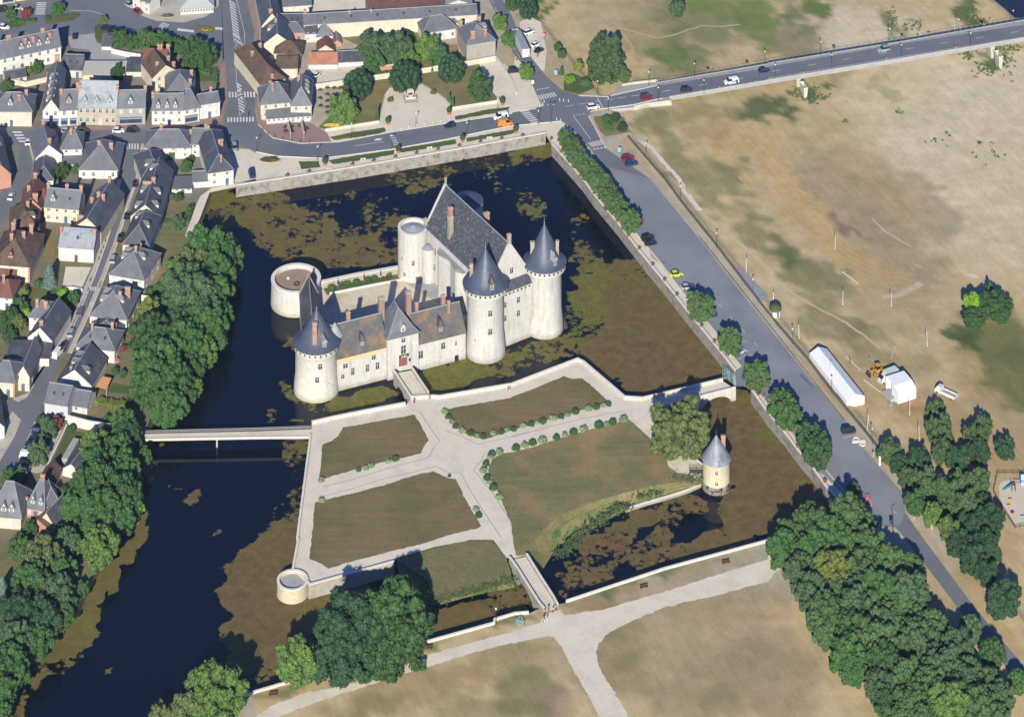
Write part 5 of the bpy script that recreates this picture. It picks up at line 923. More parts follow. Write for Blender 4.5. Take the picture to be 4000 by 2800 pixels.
    for d_ in dorm:
        sd_, tt = d_[0], d_[1]; u = d_[2] if len(d_) > 2 else .28; wd = d_[3] if len(d_) > 3 else 1.35
        if sd_ == 'F': X, Y, ro = tt * L, D / 2 * u, 0
        elif sd_ == 'R': X, Y, ro = L - L / 2 * u, tt * D, math.pi / 2
        else: X, Y, ro = L / 2 * u, tt * D, -math.pi / 2
        if kind in ('gable', 'gx'): pass
        zr = zroof('gable' if sd_ == 'F' else 'gx', L, D, h, rh, X, Y) if kind != 'hip' else zroof(kind, L, D, h, rh, X, Y)
        dormer(rf, X, Y, zr - .05, ro, wd, 1.25, 2.0, .95, (d_[4] if len(d_) > 4 else white_wall), roof)
    for k in range(skyl):
        X = L * (k + .8) / (skyl + .6); Y = D * .25; a = math.atan2(rh, D / 2) if kind in ('gable', 'hip') else math.atan2(rh, D)
        mb = MB(); mb.box(-.35, .35, -.45, .45, -.02, .06); o = mb.build('skylight', glassm, rf, (X, Y, zroof(kind, L, D, h, rh, X, Y) + .14)); o.rotation_euler = (a, 0, 0)
    if n:
        fh = h / fl
        for f in range(fl):
            zz = f * fh + (.95 if fl > 1 else .8); hh = min(wsz[1], fh - 1.15 if fh > 2.3 else fh * .5)
            for k in range(n):
                if f == 0 and (shop or (door and k == n // 2)): continue
                window(t, L * (k + .5) / n, -.02, zz, 0, wsz[0], round(max(.6, hh), 1), win)
        if not shop and door: mb = MB(); mb.box(-.5, .5, -.07, .05, 0, min(2.1, h * .7)); mb.build('door', [wood, doorblue, shutterm][len(label) % 3], t, (L * (n // 2 + .5) / n, 0, .02))
        if shop:
            for k in range(shop):
                mb = MB(); wd = L / shop * .8; mb.box(-wd / 2, wd / 2, -.15, .05, .1, 2.6); mb.box(-wd / 2 + .15, wd / 2 - .15, -.19, -.15, .6, 1.9, 1); mb.box(-wd / 2, wd / 2, -.5, -.15, 2.3, 2.6, 2)
                mb.build('shop_front', [shop_m[len(label) % 2], glassm, blueshop], t, (L * (k + .5) / shop, 0, 0))
    if side:
        for f in range(fl):
            for k in range(side): window(t, L + .02, D * (k + .5) / side, f * h / fl + .9, math.pi / 2, wsz[0], round(max(.6, min(1.3, h / fl - 1.2)), 1), 'open')
    return t
doorblue = mat('blue_door', cv(96, 116, 150), .1, 1, .6); shop_m = [mat('grey_shop_paint', cv(170, 184, 204), .05, 1, .6), blueshop]
H_ = house
H_('long pale terrace with four dormers and tall chimneys beside the square, top left', 0, 0, -150, 560, 547, 415, 5.4, 8.6, 3.6, wall=white_wall, n=9, win='open', dorm=[('F', .5), ('F', .6), ('F', .73), ('F', .84)], chim=[(.36, .5, 1.5, 1.2), (.56, .3), (.66, .3), (.8, .5, 1.2, 1.2), (.88, .3), (.12, .5)])
H_('small pink brick lean-to shed below the long terrace', 0, 0, 460, 690, 575, 655, 1.8, 4, .6, 'shed', wall=brickwall, roof=slate_dark, n=0, name='shed', cat='shed')
H_('low cream outbuilding with dark worn roof below the long terrace', 0, 0, 50, 715, 240, 680, 1.8, 5, 1.4, wall=cream, roof=slate_dark, n=2, fl=1, win='shut', name='outbuilding', cat='outbuilding')
H_('dark slate house with two roof lights behind the hotel row', 0, 0, 568, 622, 735, 628, 2.8, 7.5, 3.0, wall=cream, roof=slate_dark, n=2, fl=1, win='shut', skyl=2)
H_('long low hall with pale ribbed metal roof behind the hotel', 0, 0, 740, 668, 1118, 668, 1.8, 6.0, 1.2, 'shed', wall=cream, roof=(palemetal := mat('ribbed_metal', cv(196, 196, 190), .06, .8, .6, fine=2, stretch=(6, .5, 1))), n=0, name='hall', cat='hall')
H_('dark roofed shed at the right end of the pale metal hall', 0, 0, 1120, 640, 1268, 640, 1.9, 6.5, 1.0, 'shed', wall=cream, roof=slate_dark, n=3, fl=1, win='shut', name='shed', cat='shed')
H_('tall house with reddish brown tiled roof and cream wall behind the hotel row', 0, 0, 1270, 555, 1480, 570, 4.8, 9, 2.2, wall=cream, roof=tile_red, n=3, chim=[(.62, .5), (.7, .5), (.98, .6, 1.2, 1.6)])
H_('cream gabled house with brown roof beside the reddish roof house', 0, 0, 1370, 700, 1600, 640, 5.0, 11, 3.2, 'gx', wall=cream, roof=tile_brown, n=2, chim=[(.3, .3, 1.0, 1.0), (.85, .55), (.9, .2)])
H_('slate hipped house with zinc ridges standing behind the white corner hotel', 0, 0, 1485, 842, 1745, 828, 4.6, 12.5, 3.8, 'hx', wall=cream, roof=slate, n=0, chim=[(.85, .25), (.9, .75)])
H_('small white flat garage by the hedge on the square', 0, 0, 912, 412, 998, 416, 1.4, 6, .5, 'shed', wall=white_wall, roof=slate, n=0, name='garage', cat='garage')
H_('cream corner house with one dormer at the far left of the street', 0, 0, -80, 995, 285, 998, 5.1, 9.8, 3.6, 'hip', wall=cream, n=3, win='shut', dorm=[('F', .45)], chim=[(.02, .5), (.66, .3), (.8, .6)])
H_('white gabled bank front with blue signs and rounded dormers along its side', 0, 0, 383, 992, 535, 988, 5.4, 25, 3.6, 'gx', wall=white_wall, n=2, shop=2, dorm=[('L', .12, .35), ('L', .3, .35), ('L', .48, .35), ('L', .66, .35)], chim=[(.5, .97, 1.6, 1.4)])
H_('white shop house with a red brick dormer and blue signs between bank and hotel', 0, 0, 536, 988, 697, 980, 5.4, 9.5, 4.0, wall=white_wall, n=2, shop=2, dorm=[('F', .5, .3, 1.8, brickwall)], chim=[(.05, .4), (.97, .5, 1.0, 2.0)])
H_('ornate grey stone hotel with very tall pale slate roof and three pointed dormers', 0, 0, 698, 955, 1045, 963, 6.1, 8.6, 6.2, wall=beige, roof=slate_light, n=6, dorm=[('F', .17, .12, 1.6, beige), ('F', .48, .12, 1.6, beige), ('F', .82, .12, 1.6, beige)], chim=[(.01, .35, .8, 1.0), (.99, .35, .8, 1.0), (.4, .9), (.65, .9)], wsz=(1.1, 1.6))
H_('grey stone house with one white dormer and a blue shop window right of the hotel', 0, 0, 1045, 970, 1303, 962, 5.7, 7.5, 3.7, wall=grey_wall, n=3, shop=1, win='shut', dorm=[('F', .48, .2, 1.5)], chim=[(.98, .55)])
H_('white hotel with three small dormers on the corner of the shady lane', 0, 0, 1362, 988, 1642, 984, 4.9, 7.4, 3.3, wall=white_wall, roof=slate, n=4, dorm=[('F', .2, .1, 1.1), ('F', .48, .1, 1.1), ('F', .75, .1, 1.1)], chim=[(.02, .4), (.02, .8)])
H_('white hotel wing with angled hipped roof and a cafe awning', 0, 0, 1642, 986, 1788, 962, 4.8, 10, 4.0, 'hip', wall=white_wall, n=2, shop=1)
H_('low white restaurant with green door at the right end of the hotel row', 0, 0, 1788, 938, 1972, 908, 5.0, 6.4, 1.6, wall=white_wall, n=3, win='shut', chim=[(.66, .6, .8, 1.6)])
H_('white gabled house with dark slate slopes facing the hotel across the street', 0, 0, 318, 1422, 555, 1385, 4.2, 13, 3.8, 'gx', wall=white_wall, n=0, chim=[(.55, .1), (.5, .95)])
H_('slate hipped house with an orange chimney facing the hotel across the street', 0, 0, 545, 1335, 735, 1330, 4.6, 9, 3.4, 'hip', wall=white_wall, n=2, chim=[(.45, .4, .8, 1.6), (.6, .75)])
H_('low white garage with grey slate roof behind the big pyramid roof house', 0, 0, 497, 1470, 722, 1470, 1.6, 6, 1.2, 'shed', wall=cream, n=0, name='garage', cat='garage')
H_('dark hipped house with white ridge at the top of the west lane', 0, 0, 300, 1625, 478, 1615, 3.0, 12, 3.0, 'hx', wall=white_wall, roof=slate_dark, n=0)
H_('large white house with a big pyramid slate roof at the street corner', 0, 0, 708, 1522, 1056, 1526, 2.9, 15, 5.0, 'hx', wall=white_wall, roof=slate, n=4, fl=1, chim=[(.44, .45, .9, 1.0), (.75, .5, 1.2, 1.8)], side=0)
H_('broad slate roofed house at the corner facing the white hotel', 0, 0, 1297, 1322, 1712, 1320, 3.8, 9.5, 3.2, 'hip', wall=white_wall, n=4, win='open', chim=[(.33, .5), (.97, .7)])
H_('narrow slate roofed link house with an outside white stair', 0, 0, 1712, 1290, 1860, 1292, 4.2, 8.5, 2.6, wall=white_wall, n=2, chim=[(.85, .5, 1.2, 1.2)])
H_('long white house with dark hipped roof beside the moat promenade', 0, 0, 1866, 1554, 2094, 1522, 4.6, 23, 3.4, 'hx', wall=white_wall, roof=slate_dark, n=2, chim=[(.72, .5, 1.6, 1.6), (.55, .1, .6, 1.8), (.4, .9)], side=0)
H_('dark slate house with roof lights behind the corner house', 0, 0, 1275, 1600, 1512, 1560, 4.2, 14, 3.4, 'hx', wall=white_wall, roof=slate_dark, n=0, dorm=[('L', .3, .4)])
H_('white terrace house with blue grey flat roof beside the moat', 0, 1, 1503, 85, 1722, 78, 1.6, 6, .4, 'shed', wall=white_wall, roof=slate, n=4, fl=1)
H_('pale low annex between the terrace house and the long white house', 0, 1, 1728, 20, 1868, 10, 2.2, 6, 1.4, wall=white_wall, roof=slate, n=0)
H_('dark roofed house cut by the left edge across the west lane', 0, 0, -90, 1590, 100, 1560, 4.4, 22, 3.6, 'gx', wall=brickwall, roof=slate_dark, n=0, chim=[(.6, .9), (.5, .3)], dorm=[('R', .6, .4)])
H_('glass roofed conservatory restaurant with white frames on the square', 0, 0, 1620, 78, 1915, 60, 2.3, 6.5, 1.6, 'hip', wall=(consv := mat('conservatory_white', cv(232, 234, 232), .03, 1, .4)), roof=mat('conservatory_roof', cv(206, 212, 208), .05, 1, .3, stretch=(8, .5, 1)), n=12, fl=1, wsz=(.8, 1.4), door=False, name='conservatory', cat='conservatory')
H_('small white building at the top edge beside the terrace tables', 0, 0, 1190, -30, 1340, 25, 4.2, 6, 1.5, wall=white_wall, n=3)
H_('pink and white facade cut by the top left corner', 0, 0, -120, -30, 135, -60, 3.4, 8, 3, wall=cream, n=3, shop=2)
H_('pale building cut by the top edge beside the flag pole', 0, 0, 140, -70, 430, -110, 3.4, 8, 3, wall=cream, n=4)
H_('very long cream market hall with low dark slate roof behind the gardens', 1, 0, 430, 220, 1985, 126, 5.2, 6.5, 1.7, wall=cream, roof=slate, n=0, name='market_hall', cat='hall', chim=[(.265, .4, .5, .8), (.39, .4, .5, .8), (.01, .6)], skyl=6)
for k, (xa, ya, xb, yb) in enumerate(((1000, 92, 1235, 78), (1238, 78, 1450, 66), (1452, 66, 1690, 52))):
    H_(('left', 'middle', 'right')[k] + ' one of three red brown tiled hangars behind the market hall', 1, 0, xa, ya, xb, yb, 5, 12, 1.6, 'shed', wall=cream, roof=tile_red, n=0, name='hangar', cat='hangar', group='red roofed hangars')
H_('pale hall with low curved light roof behind the market hall', 1, 0, 1695, 50, 1935, 40, 4.5, 12, 1.6, 'gx', wall=cream, roof=zinc, n=0, name='hall', cat='hall')
H_('white house with pale blue shutters at the back of the yard', 1, 0, 243, 58, 498, 40, 2.5, 6, 1.2, wall=white_wall, n=4, fl=1, win='shut')
H_('low slate roofed range linking street houses to the market hall', 1, 0, 215, 215, 420, 215, 3.5, 6, 1.8, wall=cream, roof=slate_dark, n=0, name='outbuilding', cat='outbuilding', skyl=3)
H_('pink brick house with white windows and green garage in the yard', 1, 0, 245, 292, 432, 290, 3.6, 7, 1.8, 'hip', wall=brickwall, roof=slate, n=2)
H_('white yard house beside the pink brick house', 1, 0, 435, 300, 548, 298, 3.2, 7, 2.0, wall=white_wall, roof=slate_dark, n=2)
H_('white yard house with tall dark hipped roof and pale hips', 1, 0, 545, 335, 690, 322, 2.2, 8, 3.4, 'hx', wall=white_wall, roof=slate, n=0)
H_('small slate roofed shed with brick base at the yard end', 1, 0, 692, 390, 765, 385, 1.2, 7, 1.0, 'gx', wall=brickwall, roof=slate, n=0, name='shed', cat='shed')
H_('little brown tiled gabled shed in the yard', 1, 0, 548, 455, 702, 452, 1.0, 6, 1.8, 'gx', wall=cream, roof=tile_red, n=0, name='shed', cat='shed')
H_('white garage row with orange tiled roof', 1, 0, 470, 573, 731, 571, 1.8, 6.6, 2.0, wall=white_wall, roof=tile_orange, n=3, fl=1, win='shut', wsz=(2.2, 1.2), door=False, name='garage', cat='garage')
H_('white garage row with dark slate roof beside the orange roofed one', 1, 0, 735, 556, 962, 545, 1.8, 7.2, 1.6, wall=white_wall, roof=slate_dark, n=3, fl=1, win='shut', wsz=(2.2, 1.2), door=False, name='garage', cat='garage')
H_('tall dark slate street house at the top of the brick paved street', 1, 0, 52, 232, 235, 215, 4.5, 26, 4, 'gx', wall=cream, roof=slate_dark, n=0, chim=[(.45, .05, 1.2, 1.0)])
H_('dark slate street house with a dormer on the brick paved street', 1, 0, 50, 410, 330, 400, 3.5, 13, 4, 'gx', wall=cream, roof=slate_dark, n=0, chim=[(.45, .6, .7, 1.2)], dorm=[('L', .5, .4)])
H_('brown tiled back building along the yard wall', 1, 0, 165, 478, 402, 485, 3.0, 8, 2.2, 'hip', wall=cream, roof=tile_brown, n=0)
H_('old street house with long brown tiled roof and many chimneys', 1, 0, 42, 762, 262, 705, 4.8, 24, 3.6, 'hx', wall=cream, roof=tile_brown, n=0, chim=[(.5, .03), (.9, .85), (.3, .6)])
H_('cream building with low brown tiled roof behind the old street house', 1, 0, 178, 612, 372, 610, 3.4, 8, 1.8, wall=cream, roof=tile_brown, n=0)
H_('slate corner restaurant with two hipped roofs facing the bend in the road', 1, 0, 42, 936, 312, 912, 5.2, 10, 4.2, 'hip', wall=cream, roof=slate, n=3, win='open', chim=[(.42, .3, .7, 2.4), (.4, .9)])
H_('restaurant wing with slate roof, one dormer and side dormers above the tables', 1, 0, 312, 950, 497, 946, 4.8, 15, 4.4, 'hx', wall=cream, roof=slate, n=2, dorm=[('F', .42, .4), ('R', .35, .25), ('R', .5, .25), ('R', .66, .25)], chim=[(.35, .65, .9, 1.6)])
v = H_('low slate roofed veranda of the corner restaurant above the terrace', 1, 0, 95, 1064, 486, 1036, 1.9, 3.4, 1.5, 'shed', wall=white_wall, roof=slate, n=9, fl=1, wsz=(.8, 1.0), door=False, name='veranda', cat='veranda')
H_('white villa with brick trimmed garage and slate hipped roof by the gardens', 1, 0, 1497, 298, 1802, 250, 3.4, 9.0, 3.0, 'hip', wall=white_wall, roof=slate, n=4, fl=1, brick=True)
H_('slate roofed rear wing behind the white villa', 1, 0, 1640, 215, 1812, 205, 3.0, 6, 3.2, 'hx', wall=cream, roof=slate_dark, n=0)
H_('tall cream house with hipped slate roof and four brick chimneys beside the gravel yard', 1, 0, 1890, 405, 2148, 362, 5.6, 11.5, 3.8, 'hx', wall=grey_wall, roof=slate, n=0, chim=[(.25, .12, 1.5, 2.4), (.68, .12, 1.0, 2.4), (.1, .95, 1.2, 2.0), (.75, .97, 1.3, 2.4)], dorm=[('R', .55, .3)])
H_('cream house with one slate dormer and roof light at the lane corner', 0, 1, 397, 243, 707, 268, 4.8, 7.6, 3.6, wall=cream, roof=slate, n=4, dorm=[('F', .22, .3)], chim=[(.03, .5), (.57, .5), (.98, .5)], skyl=2)
H_('long dark slate house with a row of brick chimneys beside the parked cars lane', 0, 1, 660, 432, 905, 468, 4.6, 21, 3.6, 'gx', wall=cream, roof=slate_dark, n=0, chim=[(.12, .15, 2.0, 1.0), (.2, .55), (.4, .6), (.62, .55, 1.0, 1.6), (.5, .95)])
H_('plain white house with pale slate roof and chimneys at both gables', 0, 1, 525, 600, 840, 622, 4.5, 8.2, 3.4, wall=white_wall, roof=slate_light, n=1, win='shut', chim=[(.02, .35, .7, 1.6), (.98, .35, .7, 1.6)], skyl=1)
H_('reddish brown house with stepped chimneys in the upper left row', 0, 1, 175, 262, 372, 262, 4.4, 12, 3.4, 'gx', wall=brickwall, roof=tile_red, n=0, chim=[(.7, .08, 1.6, 1.8), (.3, .5), (.5, .9)])
H_('red roofed annex between the brown roofs and the cream house', 0, 1, 330, 210, 400, 215, 4.0, 9, 2.0, 'hip', wall=cream, roof=tile_red, n=0)
H_('dark brown roofed house with a small dormer in the upper left row', 0, 1, 90, 470, 352, 450, 4.2, 13, 3.6, 'hx', wall=brickwall, roof=tile_brown, n=0, chim=[(.2, .1, 1.2, 1.6), (.6, .6)], dorm=[('R', .35, .3)])
H_('large brown hipped house with brick quoins and one dormer beside the blue cedar', 0, 1, -90, 760, 267, 787, 4.8, 17, 4.6, 'hx', wall=cream, roof=tile_brown, n=3, brick=True, win='shut', dorm=[('F', .48, .2, 1.5, brickwall)], chim=[(.4, .4, 1.0, 1.8), (.65, .55, 1.0, 1.6), (.75, .8, 1.2, 2.4), (.3, .8, 1.2, 2.4)])
H_('small reddish roofed white house at the left edge', 0, 1, -80, 1045, 110, 1062, 4.0, 8.5, 2.8, 'hip', wall=white_wall, roof=tile_red, n=2, chim=[(.45, .4, .8, 2.2)])
H_('red tiled annex just above the small reddish roofed house', 0, 1, -60, 905, 118, 925, 2.0, 7, 1.6, wall=brickwall, roof=tile_red, n=0, name='annex', cat='annex')
H_('white gabled house with slate roof wings left of the sloping lane', 0, 1, 250, 1412, 468, 1448, 3.8, 15, 3.4, 'gx', wall=white_wall, roof=slate_dark, n=2, win='shut', chim=[(.5, .08, 1.1, 1.0)])
H_('slate hipped cross wing of the white gabled house, left of the lane', 0, 1, 262, 1228, 470, 1250, 4.2, 7.5, 2.8, 'hip', wall=white_wall, roof=slate, n=2, chim=[(.25, .3, .9, 2.0), (.62, .3, 1.2, 1.6)])
H_('low flat dark roofed building below the white gabled house', 0, 1, 60, 1590, 440, 1600, 2.6, 7, .6, 'shed', wall=white_wall, roof=slate_dark, n=0)
H_('terrace house with dark slate roof at the top of the garden row', 0, 1, 1232, 150, 1482, 160, 4.6, 15, 3.8, 'gx', wall=cream, roof=slate_dark, n=0, chim=[(.55, .12, 1.2, 1.4)], dorm=[('L', .75, .5)])
H_('terrace house with paired chimneys and four white topped dormers in the garden row', 0, 1, 1172, 330, 1430, 340, 4.6, 13, 3.8, 'gx', wall=cream, roof=slate_dark, n=0, chim=[(.35, .92, 2.6, 1.2)], dorm=[('L', .25, .2), ('L', .85, .3), ('R', .3, .2), ('R', .8, .3)])
H_('end terrace house with pale hipped gable facing the camera in the garden row', 0, 1, 1100, 582, 1334, 600, 4.6, 16, 4.0, 'hx', wall=cream, roof=slate_dark, n=0, dorm=[('L', .72, .35), ('R', .45, .35)])
H_('cream villa with pale hipped slate roof and shutters below the garden row', 0, 1, 980, 852, 1292, 905, 4.3, 14, 4.6, 'hx', wall=white_wall, roof=slate, n=4, win='shut', side=3, chim=[(.55, .45, .8, 1.6), (.5, .8)], dorm=[('L', .45, .3), ('L', .65, .3), ('R', .5, .4)])
H_('cream house with two big brick chimneys and three pale dormers beside the lane', 0, 1, 806, 1224, 1136, 1260, 4.4, 14, 4.8, 'hx', wall=white_wall, roof=slate, n=3, win='shut', side=3, chim=[(.7, .35, .9, 2.0), (.82, .6, 1.6, 2.6)], dorm=[('L', .35, .35), ('L', .6, .35), ('R', .35, .4)])
H_('white lane house with two toned hipped slate roof and roof lights', 0, 1, 684, 1492, 1026, 1532, 3.9, 9.4, 3.2, 'hip', wall=white_wall, roof=slate, n=3, win='shut', side=2, chim=[(.32, .42, .7, 1.8), (.78, .7, .8, 1.8)], skyl=2)
H_('dark roofed annex behind the two toned lane house', 0, 1, 790, 1372, 1080, 1395, 3.0, 7, 2.2, 'hx', wall=white_wall, roof=slate_dark, n=0, chim=[(.8, .2)])
H_('white gabled house with orange awning and skylights near the big trees', 0, 2, 520, 192, 818, 238, 2.8, 13, 3.8, 'gx', wall=white_wall, roof=slate_dark, n=0, chim=[(.35, .1, .6, .8)], dorm=[('R', .25, .3), ('L', .4, .5), ('L', .65, .5)])
H_('pale grey house with slate gable roof at the lane junction', 0, 2, 400, 388, 608, 420, 4.3, 8.2, 3.0, wall=mat('pale_grey_render', cv(214, 218, 224), .03, .3, .9), roof=slate, n=2, win='shut', skyl=2)
H_('small white annex with slate roof right of the pale grey house', 0, 2, 650, 412, 782, 434, 2.2, 7, 2.2, wall=white_wall, roof=slate, n=2, fl=1)
H_('cream corner house with rounded glass bay left of the lane junction', 0, 2, -100, 188, 132, 214, 4.4, 9, 3.2, 'hip', wall=cream, roof=slate, n=2, win='shut', brick=True)
H_('slate roofed wing of the cream corner house along the lane', 0, 2, 152, 152, 264, 160, 4.4, 14, 3.0, 'gx', wall=cream, roof=slate, n=1, win='shut', side=2)
H_('white house cut by the left edge below the lane junction', 0, 2, -150, 640, 40, 610, 3.4, 17, 3.0, 'gx', wall=white_wall, roof=slate_dark, n=0, dorm=[('R', .4, .4)])
H_('old cream house with mansard slate roof and two white dormers, bottom left', 0, 2, -100, 1400, 188, 1424, 3.4, 11, 6.0, 'hip', wall=cream, roof=slate, n=2, win='shut', dorm=[('F', .44, .12, 1.5), ('F', .68, .12, 1.5)], chim=[(.98, .6, .8, .6)])
H_('pink brick house with slate mansard and two small dormers, bottom left', 0, 2, 240, 1328, 395, 1356, 2.8, 9.5, 5.0, 'hip', wall=brickwall, roof=slate, n=3, fl=1, win='shut', dorm=[('F', .3, .12, 1.1), ('F', .75, .12, 1.1)], chim=[(.55, .5, 1.2, 1.0)])
H_('little cream gabled house with dark slate roof below the pink brick house', 0, 2, 348, 1452, 486, 1500, 2.2, 8, 3.0, 'gx', wall=cream, roof=slate_dark, n=1, fl=1, win='shut', door=False)
H_('brown roofed shed pressed against the little cream gabled house', 0, 2, 480, 1560, 575, 1480, 1.8, 6, 1.8, 'shed', wall=brickwall, roof=tile_brown, n=0, name='shed', cat='shed')
H_('slate wing with zinc hips behind the pink brick house', 0, 2, 400, 1330, 540, 1300, 2.6, 8, 3.6, 'hx', wall=cream, roof=slate_dark, n=0)
H_('brown tiled shed in the shade beside the artificial lawn', 0, 2, 330, 1130, 470, 1150, 2.2, 8, 2.2, 'gx', wall=cream, roof=tile_brown, n=0, name='shed', cat='shed')
H_('modern white bungalow with long dark slate roof beside the artificial lawn', 0, 2, 556, 985, 722, 1028, 2.0, 19, 2.0, 'gx', wall=white_wall, roof=slate_dark, n=0)
H_('grey metal roofed annex of the modern bungalow', 0, 2, 556, 900, 604, 908, 1.8, 9, .3, 'flat', wall=grey_wall, roof=palemetal, n=0, name='annex', cat='annex')
aw = thing('awning', 'bright orange awning beside the white gabled house', 'awning', g(*q(0, 2, 850, 250), 0))
P = [g(X, Y, z) - Vector(aw.location) for (X, Y), z in zip(pts("0,2 858,250 955,272 1000,175 918,158"), (2.2, 2.2, 2.6, 2.6))]; MB().slab(P, .08).build('canopy', mat('orange_cloth', cv(240, 176, 122), .03, 1, .8), aw)
for k in (0, 1): MB().tube((P[k].x, P[k].y, 0), P[k], .06).build('post', whitem, aw)
def gwall(label, s, h=1.6, m=None, w=.35, name='garden_wall'):
    P = [g(X, Y, h) for X, Y in pts(s)]; t = thing(name, label, 'wall', (P[0].x, P[0].y, 0)); Q = [(p - P[0]).to_2d() for p in P]
    mb = MB(); strip(mb, Q, w, -.5, h); mb.build('wall_body', m or cream, t); mb = MB(); strip(mb, Q, w + .12, h + .002, h + .1); mb.build('coping', coping, t); return t
gwall('cream wall between the restaurant yard and the memorial gardens', "1,0 490,765 770,725 1020,685 1235,655 1450,625 1650,590 1990,535 2150,505"); gwall('pink brick wall with creeper beside the memorial garden', "1,0 1100,600 1285,572", 2, brickwall)
gwall('low pale wall along the pavement in front of the memorial gardens', "1,0 620,1160 850,1125 1105,1085", .7); gwall('low white wall between the pavement and the right memorial lawn', "1,0 1760,965 1960,935 2190,898", .8)
gwall('leaning low wall between the tall cream house and the gravel yard', "1,0 2150,500 2230,620 2296,725 | 2,0 40,830", .6); gwall('white curved wall below the hedge on the square', "0,0 1000,440 1130,470 1265,490", 1.5, white_wall)
gwall('cream yard wall behind the terraces at left', "0,0 60,705 230,740 450,690", 1.5); gwall('long white wall above the artificial lawn near the lane junction', "0,2 607,510 800,560 990,590", 2.6, white_wall); gwall('thin white wall running down between parked cars and artificial lawn', "0,2 600,590 540,720 440,930 395,1020", 1.2, white_wall)
gwall('low pale wall and gate along the town yard beside the lane', "0,1 560,975 640,965 740,985", .8, white_wall); gwall('white garden wall below the cream villa', "0,1 1265,1040 1380,1060 1460,1075", 1.6, white_wall)
def leaf_cloud(seed, lobes, nleaf, size, core=.80, flat=.75, droop=0):
    r = np.random.RandomState(seed); L = np.array(lobes); w = L[:, 3] ** 2; w = w / w.sum()
    k = r.choice(len(L), nleaf, p=w); d = r.normal(size=(nleaf, 3)); d /= np.linalg.norm(d, axis=1)[:, None]
    rad = L[k, 3] * (.80 + .30 * r.rand(nleaf)); P = L[k, :3] + d * rad[:, None]
    keep_ = np.ones(nleaf, bool)
    for j in range(len(L)):
        dd = np.linalg.norm(P - L[j, :3], axis=1); keep_ &= (dd > L[j, 3] * .72) | (k == j)
    P = P[keep_]; d = d[keep_]; n = len(P)
    nn_ = d + r.normal(size=(n, 3)) * .55 + np.array([0, 0, .25]); nn_ /= np.linalg.norm(nn_, axis=1)[:, None]
    a = np.cross(nn_, r.normal(size=(n, 3))); a /= np.linalg.norm(a, axis=1)[:, None]; b = np.cross(nn_, a)
    s_ = size * (.6 + .9 * r.rand(n))[:, None]; e_ = (.55 + .5 * r.rand(n))[:, None]
    V = np.empty((n, 4, 3)); V[:, 0] = P - a * s_; V[:, 1] = P - b * s_ * e_; V[:, 2] = P + a * s_; V[:, 3] = P + b * s_ * e_
    tone = np.repeat(r.rand(n), 4)
    return V.reshape(-1, 3), n, tone
def crown_mesh(name, seed, nl, nleaf, size, shape='round', lobe_r=.36, jag=.12, sub=0):
    r = np.random.RandomState(seed); lobes = []
    for i in range(nl):
        z = 1 - 2 * (i + .5) / nl; t = i * 2.39996 + r.rand() * .6; q_ = math.sqrt(max(0, 1 - z * z)); rr = (1 - lobe_r * .8) * (1 + r.normal() * jag)
        if shape == 'round': lobes.append((q_ * math.cos(t) * rr, q_ * math.sin(t) * rr, z * rr, lobe_r * (.75 + .5 * r.rand())))
        elif shape == 'cone':
            h_ = (i + .5) / nl; w = (1 - h_) * .85 + .06; lobes.append((math.cos(t) * w * .6, math.sin(t) * w * .6, -1 + 2 * h_, .18 + .22 * (1 - h_)))
        elif shape == 'box': lobes.append((q_ * math.cos(t) * rr, q_ * math.sin(t) * rr, max(-.7, min(.7, z * 1.3)) * rr, lobe_r * (.8 + .3 * r.rand())))
    if shape != 'cone' and sub:
        ml = list(lobes)
        for (x, y, z, rad) in ml:
            o = np.array([x, y, z]); oo = o / (np.linalg.norm(o) + 1e-6)
            for k in range(sub):
                d = r.normal(size=3) + oo * 1.1; d /= np.linalg.norm(d); p = o + d * rad * (.85 + .3 * r.rand()); lobes.append((*p, rad * (.30 + .25 * r.rand())))
    if shape != 'cone': lobes.append((0, 0, 0, .62))
    V, n, tone = leaf_cloud(seed + 1, lobes, nleaf, size)
    vs = [tuple(v) for v in V]; fs = [(4 * i, 4 * i + 1, 4 * i + 2, 4 * i + 3) for i in range(n)]; tn = list(tone)
    for (x, y, z, rad) in lobes:
        o = len(vs); nu, nv = 8, 5; rad *= .80
        for j in range(nv + 1):
            for i in range(nu):
                a, b = 6.2832 * i / nu, math.pi * j / nv; k_ = rad * (1 + r.normal() * .06); vs.append((x + math.cos(a) * math.sin(b) * k_, y + math.sin(a) * math.sin(b) * k_, z + math.cos(b) * k_)); tn.append(.35 + r.rand() * .3)
        for j in range(nv):
            for i in range(nu): i2 = (i + 1) % nu; fs.append((o + j * nu + i, o + (j + 1) * nu + i, o + (j + 1) * nu + i2, o + j * nu + i2))
    me = bpy.data.meshes.new(name); me.from_pydata(vs, [], fs)
    ca = me.color_attributes.new('tone', 'FLOAT_COLOR', 'POINT'); T_ = np.array(tn); ca.data.foreach_set('color', np.stack([T_, T_, T_, T_ * 0 + 1], 1).astype(np.float32).ravel())
    me.materials.append(leafm); return me
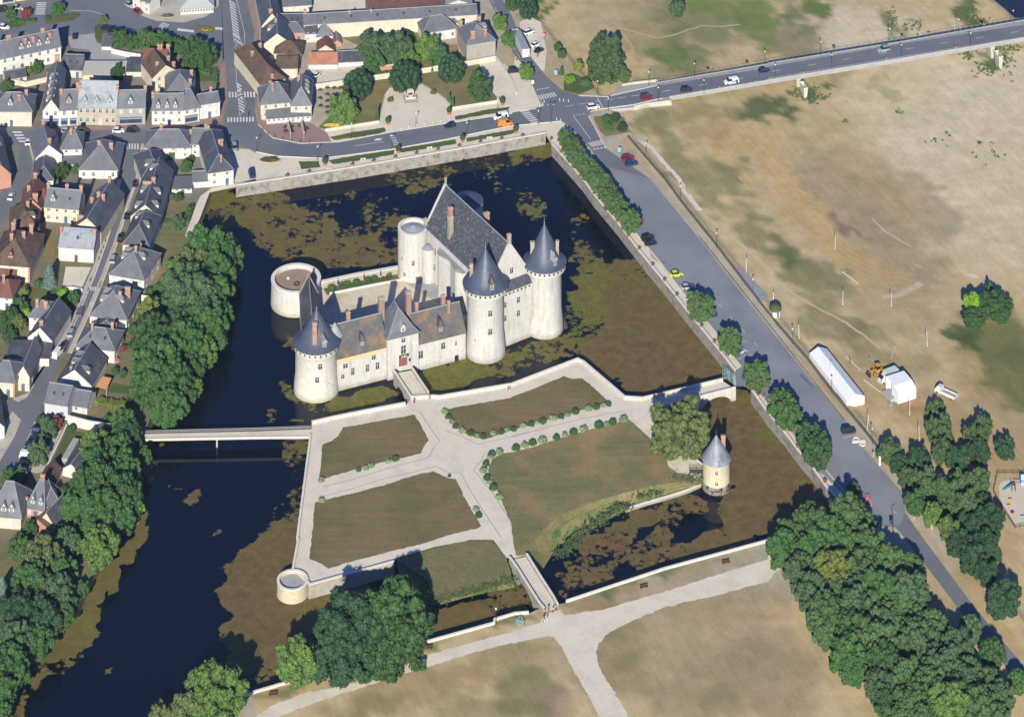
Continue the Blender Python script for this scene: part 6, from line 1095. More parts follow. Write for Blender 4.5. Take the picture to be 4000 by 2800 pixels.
def leaf_material():
    m, nt, b = nodes('leaves'); at = N(nt, 'ShaderNodeAttribute', attribute_name='tone').outputs['Fac']; oi = N(nt, 'ShaderNodeObjectInfo').outputs['Color']; geo = N(nt, 'ShaderNodeNewGeometry').outputs['Position']
    c = mix(nt, at, mix(nt, 1.0, oi, (.62, .68, .62), 'MULTIPLY'), mix(nt, 1.0, oi, (1.38, 1.3, 1.3), 'MULTIPLY'))
    c = mix(nt, ramp(nt, noise(nt, geo, .45, 4, .6), .35, .65), mix(nt, 1.0, c, (.78, .84, .82), 'MULTIPLY'), mix(nt, 1.0, c, (1.2, 1.14, 1.1), 'MULTIPLY'))
    nt.links.new(c, b.inputs['Base Color']); b.inputs['Roughness'].default_value = .7; b.inputs['Specular IOR Level'].default_value = .15
    return m
leafm = leaf_material()
bark = mat('bark', cv(150, 140, 124), .2, 2, .95); bark_pale = mat('pale_bark', cv(214, 206, 190), .12, 2, .9)
CM = {}
for k, s_, n_, a in (('broad', 100, 3, (20, 10000, .052, 'round', .34, .14, 6)), ('big', 200, 4, (34, 17000, .036, 'round', .27, .15, 7)), ('dome', 300, 2, (60, 9000, .035, 'round', .22, .03)),
        ('plane', 400, 3, (26, 10000, .05, 'box', .30, .07, 5)), ('conifer', 500, 2, (44, 6000, .055, 'cone', .3)), ('small', 600, 3, (16, 2600, .10, 'round', .42, .1))):
    CM[k] = [crown_mesh('crown', s_ + 10 * i, *a) for i in range(n_)]
TRUNK = {}
def trunk_mesh(pale, v):
    if (pale, v) not in TRUNK:
        r = random.Random(v); mb = MB(); mb.tube((0, 0, -.1), (0, 0, .55), .045, .032, 8); tips = []
        for i in range(5):
            a = i * 1.257 + r.random(); p = (math.cos(a) * .22, math.sin(a) * .22, .62 + r.random() * .2); mb.tube((0, 0, .38 + .03 * i), p, .022, .012, 6)
            p2 = (math.cos(a + .3) * .42, math.sin(a + .3) * .42, .74 + r.random() * .15); mb.tube(p, p2, .012, .004, 5)
        TRUNK[(pale, v)] = mb.build('trunk', bark_pale if pale else bark, link=False).data
    return TRUNK[(pale, v)]
GREEN = {'mid': (60, 90, 52), 'dark': (54, 80, 48), 'deep': (46, 72, 50), 'light': (80, 104, 54), 'olive': (82, 94, 58), 'yellow': (92, 102, 52), 'blue': (88, 106, 102), 'grey': (66, 88, 62), 'plane': (68, 92, 58), 'red': (110, 60, 58), 'birch': (66, 86, 56), 'bright': (96, 136, 40), 'lav': (116, 132, 104)}
LK = 1.0
def gcol(n, j=0): c = GREEN[n]; return tuple(lin(v * (1 + j)) / LK * .9 for v in c)
tr_i = 0
def tree(c, r, x, y, rp, col='mid', kind='broad', label=None, ar=1.0, hfac=1.9, group=None, pale=False, name='tree', cat='tree', elong=None, trunk=True, base=None):
    global tr_i; tr_i += 1
    X, Y = q(c, r, x, y); Rr = rp / 2.296 / ((Y - YH) / H); hc = Rr * (hfac - ar)
    p = g(X, Y, hc); z0 = terr(p.x, p.y)
    if z0 < -.05: p = g(X, Y, hc + z0)
    if inside((p.x, p.y), moat) and not inside((p.x, p.y), island): z0 = min(z0, -2.9)
    rs = random.Random(tr_i)
    t = thing(name, label or 'leafy green tree', cat, (p.x, p.y, z0), 0, group)
    hc2 = p.z - z0 if True else hc
    cr = bpy.data.objects.new('crown', CM[kind][tr_i % len(CM[kind])]); COL.objects.link(cr); cr.parent = t
    cr.location = (0, 0, hc if z0 > -2 else hc - z0); cr.rotation_euler = (0, 0, rs.random() * 6.28 if not elong else elong[1]); k = elong[0] if elong else 1
    cr.scale = (Rr * k * (1 if elong else 1 + rs.uniform(-.06, .06)), Rr, Rr * ar); cr.color = (*gcol(col, rs.uniform(-.05, .05)), 1)
    if trunk:
        Ht = cr.location.z + Rr * ar * .5
        tk = bpy.data.objects.new('trunk', trunk_mesh(pale, tr_i % 4)); COL.objects.link(tk); tk.parent = t; wv_ = max(Rr * 1.4, Ht * .8); tk.scale = (wv_, wv_, Ht); tk.rotation_euler = (0, 0, rs.random() * 6)
    return t
def many(group, label, items, **kw):
    for it in items:
        c, r, x, y, rp, col = it[:6]; k2 = dict(kw)
        if len(it) > 6: k2.update(it[6])
        tree(c, r, x, y, rp, col, label=k2.pop('label', label), group=group, **k2)
many('clipped trees along the parking road', 'clipped bushy street tree in the merged row between the moat wall and parking road', [
 (2, 0, 480, 1240, 68, 'plane'), (2, 0, 530, 1310, 78, 'plane'), (2, 0, 575, 1385, 80, 'plane'), (2, 0, 625, 1455, 80, 'plane'), (2, 0, 690, 1525, 84, 'plane'), (2, 0, 750, 1590, 84, 'plane'),
 (2, 1, 800, 45, 88, 'plane'), (2, 1, 855, 115, 82, 'plane'), (2, 1, 905, 190, 88, 'plane'), (2, 1, 960, 260, 78, 'plane')], kind='plane', hfac=2.5, ar=.95, pale=True)
tree(2, 1, 1060, 375, 92, 'plane', 'plane', 'last bushy tree of the merged clipped row, beside two black cars', hfac=2.5, pale=True, group='clipped trees along the parking road')
for a in ((2, 1, 1690, 1140, 112, 'clipped green tree beside the silver car on the parking road'), (2, 1, 1955, 1450, 104, 'clipped green tree above a pale blue car on the parking road')): tree(*a[:5], 'plane', 'plane', a[5], hfac=2.3, pale=True, ar=1.0)
tree(2, 2, 2190, 150, 108, 'plane', 'plane', 'clipped tree just beyond the blue bridge gate', hfac=2.2, pale=True, ar=1.15)
for x, y, rp, lb in ((110, 400, 105, 'double clipped tree below the bridge gate, upper crown'), (180, 500, 112, 'double clipped tree below the bridge gate, lower crown'), (365, 700, 108, 'dark clipped tree opposite the dark parked car, upper crown'), (450, 830, 118, 'dark clipped tree opposite the dark parked car, lower crown')):
    tree(3, 2, x, y, rp, 'mid' if x < 200 else 'dark', 'plane', lb, hfac=2.3, pale=True, ar=1.1)
tree(3, 2, 765, 1180, 64, 'mid', 'dome', 'round clipped ball tree at the bend of the parking road', hfac=1.7)
tree(2, 2, 1520, 640, 232, 'olive', 'big', 'large spreading tree beside the arched stone bridge in the castle garden', hfac=1.7, ar=.85)
tree(1, 3, 830, 830, 280, 'deep', 'big', 'big dark green tree, left crown of the clump on the park shore', hfac=1.7, ar=.82)
tree(1, 3, 1240, 720, 290, 'mid', 'big', 'tallest green tree in the clump on the park shore, casting its shadow on the moat', hfac=1.8, ar=.9)
tree(1, 3, 790, 1060, 240, 'deep', 'big', 'dark low tree in front of the park shore clump, beside the white wall', hfac=1.6)
tree(1, 3, 1200, 980, 240, 'dark', 'big', 'green tree at the right front of the park shore clump beside the bench', hfac=1.6)
tree(1, 3, 370, 1090, 165, 'light', 'broad', 'smaller light green tree with pale trunk left of the park shore clump', hfac=2.3, pale=True)
tree(0, 3, 1940, 1420, 250, 'light', 'big', 'bright green tree at the bottom edge on the park corner of the moat', hfac=1.7); tree(0, 3, 1700, 1560, 170, 'olive', 'broad', 'pale sparse tree in front of the bright green tree at the bottom edge', hfac=1.7, pale=True); tree(0, 3, 1450, 1640, 120, 'olive', 'broad', 'pale low tree cut by the bottom edge beside the moat', hfac=1.6)
WB = [(0, 1, 1850, 640, 190, 'mid'), (0, 1, 2010, 600, 110, 'olive'), (0, 1, 2060, 720, 120, 'mid'), (0, 1, 1960, 860, 150, 'mid'), (0, 1, 1720, 800, 160, 'olive'), (0, 1, 1650, 960, 190, 'grey'), (0, 1, 1930, 1050, 150, 'mid'), (0, 1, 1720, 1120, 210, 'grey'), (0, 1, 1960, 1210, 130, 'mid'), (0, 1, 1500, 1180, 90, 'mid'), (0, 1, 1860, 1330, 180, 'mid'), (0, 1, 1620, 1310, 150, 'dark'), (0, 1, 1370, 1450, 190, 'dark'), (0, 1, 1650, 1480, 190, 'mid'), (0, 1, 1830, 1560, 110, 'light'),
 (0, 2, 1400, 80, 200, 'mid'), (0, 2, 1350, 230, 180, 'mid'), (0, 2, 1560, 250, 170, 'dark'), (0, 2, 1500, 430, 150, 'mid'), (0, 2, 1720, 90, 110, 'dark'), (0, 2, 1750, 260, 66, 'light'),
 (0, 2, 1110, 590, 120, 'mid'), (0, 2, 1160, 690, 110, 'deep'), (0, 2, 1290, 880, 66, 'mid'), (0, 2, 860, 800, 130, 'light'), (0, 2, 1060, 830, 130, 'mid'), (0, 2, 880, 970, 160, 'mid'), (0, 2, 1100, 1040, 150, 'mid'), (0, 2, 820, 1160, 190, 'mid'), (0, 2, 1080, 1240, 180, 'dark'), (0, 2, 680, 1370, 130, 'mid'), (0, 2, 900, 1400, 180, 'mid'), (0, 2, 1080, 1440, 120, 'mid'), (0, 2, 1180, 1180, 80, 'mid'), (0, 2, 1240, 1350, 50, 'bright'),
 (0, 3, 880, 80, 150, 'light'), (0, 3, 600, 60, 120, 'grey'), (0, 3, 380, 230, 180, 'olive'), (0, 3, 560, 330, 130, 'mid'), (0, 3, 170, 90, 90, 'mid'), (0, 3, 290, 430, 180, 'mid'), (0, 3, 500, 520, 160, 'grey'), (0, 3, 150, 720, 190, 'deep'), (0, 3, 380, 760, 160, 'deep'), (0, 3, 570, 700, 90, 'mid'), (0, 3, 120, 950, 170, 'grey'), (0, 3, 330, 940, 130, 'mid'), (0, 3, 60, 1170, 170, 'mid'), (0, 3, 10, 1380, 130, 'mid'), (0, 3, 10, 1560, 80, 'mid'), (0, 3, 740, 460, 60, 'mid')]
many('trees crowding the west bank of the moat', 'broad leafy tree crowding the west bank of the moat', WB, kind='big', hfac=1.75)
tree(0, 1, 1350, 1230, 118, 'yellow', 'broad', 'yellowish green tree beside the two dormer house, at the edge of the bank trees', hfac=1.8); tree(0, 3, 15, 440, 80, 'blue', 'conifer', 'blue spruce cut by the left edge near the bottom', hfac=2.4)
WD = [(3, 2, 720, 1440, 170, 'plane'), (3, 2, 870, 1500, 90, 'plane'), (3, 2, 380, 1500, 150, 'plane'), (3, 2, 170, 1590, 110, 'plane'), (3, 2, 560, 1580, 150, 'mid'), (3, 2, 820, 1600, 110, 'mid'),
 (3, 3, 130, 90, 130, 'mid'), (3, 3, 400, 110, 150, 'mid'), (3, 3, 660, 60, 150, 'mid'), (3, 3, 900, 110, 160, 'plane'), (3, 3, 290, 300, 130, 'grey'), (3, 3, 560, 310, 160, 'yellow'), (3, 3, 850, 280, 160, 'plane'), (3, 3, 1080, 260, 150, 'plane'), (3, 3, 1260, 310, 130, 'plane'), (3, 3, 400, 500, 140, 'grey'), (3, 3, 620, 480, 120, 'plane'), (3, 3, 800, 470, 130, 'grey'), (3, 3, 1010, 500, 160, 'mid'), (3, 3, 1280, 520, 180, 'grey'),
 (3, 3, 520, 680, 150, 'plane'), (3, 3, 780, 650, 160, 'grey'), (3, 3, 1100, 660, 130, 'mid'), (3, 3, 520, 850, 110, 'plane'), (3, 3, 780, 850, 160, 'plane'), (3, 3, 1050, 780, 140, 'grey'), (3, 3, 1270, 730, 130, 'plane'), (3, 3, 1480, 830, 140, 'plane'), (3, 3, 720, 1040, 150, 'mid'), (3, 3, 1000, 960, 160, 'plane'), (3, 3, 1330, 930, 160, 'grey'), (3, 3, 760, 1190, 110, 'mid'), (3, 3, 1050, 1120, 150, 'dark'), (3, 3, 1690, 1000, 150, 'grey'), (3, 3, 1570, 1170, 160, 'grey'), (3, 3, 1800, 1220, 120, 'plane'),
 (3, 3, 1010, 1330, 130, 'grey'), (3, 3, 1260, 1270, 150, 'plane'), (3, 3, 1500, 1350, 150, 'plane'), (3, 3, 1750, 1330, 140, 'grey'), (3, 3, 1980, 1290, 110, 'plane'), (3, 3, 1060, 1480, 110, 'dark'), (3, 3, 1310, 1470, 140, 'plane'), (3, 3, 1600, 1500, 170, 'light'), (3, 3, 1880, 1500, 150, 'plane'), (3, 3, 2090, 1440, 120, 'grey'), (3, 3, 1180, 1610, 110, 'plane'), (3, 3, 1420, 1640, 130, 'plane'), (3, 3, 2050, 1620, 120, 'plane')]
many('trees of the wood beside the park', 'tall leafy tree of the dense wood between the park and the lane', WD, kind='big', hfac=2.3)
tree(3, 3, 1310, 1080, 90, 'yellow', 'big', 'pale yellowish tree in the middle of the dense wood', hfac=2.3)
for i, (x, y, rp, cl) in enumerate(((1810, 820, 112, 'grey'), (2015, 1030, 118, 'dark'), (2235, 1290, 95, 'mid'))): tree(3, 3, x, y, rp, cl, 'dome', ('first', 'second', 'third')[i] + ' rounded tree beside the narrow lane, counted from the top', hfac=2.1, ar=1.05)
EC = [(3, 2, 1085, 840, 110, 'birch'), (3, 2, 1530, 640, 130, 'birch'), (3, 2, 1500, 470, 80, 'birch'), (3, 2, 1180, 950, 90, 'deep'), (3, 2, 1360, 940, 120, 'deep'), (3, 2, 1560, 830, 110, 'birch'), (3, 2, 1690, 900, 120, 'deep'), (3, 2, 1390, 1110, 130, 'birch'), (3, 2, 1250, 1080, 90, 'birch'), (3, 2, 1580, 1200, 140, 'birch'), (3, 2, 1730, 1130, 110, 'birch'), (3, 2, 1880, 1130, 120, 'birch'), (3, 2, 1780, 1330, 140, 'birch'), (3, 2, 1930, 1300, 90, 'deep'), (3, 2, 1980, 1470, 140, 'deep'), (3, 2, 1820, 1520, 130, 'deep'), (3, 2, 1620, 1370, 90, 'birch'),
 (3, 3, 1720, 60, 120, 'deep'), (3, 3, 1950, 60, 140, 'deep'), (3, 3, 1850, 180, 130, 'deep'), (3, 3, 2000, 150, 90, 'deep'), (3, 3, 1950, 310, 110, 'deep')]
many('dark trees east of the parking road', 'dark crowned tree in the clump between the parking road and playground', [(a[0], a[1], a[2], a[3], a[4] * .86, a[5]) for a in EC], kind='broad', hfac=1.9, pale=True)
for x, y, rp, lb in ((1310, 1290, 90, 'first'), (1470, 1400, 82, 'second'), (1620, 1520, 90, 'third')): tree(3, 2, x, y, rp, 'light' if x > 1400 else 'mid', 'broad', lb + ' brighter young tree on the verge of the narrow lane', hfac=2.6, pale=True)
tree(3, 2, 1930, 600, 80, 'birch', 'broad', 'upper crown of the lone dark tree pair on the dry field', hfac=2.1, pale=True); tree(3, 2, 1860, 700, 90, 'birch', 'broad', 'middle crown of the lone dark tree pair on the dry field', hfac=1.9); tree(3, 2, 1890, 830, 95, 'deep', 'broad', 'lower crown of the dark trees on the dry field', hfac=1.9)
tree(3, 2, 2120, 800, 84, 'deep', 'broad', 'small rounded dark tree behind a bench on the dry field', hfac=1.8); tree(3, 3, 2120, 560, 130, 'deep', 'broad', 'dark tree beside the sandy path right of the lane', hfac=1.9)
tree(3, 1, 1840, 1210, 75, 'bright', 'broad', 'bright yellow green tree on the left of the field thicket', hfac=1.8); tree(3, 1, 2030, 1250, 150, 'dark', 'big', 'wide dark green bush in the field thicket', hfac=.95, ar=.6, trunk=False); tree(3, 1, 1850, 1350, 100, 'dark', 'broad', 'low green bush below the bright tree in the field thicket', hfac=.95, ar=.6, trunk=False); tree(3, 1, 1990, 1080, 36, 'grey', 'conifer', 'small pointed conifer beside the field thicket', hfac=2.2)
many(None, None, [
 (1, 0, 912, 765, 128, 'deep', dict(kind='dome', label='left of the three dark dome shaped trees by the memorial', hfac=1.75)), (1, 0, 1338, 695, 136, 'deep', dict(kind='dome', label='middle dark dome shaped tree right behind the memorial flag', hfac=1.75)), (1, 0, 1750, 620, 118, 'deep', dict(kind='dome', label='right of the three dark dome shaped trees near the pale wall', hfac=1.75)),
 (1, 0, 790, 970, 120, 'light', dict(label='fresh green tree beside the rows of cafe chairs')), (1, 0, 2010, 780, 105, 'dark', dict(label='bushy green tree on the right memorial lawn')),
 (1, 0, 1050, 430, 125, 'grey', dict(label='large greyish tree in the private gardens behind the garages')), (1, 0, 1060, 560, 90, 'mid', dict(label='low green tree below the greyish garden tree')), (1, 0, 1250, 450, 120, 'grey', dict(label='second greyish tree in the private gardens')), (1, 0, 1380, 545, 85, 'light', dict(label='light green bushy tree above the pink garden wall')), (1, 0, 1550, 440, 100, 'light', dict(label='light green tree in the villa garden')), (1, 0, 1640, 510, 80, 'mid', dict(label='green tree beside the villa garden lawn')), (1, 0, 1350, 350, 60, 'deep', dict(label='small dark tree below the long market hall')), (1, 0, 1040, 620, 60, 'mid', dict(label='round bush against the cream garden wall')),
 (1, 0, 2190, 205, 62, 'light', dict(label='light green street tree beside the white van at the riverside lane')), (1, 0, 2262, 350, 55, 'light', dict(label='street tree on the dirt strip below the first riverside street tree')), (2, 0, 130, 640, 58, 'light', dict(label='light green street tree in front of the white lorry', hfac=2.6)),
 (2, 0, 145, 85, 84, 'deep', dict(kind='dome', label='round dark green tree at the top by the riverside lane')), (2, 0, 5, 25, 70, 'dark', dict(kind='dome', label='round green tree cut by the top edge')), (2, 0, 10, 350, 60, 'mid', dict(label='small green tree behind the lorry cab')),
 (2, 0, 840, 470, 130, 'birch', dict(kind='big', label='big pale branched tree beside the bridge head, upper crown', pale=True, hfac=2.2)), (2, 0, 840, 610, 150, 'birch', dict(kind='big', label='big pale branched tree beside the bridge head, lower crown', hfac=1.5)), (2, 0, 1010, 680, 52, 'birch', dict(label='small tree at the right foot of the big pale branched tree')), (2, 0, 600, 590, 42, 'yellow', dict(kind='small', label='small yellow green tree on the dry riverside field')),
 (2, 0, 412, 425, 36, 'dark', dict(kind='small', label='small cut shrub beside the riverside wall, upper')), (2, 0, 447, 485, 38, 'dark', dict(kind='small', label='small rounded shrub just below the cut shrub')), (2, 0, 443, 645, 36, 'mid', dict(kind='conifer', label='small cone shaped shrub near the blue sign', ar=1.2)), (2, 0, 520, 710, 50, 'bright', dict(kind='small', label='low bright bush on the roadside island', hfac=1.1, ar=.5, trunk=False)), (2, 0, 660, 740, 50, 'mid', dict(kind='small', label='low green bush right of the bright island bush', hfac=1.1, ar=.5, trunk=False)),
 (2, 0, 1480, 150, 68, 'grey', dict(kind='small', label='grey green willow bush on the river meadow', hfac=1.2, trunk=False)),
 (2, 0, 845, 1075, 42, 'mid', dict(kind='dome', label='left ball shrub on the corner island', hfac=1.3)), (2, 0, 925, 1065, 46, 'deep', dict(kind='dome', label='tall ball shrub at the back of the corner island', hfac=1.3)), (2, 0, 865, 1145, 42, 'mid', dict(kind='dome', label='front ball shrub on the corner island', hfac=1.3)), (2, 0, 990, 1150, 46, 'deep', dict(kind='dome', label='right ball shrub on the corner island', hfac=1.3)),
 (0, 0, 90, 125, 44, 'mid', dict(label='small street tree near the pedestrian crossing, top left')), (0, 0, 518, 85, 50, 'mid', dict(label='small tree on the oval grass island')), (0, 0, 235, 120, 44, 'red', dict(label='small reddish tree beside the pedestrian crossing')), (0, 0, 930, 172, 32, 'olive', dict(label='thin young tree at the tip of the hedge')), (0, 0, 430, 170, 26, 'dark', dict(kind='small', label='clipped bush at the end of the oval grass island', trunk=False, hfac=1.1)), (0, 0, 148, 205, 34, 'dark', dict(kind='small', label='clipped bush on the small grass strip, top left', trunk=False, hfac=1.1)),
 (0, 0, 1085, 350, 70, 'mid', dict(label='first green tree of the hedge line behind the white garage')), (0, 0, 1180, 385, 62, 'dark', dict(label='second tree of the hedge line behind the white garage')), (0, 0, 1290, 350, 78, 'mid', dict(label='third tree of the hedge line, above the curved wall')), (0, 0, 1400, 370, 76, 'mid', dict(label='fourth tree of the hedge line, above the brown roof')), (0, 0, 1510, 390, 66, 'dark', dict(label='fifth tree of the hedge line, above the brown roof')), (0, 0, 1600, 420, 62, 'mid', dict(label='sixth tree of the hedge line, beside the dark street tree')),
 (0, 0, 1740, 440, 100, 'dark', dict(kind='big', label='large dark tree at the road corner, upper crown')), (0, 0, 1840, 500, 98, 'dark', dict(kind='big', label='large dark tree at the road corner, right crown')), (0, 0, 1740, 540, 90, 'dark', dict(kind='big', label='large dark tree at the road corner, lower crown')),
 (0, 0, 335, 620, 48, 'mid', dict(label='green tree in the yard below the pale terrace', ar=1.3)), (0, 0, 240, 640, 38, 'yellow', dict(kind='small', label='yellow green climber bush in the terrace yard')), (0, 0, 60, 770, 50, 'mid', dict(label='green tree behind the far left corner house')), (0, 0, 1050, 655, 62, 'deep', dict(label='dark tree behind the tall slate hotel roof')), (0, 0, 1555, 1370, 58, 'mid', dict(label='green tree in the courtyard of the broad slate house', ar=1.3)), (0, 0, 1670, 1490, 50, 'mid', dict(label='bushy shrub below the courtyard tree')), (0, 0, 1710, 1430, 30, 'dark', dict(kind='small', label='dark thin shrub beside the outside stair')), (0, 0, 540, 1550, 62, 'dark', dict(label='dark garden tree below the low white garage')), (0, 0, 680, 1520, 38, 'mid', dict(label='small green tree beside the pyramid roof house')),
 (0, 1, 440, 900, 98, 'blue', dict(kind='conifer', label='blue grey cedar between brown hipped house and gravel yard', ar=1.25)), (0, 1, 208, 1020, 48, 'yellow', dict(kind='small', label='lime green rounded bush near the blue cedar')), (0, 1, 340, 960, 34, 'mid', dict(kind='small', label='narrow hedge bush left of the blue cedar', ar=1.8)), (0, 1, 560, 1035, 52, 'bright', dict(kind='small', label='bright green shrub below the blue cedar', hfac=1.2, trunk=False)), (0, 1, 650, 1080, 56, 'mid', dict(label='green tree below the white yard gate')), (0, 1, 625, 1185, 44, 'mid', dict(kind='small', label='green hedge bush beside the lane', hfac=1.2, trunk=False)),
 (0, 1, 180, 1130, 66, 'mid', dict(label='garden tree above the white gabled house')), (0, 1, 80, 1250, 80, 'dark', dict(label='dark garden tree at the left edge')), (0, 1, 160, 1290, 62, 'olive', dict(label='olive green tree in the left garden')), (0, 1, 90, 1390, 62, 'dark', dict(label='dark garden tree below the olive one')), (0, 1, 235, 1200, 36, 'bright', dict(kind='small', label='bright shrub beside the white gabled house')),
 (0, 1, 1590, 395, 58, 'grey', dict(label='greyish fruit tree in the moat side garden')), (0, 1, 1700, 300, 34, 'mid', dict(kind='small', label='hedge bush beside the shore path', ar=1.6)), (0, 1, 1600, 160, 36, 'dark', dict(kind='small', label='dark bush below the white veranda house')), (0, 1, 1530, 160, 30, 'mid', dict(kind='small', label='small bush left of the shore stairs')), (0, 1, 1530, 770, 48, 'light', dict(kind='small', label='light green bush at the bottom of the garden row lawn')), (0, 1, 1420, 990, 56, 'dark', dict(kind='small', label='round dark hedge tree beside the cream villa', hfac=1.3)), (0, 1, 1340, 1010, 40, 'mid', dict(kind='small', label='low hedge block beside the cream villa', hfac=1.1)), (0, 1, 1200, 1350, 44, 'dark', dict(kind='small', label='dark bush behind the two toned lane house')), (0, 1, 1200, 1450, 28, 'dark', dict(kind='dome', label='small ball bush beside the two toned lane house')), (0, 1, 1095, 1525, 40, 'red', dict(kind='small', label='pink flowering bush beside the two toned lane house', hfac=1.2)),
 (0, 2, 1030, 115, 34, 'dark', dict(kind='small', label='left of three rounded bushes by the vegetable bed')), (0, 2, 1105, 135, 32, 'dark', dict(kind='small', label='middle of three rounded bushes by the vegetable bed')), (0, 2, 1165, 345, 30, 'mid', dict(kind='dome', label='ball bush at the end of the yellowish hedge')), (0, 2, 365, 560, 42, 'dark', dict(kind='small', label='clipped bush at the head of the small car park')),
 (0, 2, 440, 620, 74, 'grey', dict(kind='broad', label='upper grey green tree over the small car park')), (0, 2, 395, 740, 54, 'grey', dict(label='middle grey green tree over the small car park')), (0, 2, 335, 845, 90, 'grey', dict(kind='broad', label='lower grey green tree over the small car park')), (0, 2, 515, 575, 50, 'red', dict(label='reddish dark tree beside the upper car park tree')), (0, 2, 645, 628, 36, 'dark', dict(kind='small', label='dark shrub at the corner of the artificial lawn')),
 (0, 2, 70, 1060, 66, 'mid', dict(label='left tree of the pair above the bottom left houses')), (0, 2, 195, 1050, 58, 'mid', dict(label='right tree of the pair above the bottom left houses')), (0, 2, 560, 1195, 46, 'dark', dict(kind='small', label='dark shrub beside the brown tiled shed')), (0, 2, 275, 1540, 62, 'dark', dict(label='dark tree between the bottom left houses')), (0, 2, 520, 1590, 70, 'mid', dict(label='green tree below the brown lean-to shed')), (0, 2, 960, 540, 34, 'dark', dict(kind='small', label='small dark shrub at the end of the dry back lawn')),
], kind='broad', hfac=1.8)
def hedge(label, s, w=1.4, h=1.3, col='mid'):
    P = [g(X, Y, h) for X, Y in pts(s)]; t = thing('hedge', label, 'hedge', (P[0].x, P[0].y, 0)); r = np.random.RandomState(len(label))
    mb = MB(); Q = [(p - P[0]).to_2d() for p in P]; strip(mb, Q, w * .85, 0, h * .9); core = mb.v, mb.f
    vs = [tuple(v) for v in mb.v]; fs = list(mb.f); tn = [.4] * len(vs)
    for a, b in zip(Q, Q[1:]):
        Ln = (b - a).length; d = (b - a) / Ln; nn_ = Vector((-d.y, d.x))
        for k in range(int(Ln * 60)):
            u = r.rand() * Ln; wv2 = r.uniform(-.5, .5) * w; z = h * (.9 + .15 * r.rand()) if r.rand() < .5 else r.rand() * h
            if z < h * .9: wv2 = w * .5 * (1 if r.rand() < .5 else -1)
            p = a + d * u + nn_ * wv2; o = len(vs); s_ = .16
            q4 = r.normal(size=(2, 3)) * s_; vs += [(p.x - q4[0, 0], p.y - q4[0, 1], z - q4[0, 2]), (p.x - q4[1, 0], p.y - q4[1, 1], z - q4[1, 2]), (p.x + q4[0, 0], p.y + q4[0, 1], z + q4[0, 2]), (p.x + q4[1, 0], p.y + q4[1, 1], z + q4[1, 2])]; fs.append((o, o + 1, o + 2, o + 3)); tn += [r.rand()] * 4
    me = bpy.data.meshes.new('hedge_leaves'); me.from_pydata(vs, [], fs); ca = me.color_attributes.new('tone', 'FLOAT_COLOR', 'POINT'); T_ = np.array(tn); ca.data.foreach_set('color', np.stack([T_, T_, T_, T_ * 0 + 1], 1).astype(np.float32).ravel()); me.materials.append(leafm)
    o = bpy.data.objects.new('hedge_leaves', me); COL.objects.link(o); o.parent = t; o.color = (*gcol(col), 1); return t
hedge('long yellowish hedge between the two back lawns near the bank trees', "0,2 870,360 1040,395 1180,390", 2.6, 1.3, 'yellow'); hedge('clipped hedge beside the shore path', "0,1 1715,220 1690,300 1670,360", 1.6, 1.5, 'mid'); hedge('clipped hedge beside the shady lane in the corner garden', "0,0 1730,610 1890,640", 1.8, 1.3, 'mid'); hedge('low hedge along the grass of the small square', "0,0 60,215 160,190 320,172", 1.6, .9, 'mid'); hedge('garden hedge under the dome trees along the cream wall', "1,0 1010,670 1100,655 1235,640 1290,610", 1.6, 1.3, 'mid'); hedge('narrow hedge along the corner garden wall', "0,0 1945,640 1935,730", 1.0, 1.2, 'mid')
def shrub(c, r, x, y, kind, rp=30):
    pale_ = kind == 'L'
    tree(c, r, x, y, rp, 'lav' if pale_ else 'mid', 'small' if pale_ else 'dome', 'pale green lavender mound on the edge of a castle garden lawn' if pale_ else 'dark green clipped ball shrub on the edge of a castle garden lawn', ar=.8, hfac=1.5 if False else .95, group='pale lavender mounds of the garden' if pale_ else 'dark ball shrubs of the garden', trunk=False, name='lavender_mound' if pale_ else 'ball_shrub', cat='shrub')
for c, r, L in ((1, 2, [(1250, 902, 'D', 34), (1190, 925, 'L', 24), (1030, 965, 'L', 30), (985, 982, 'L', 30), (920, 1000, 'D', 26), (588, 1090, 'L', 30), (590, 1272, 'L', 30), (1975, 1352, 'L', 28), (1997, 1408, 'D', 34), (1735, 1052, 'D', 18),
        (1695, 478, 'L', 30), (1725, 525, 'D', 30), (1755, 570, 'L', 26), (1788, 612, 'D', 28), (1850, 652, 'L', 34), (1925, 672, 'D', 34), (1982, 693, 'L', 26), (2035, 700, 'D', 32), (2125, 672, 'L', 26), (2200, 662, 'D', 30), (2250, 640, 'L', 24),
        (2115, 858, 'D', 36), (2185, 838, 'L', 34), (2095, 892, 'L', 28), (2063, 945, 'D', 34), (2038, 1008, 'L', 34), (2072, 1070, 'D', 36), (2098, 1112, 'L', 28), (2127, 1160, 'D', 40), (2178, 1248, 'L', 34)]),
    (2, 2, [(15, 635, 'D', 30), (98, 605, 'L', 30), (172, 592, 'D', 32), (222, 578, 'L', 22), (275, 565, 'D', 36), (365, 540, 'L', 34), (440, 525, 'D', 30), (498, 505, 'L', 26), (568, 480, 'D', 36), (685, 455, 'L', 34), (757, 437, 'D', 34), (820, 423, 'L', 26), (862, 410, 'D', 32),
        (35, 805, 'D', 38), (112, 780, 'L', 34), (184, 758, 'D', 38), (270, 738, 'L', 40), (398, 712, 'D', 36), (474, 688, 'L', 28), (550, 663, 'D', 38), (640, 640, 'L', 38), (780, 600, 'D', 42), (845, 590, 'L', 26), (903, 572, 'D', 38), (1000, 547, 'L', 38)])):
    for x, y, k, rp in L: shrub(c, r, x, y, k, rp)
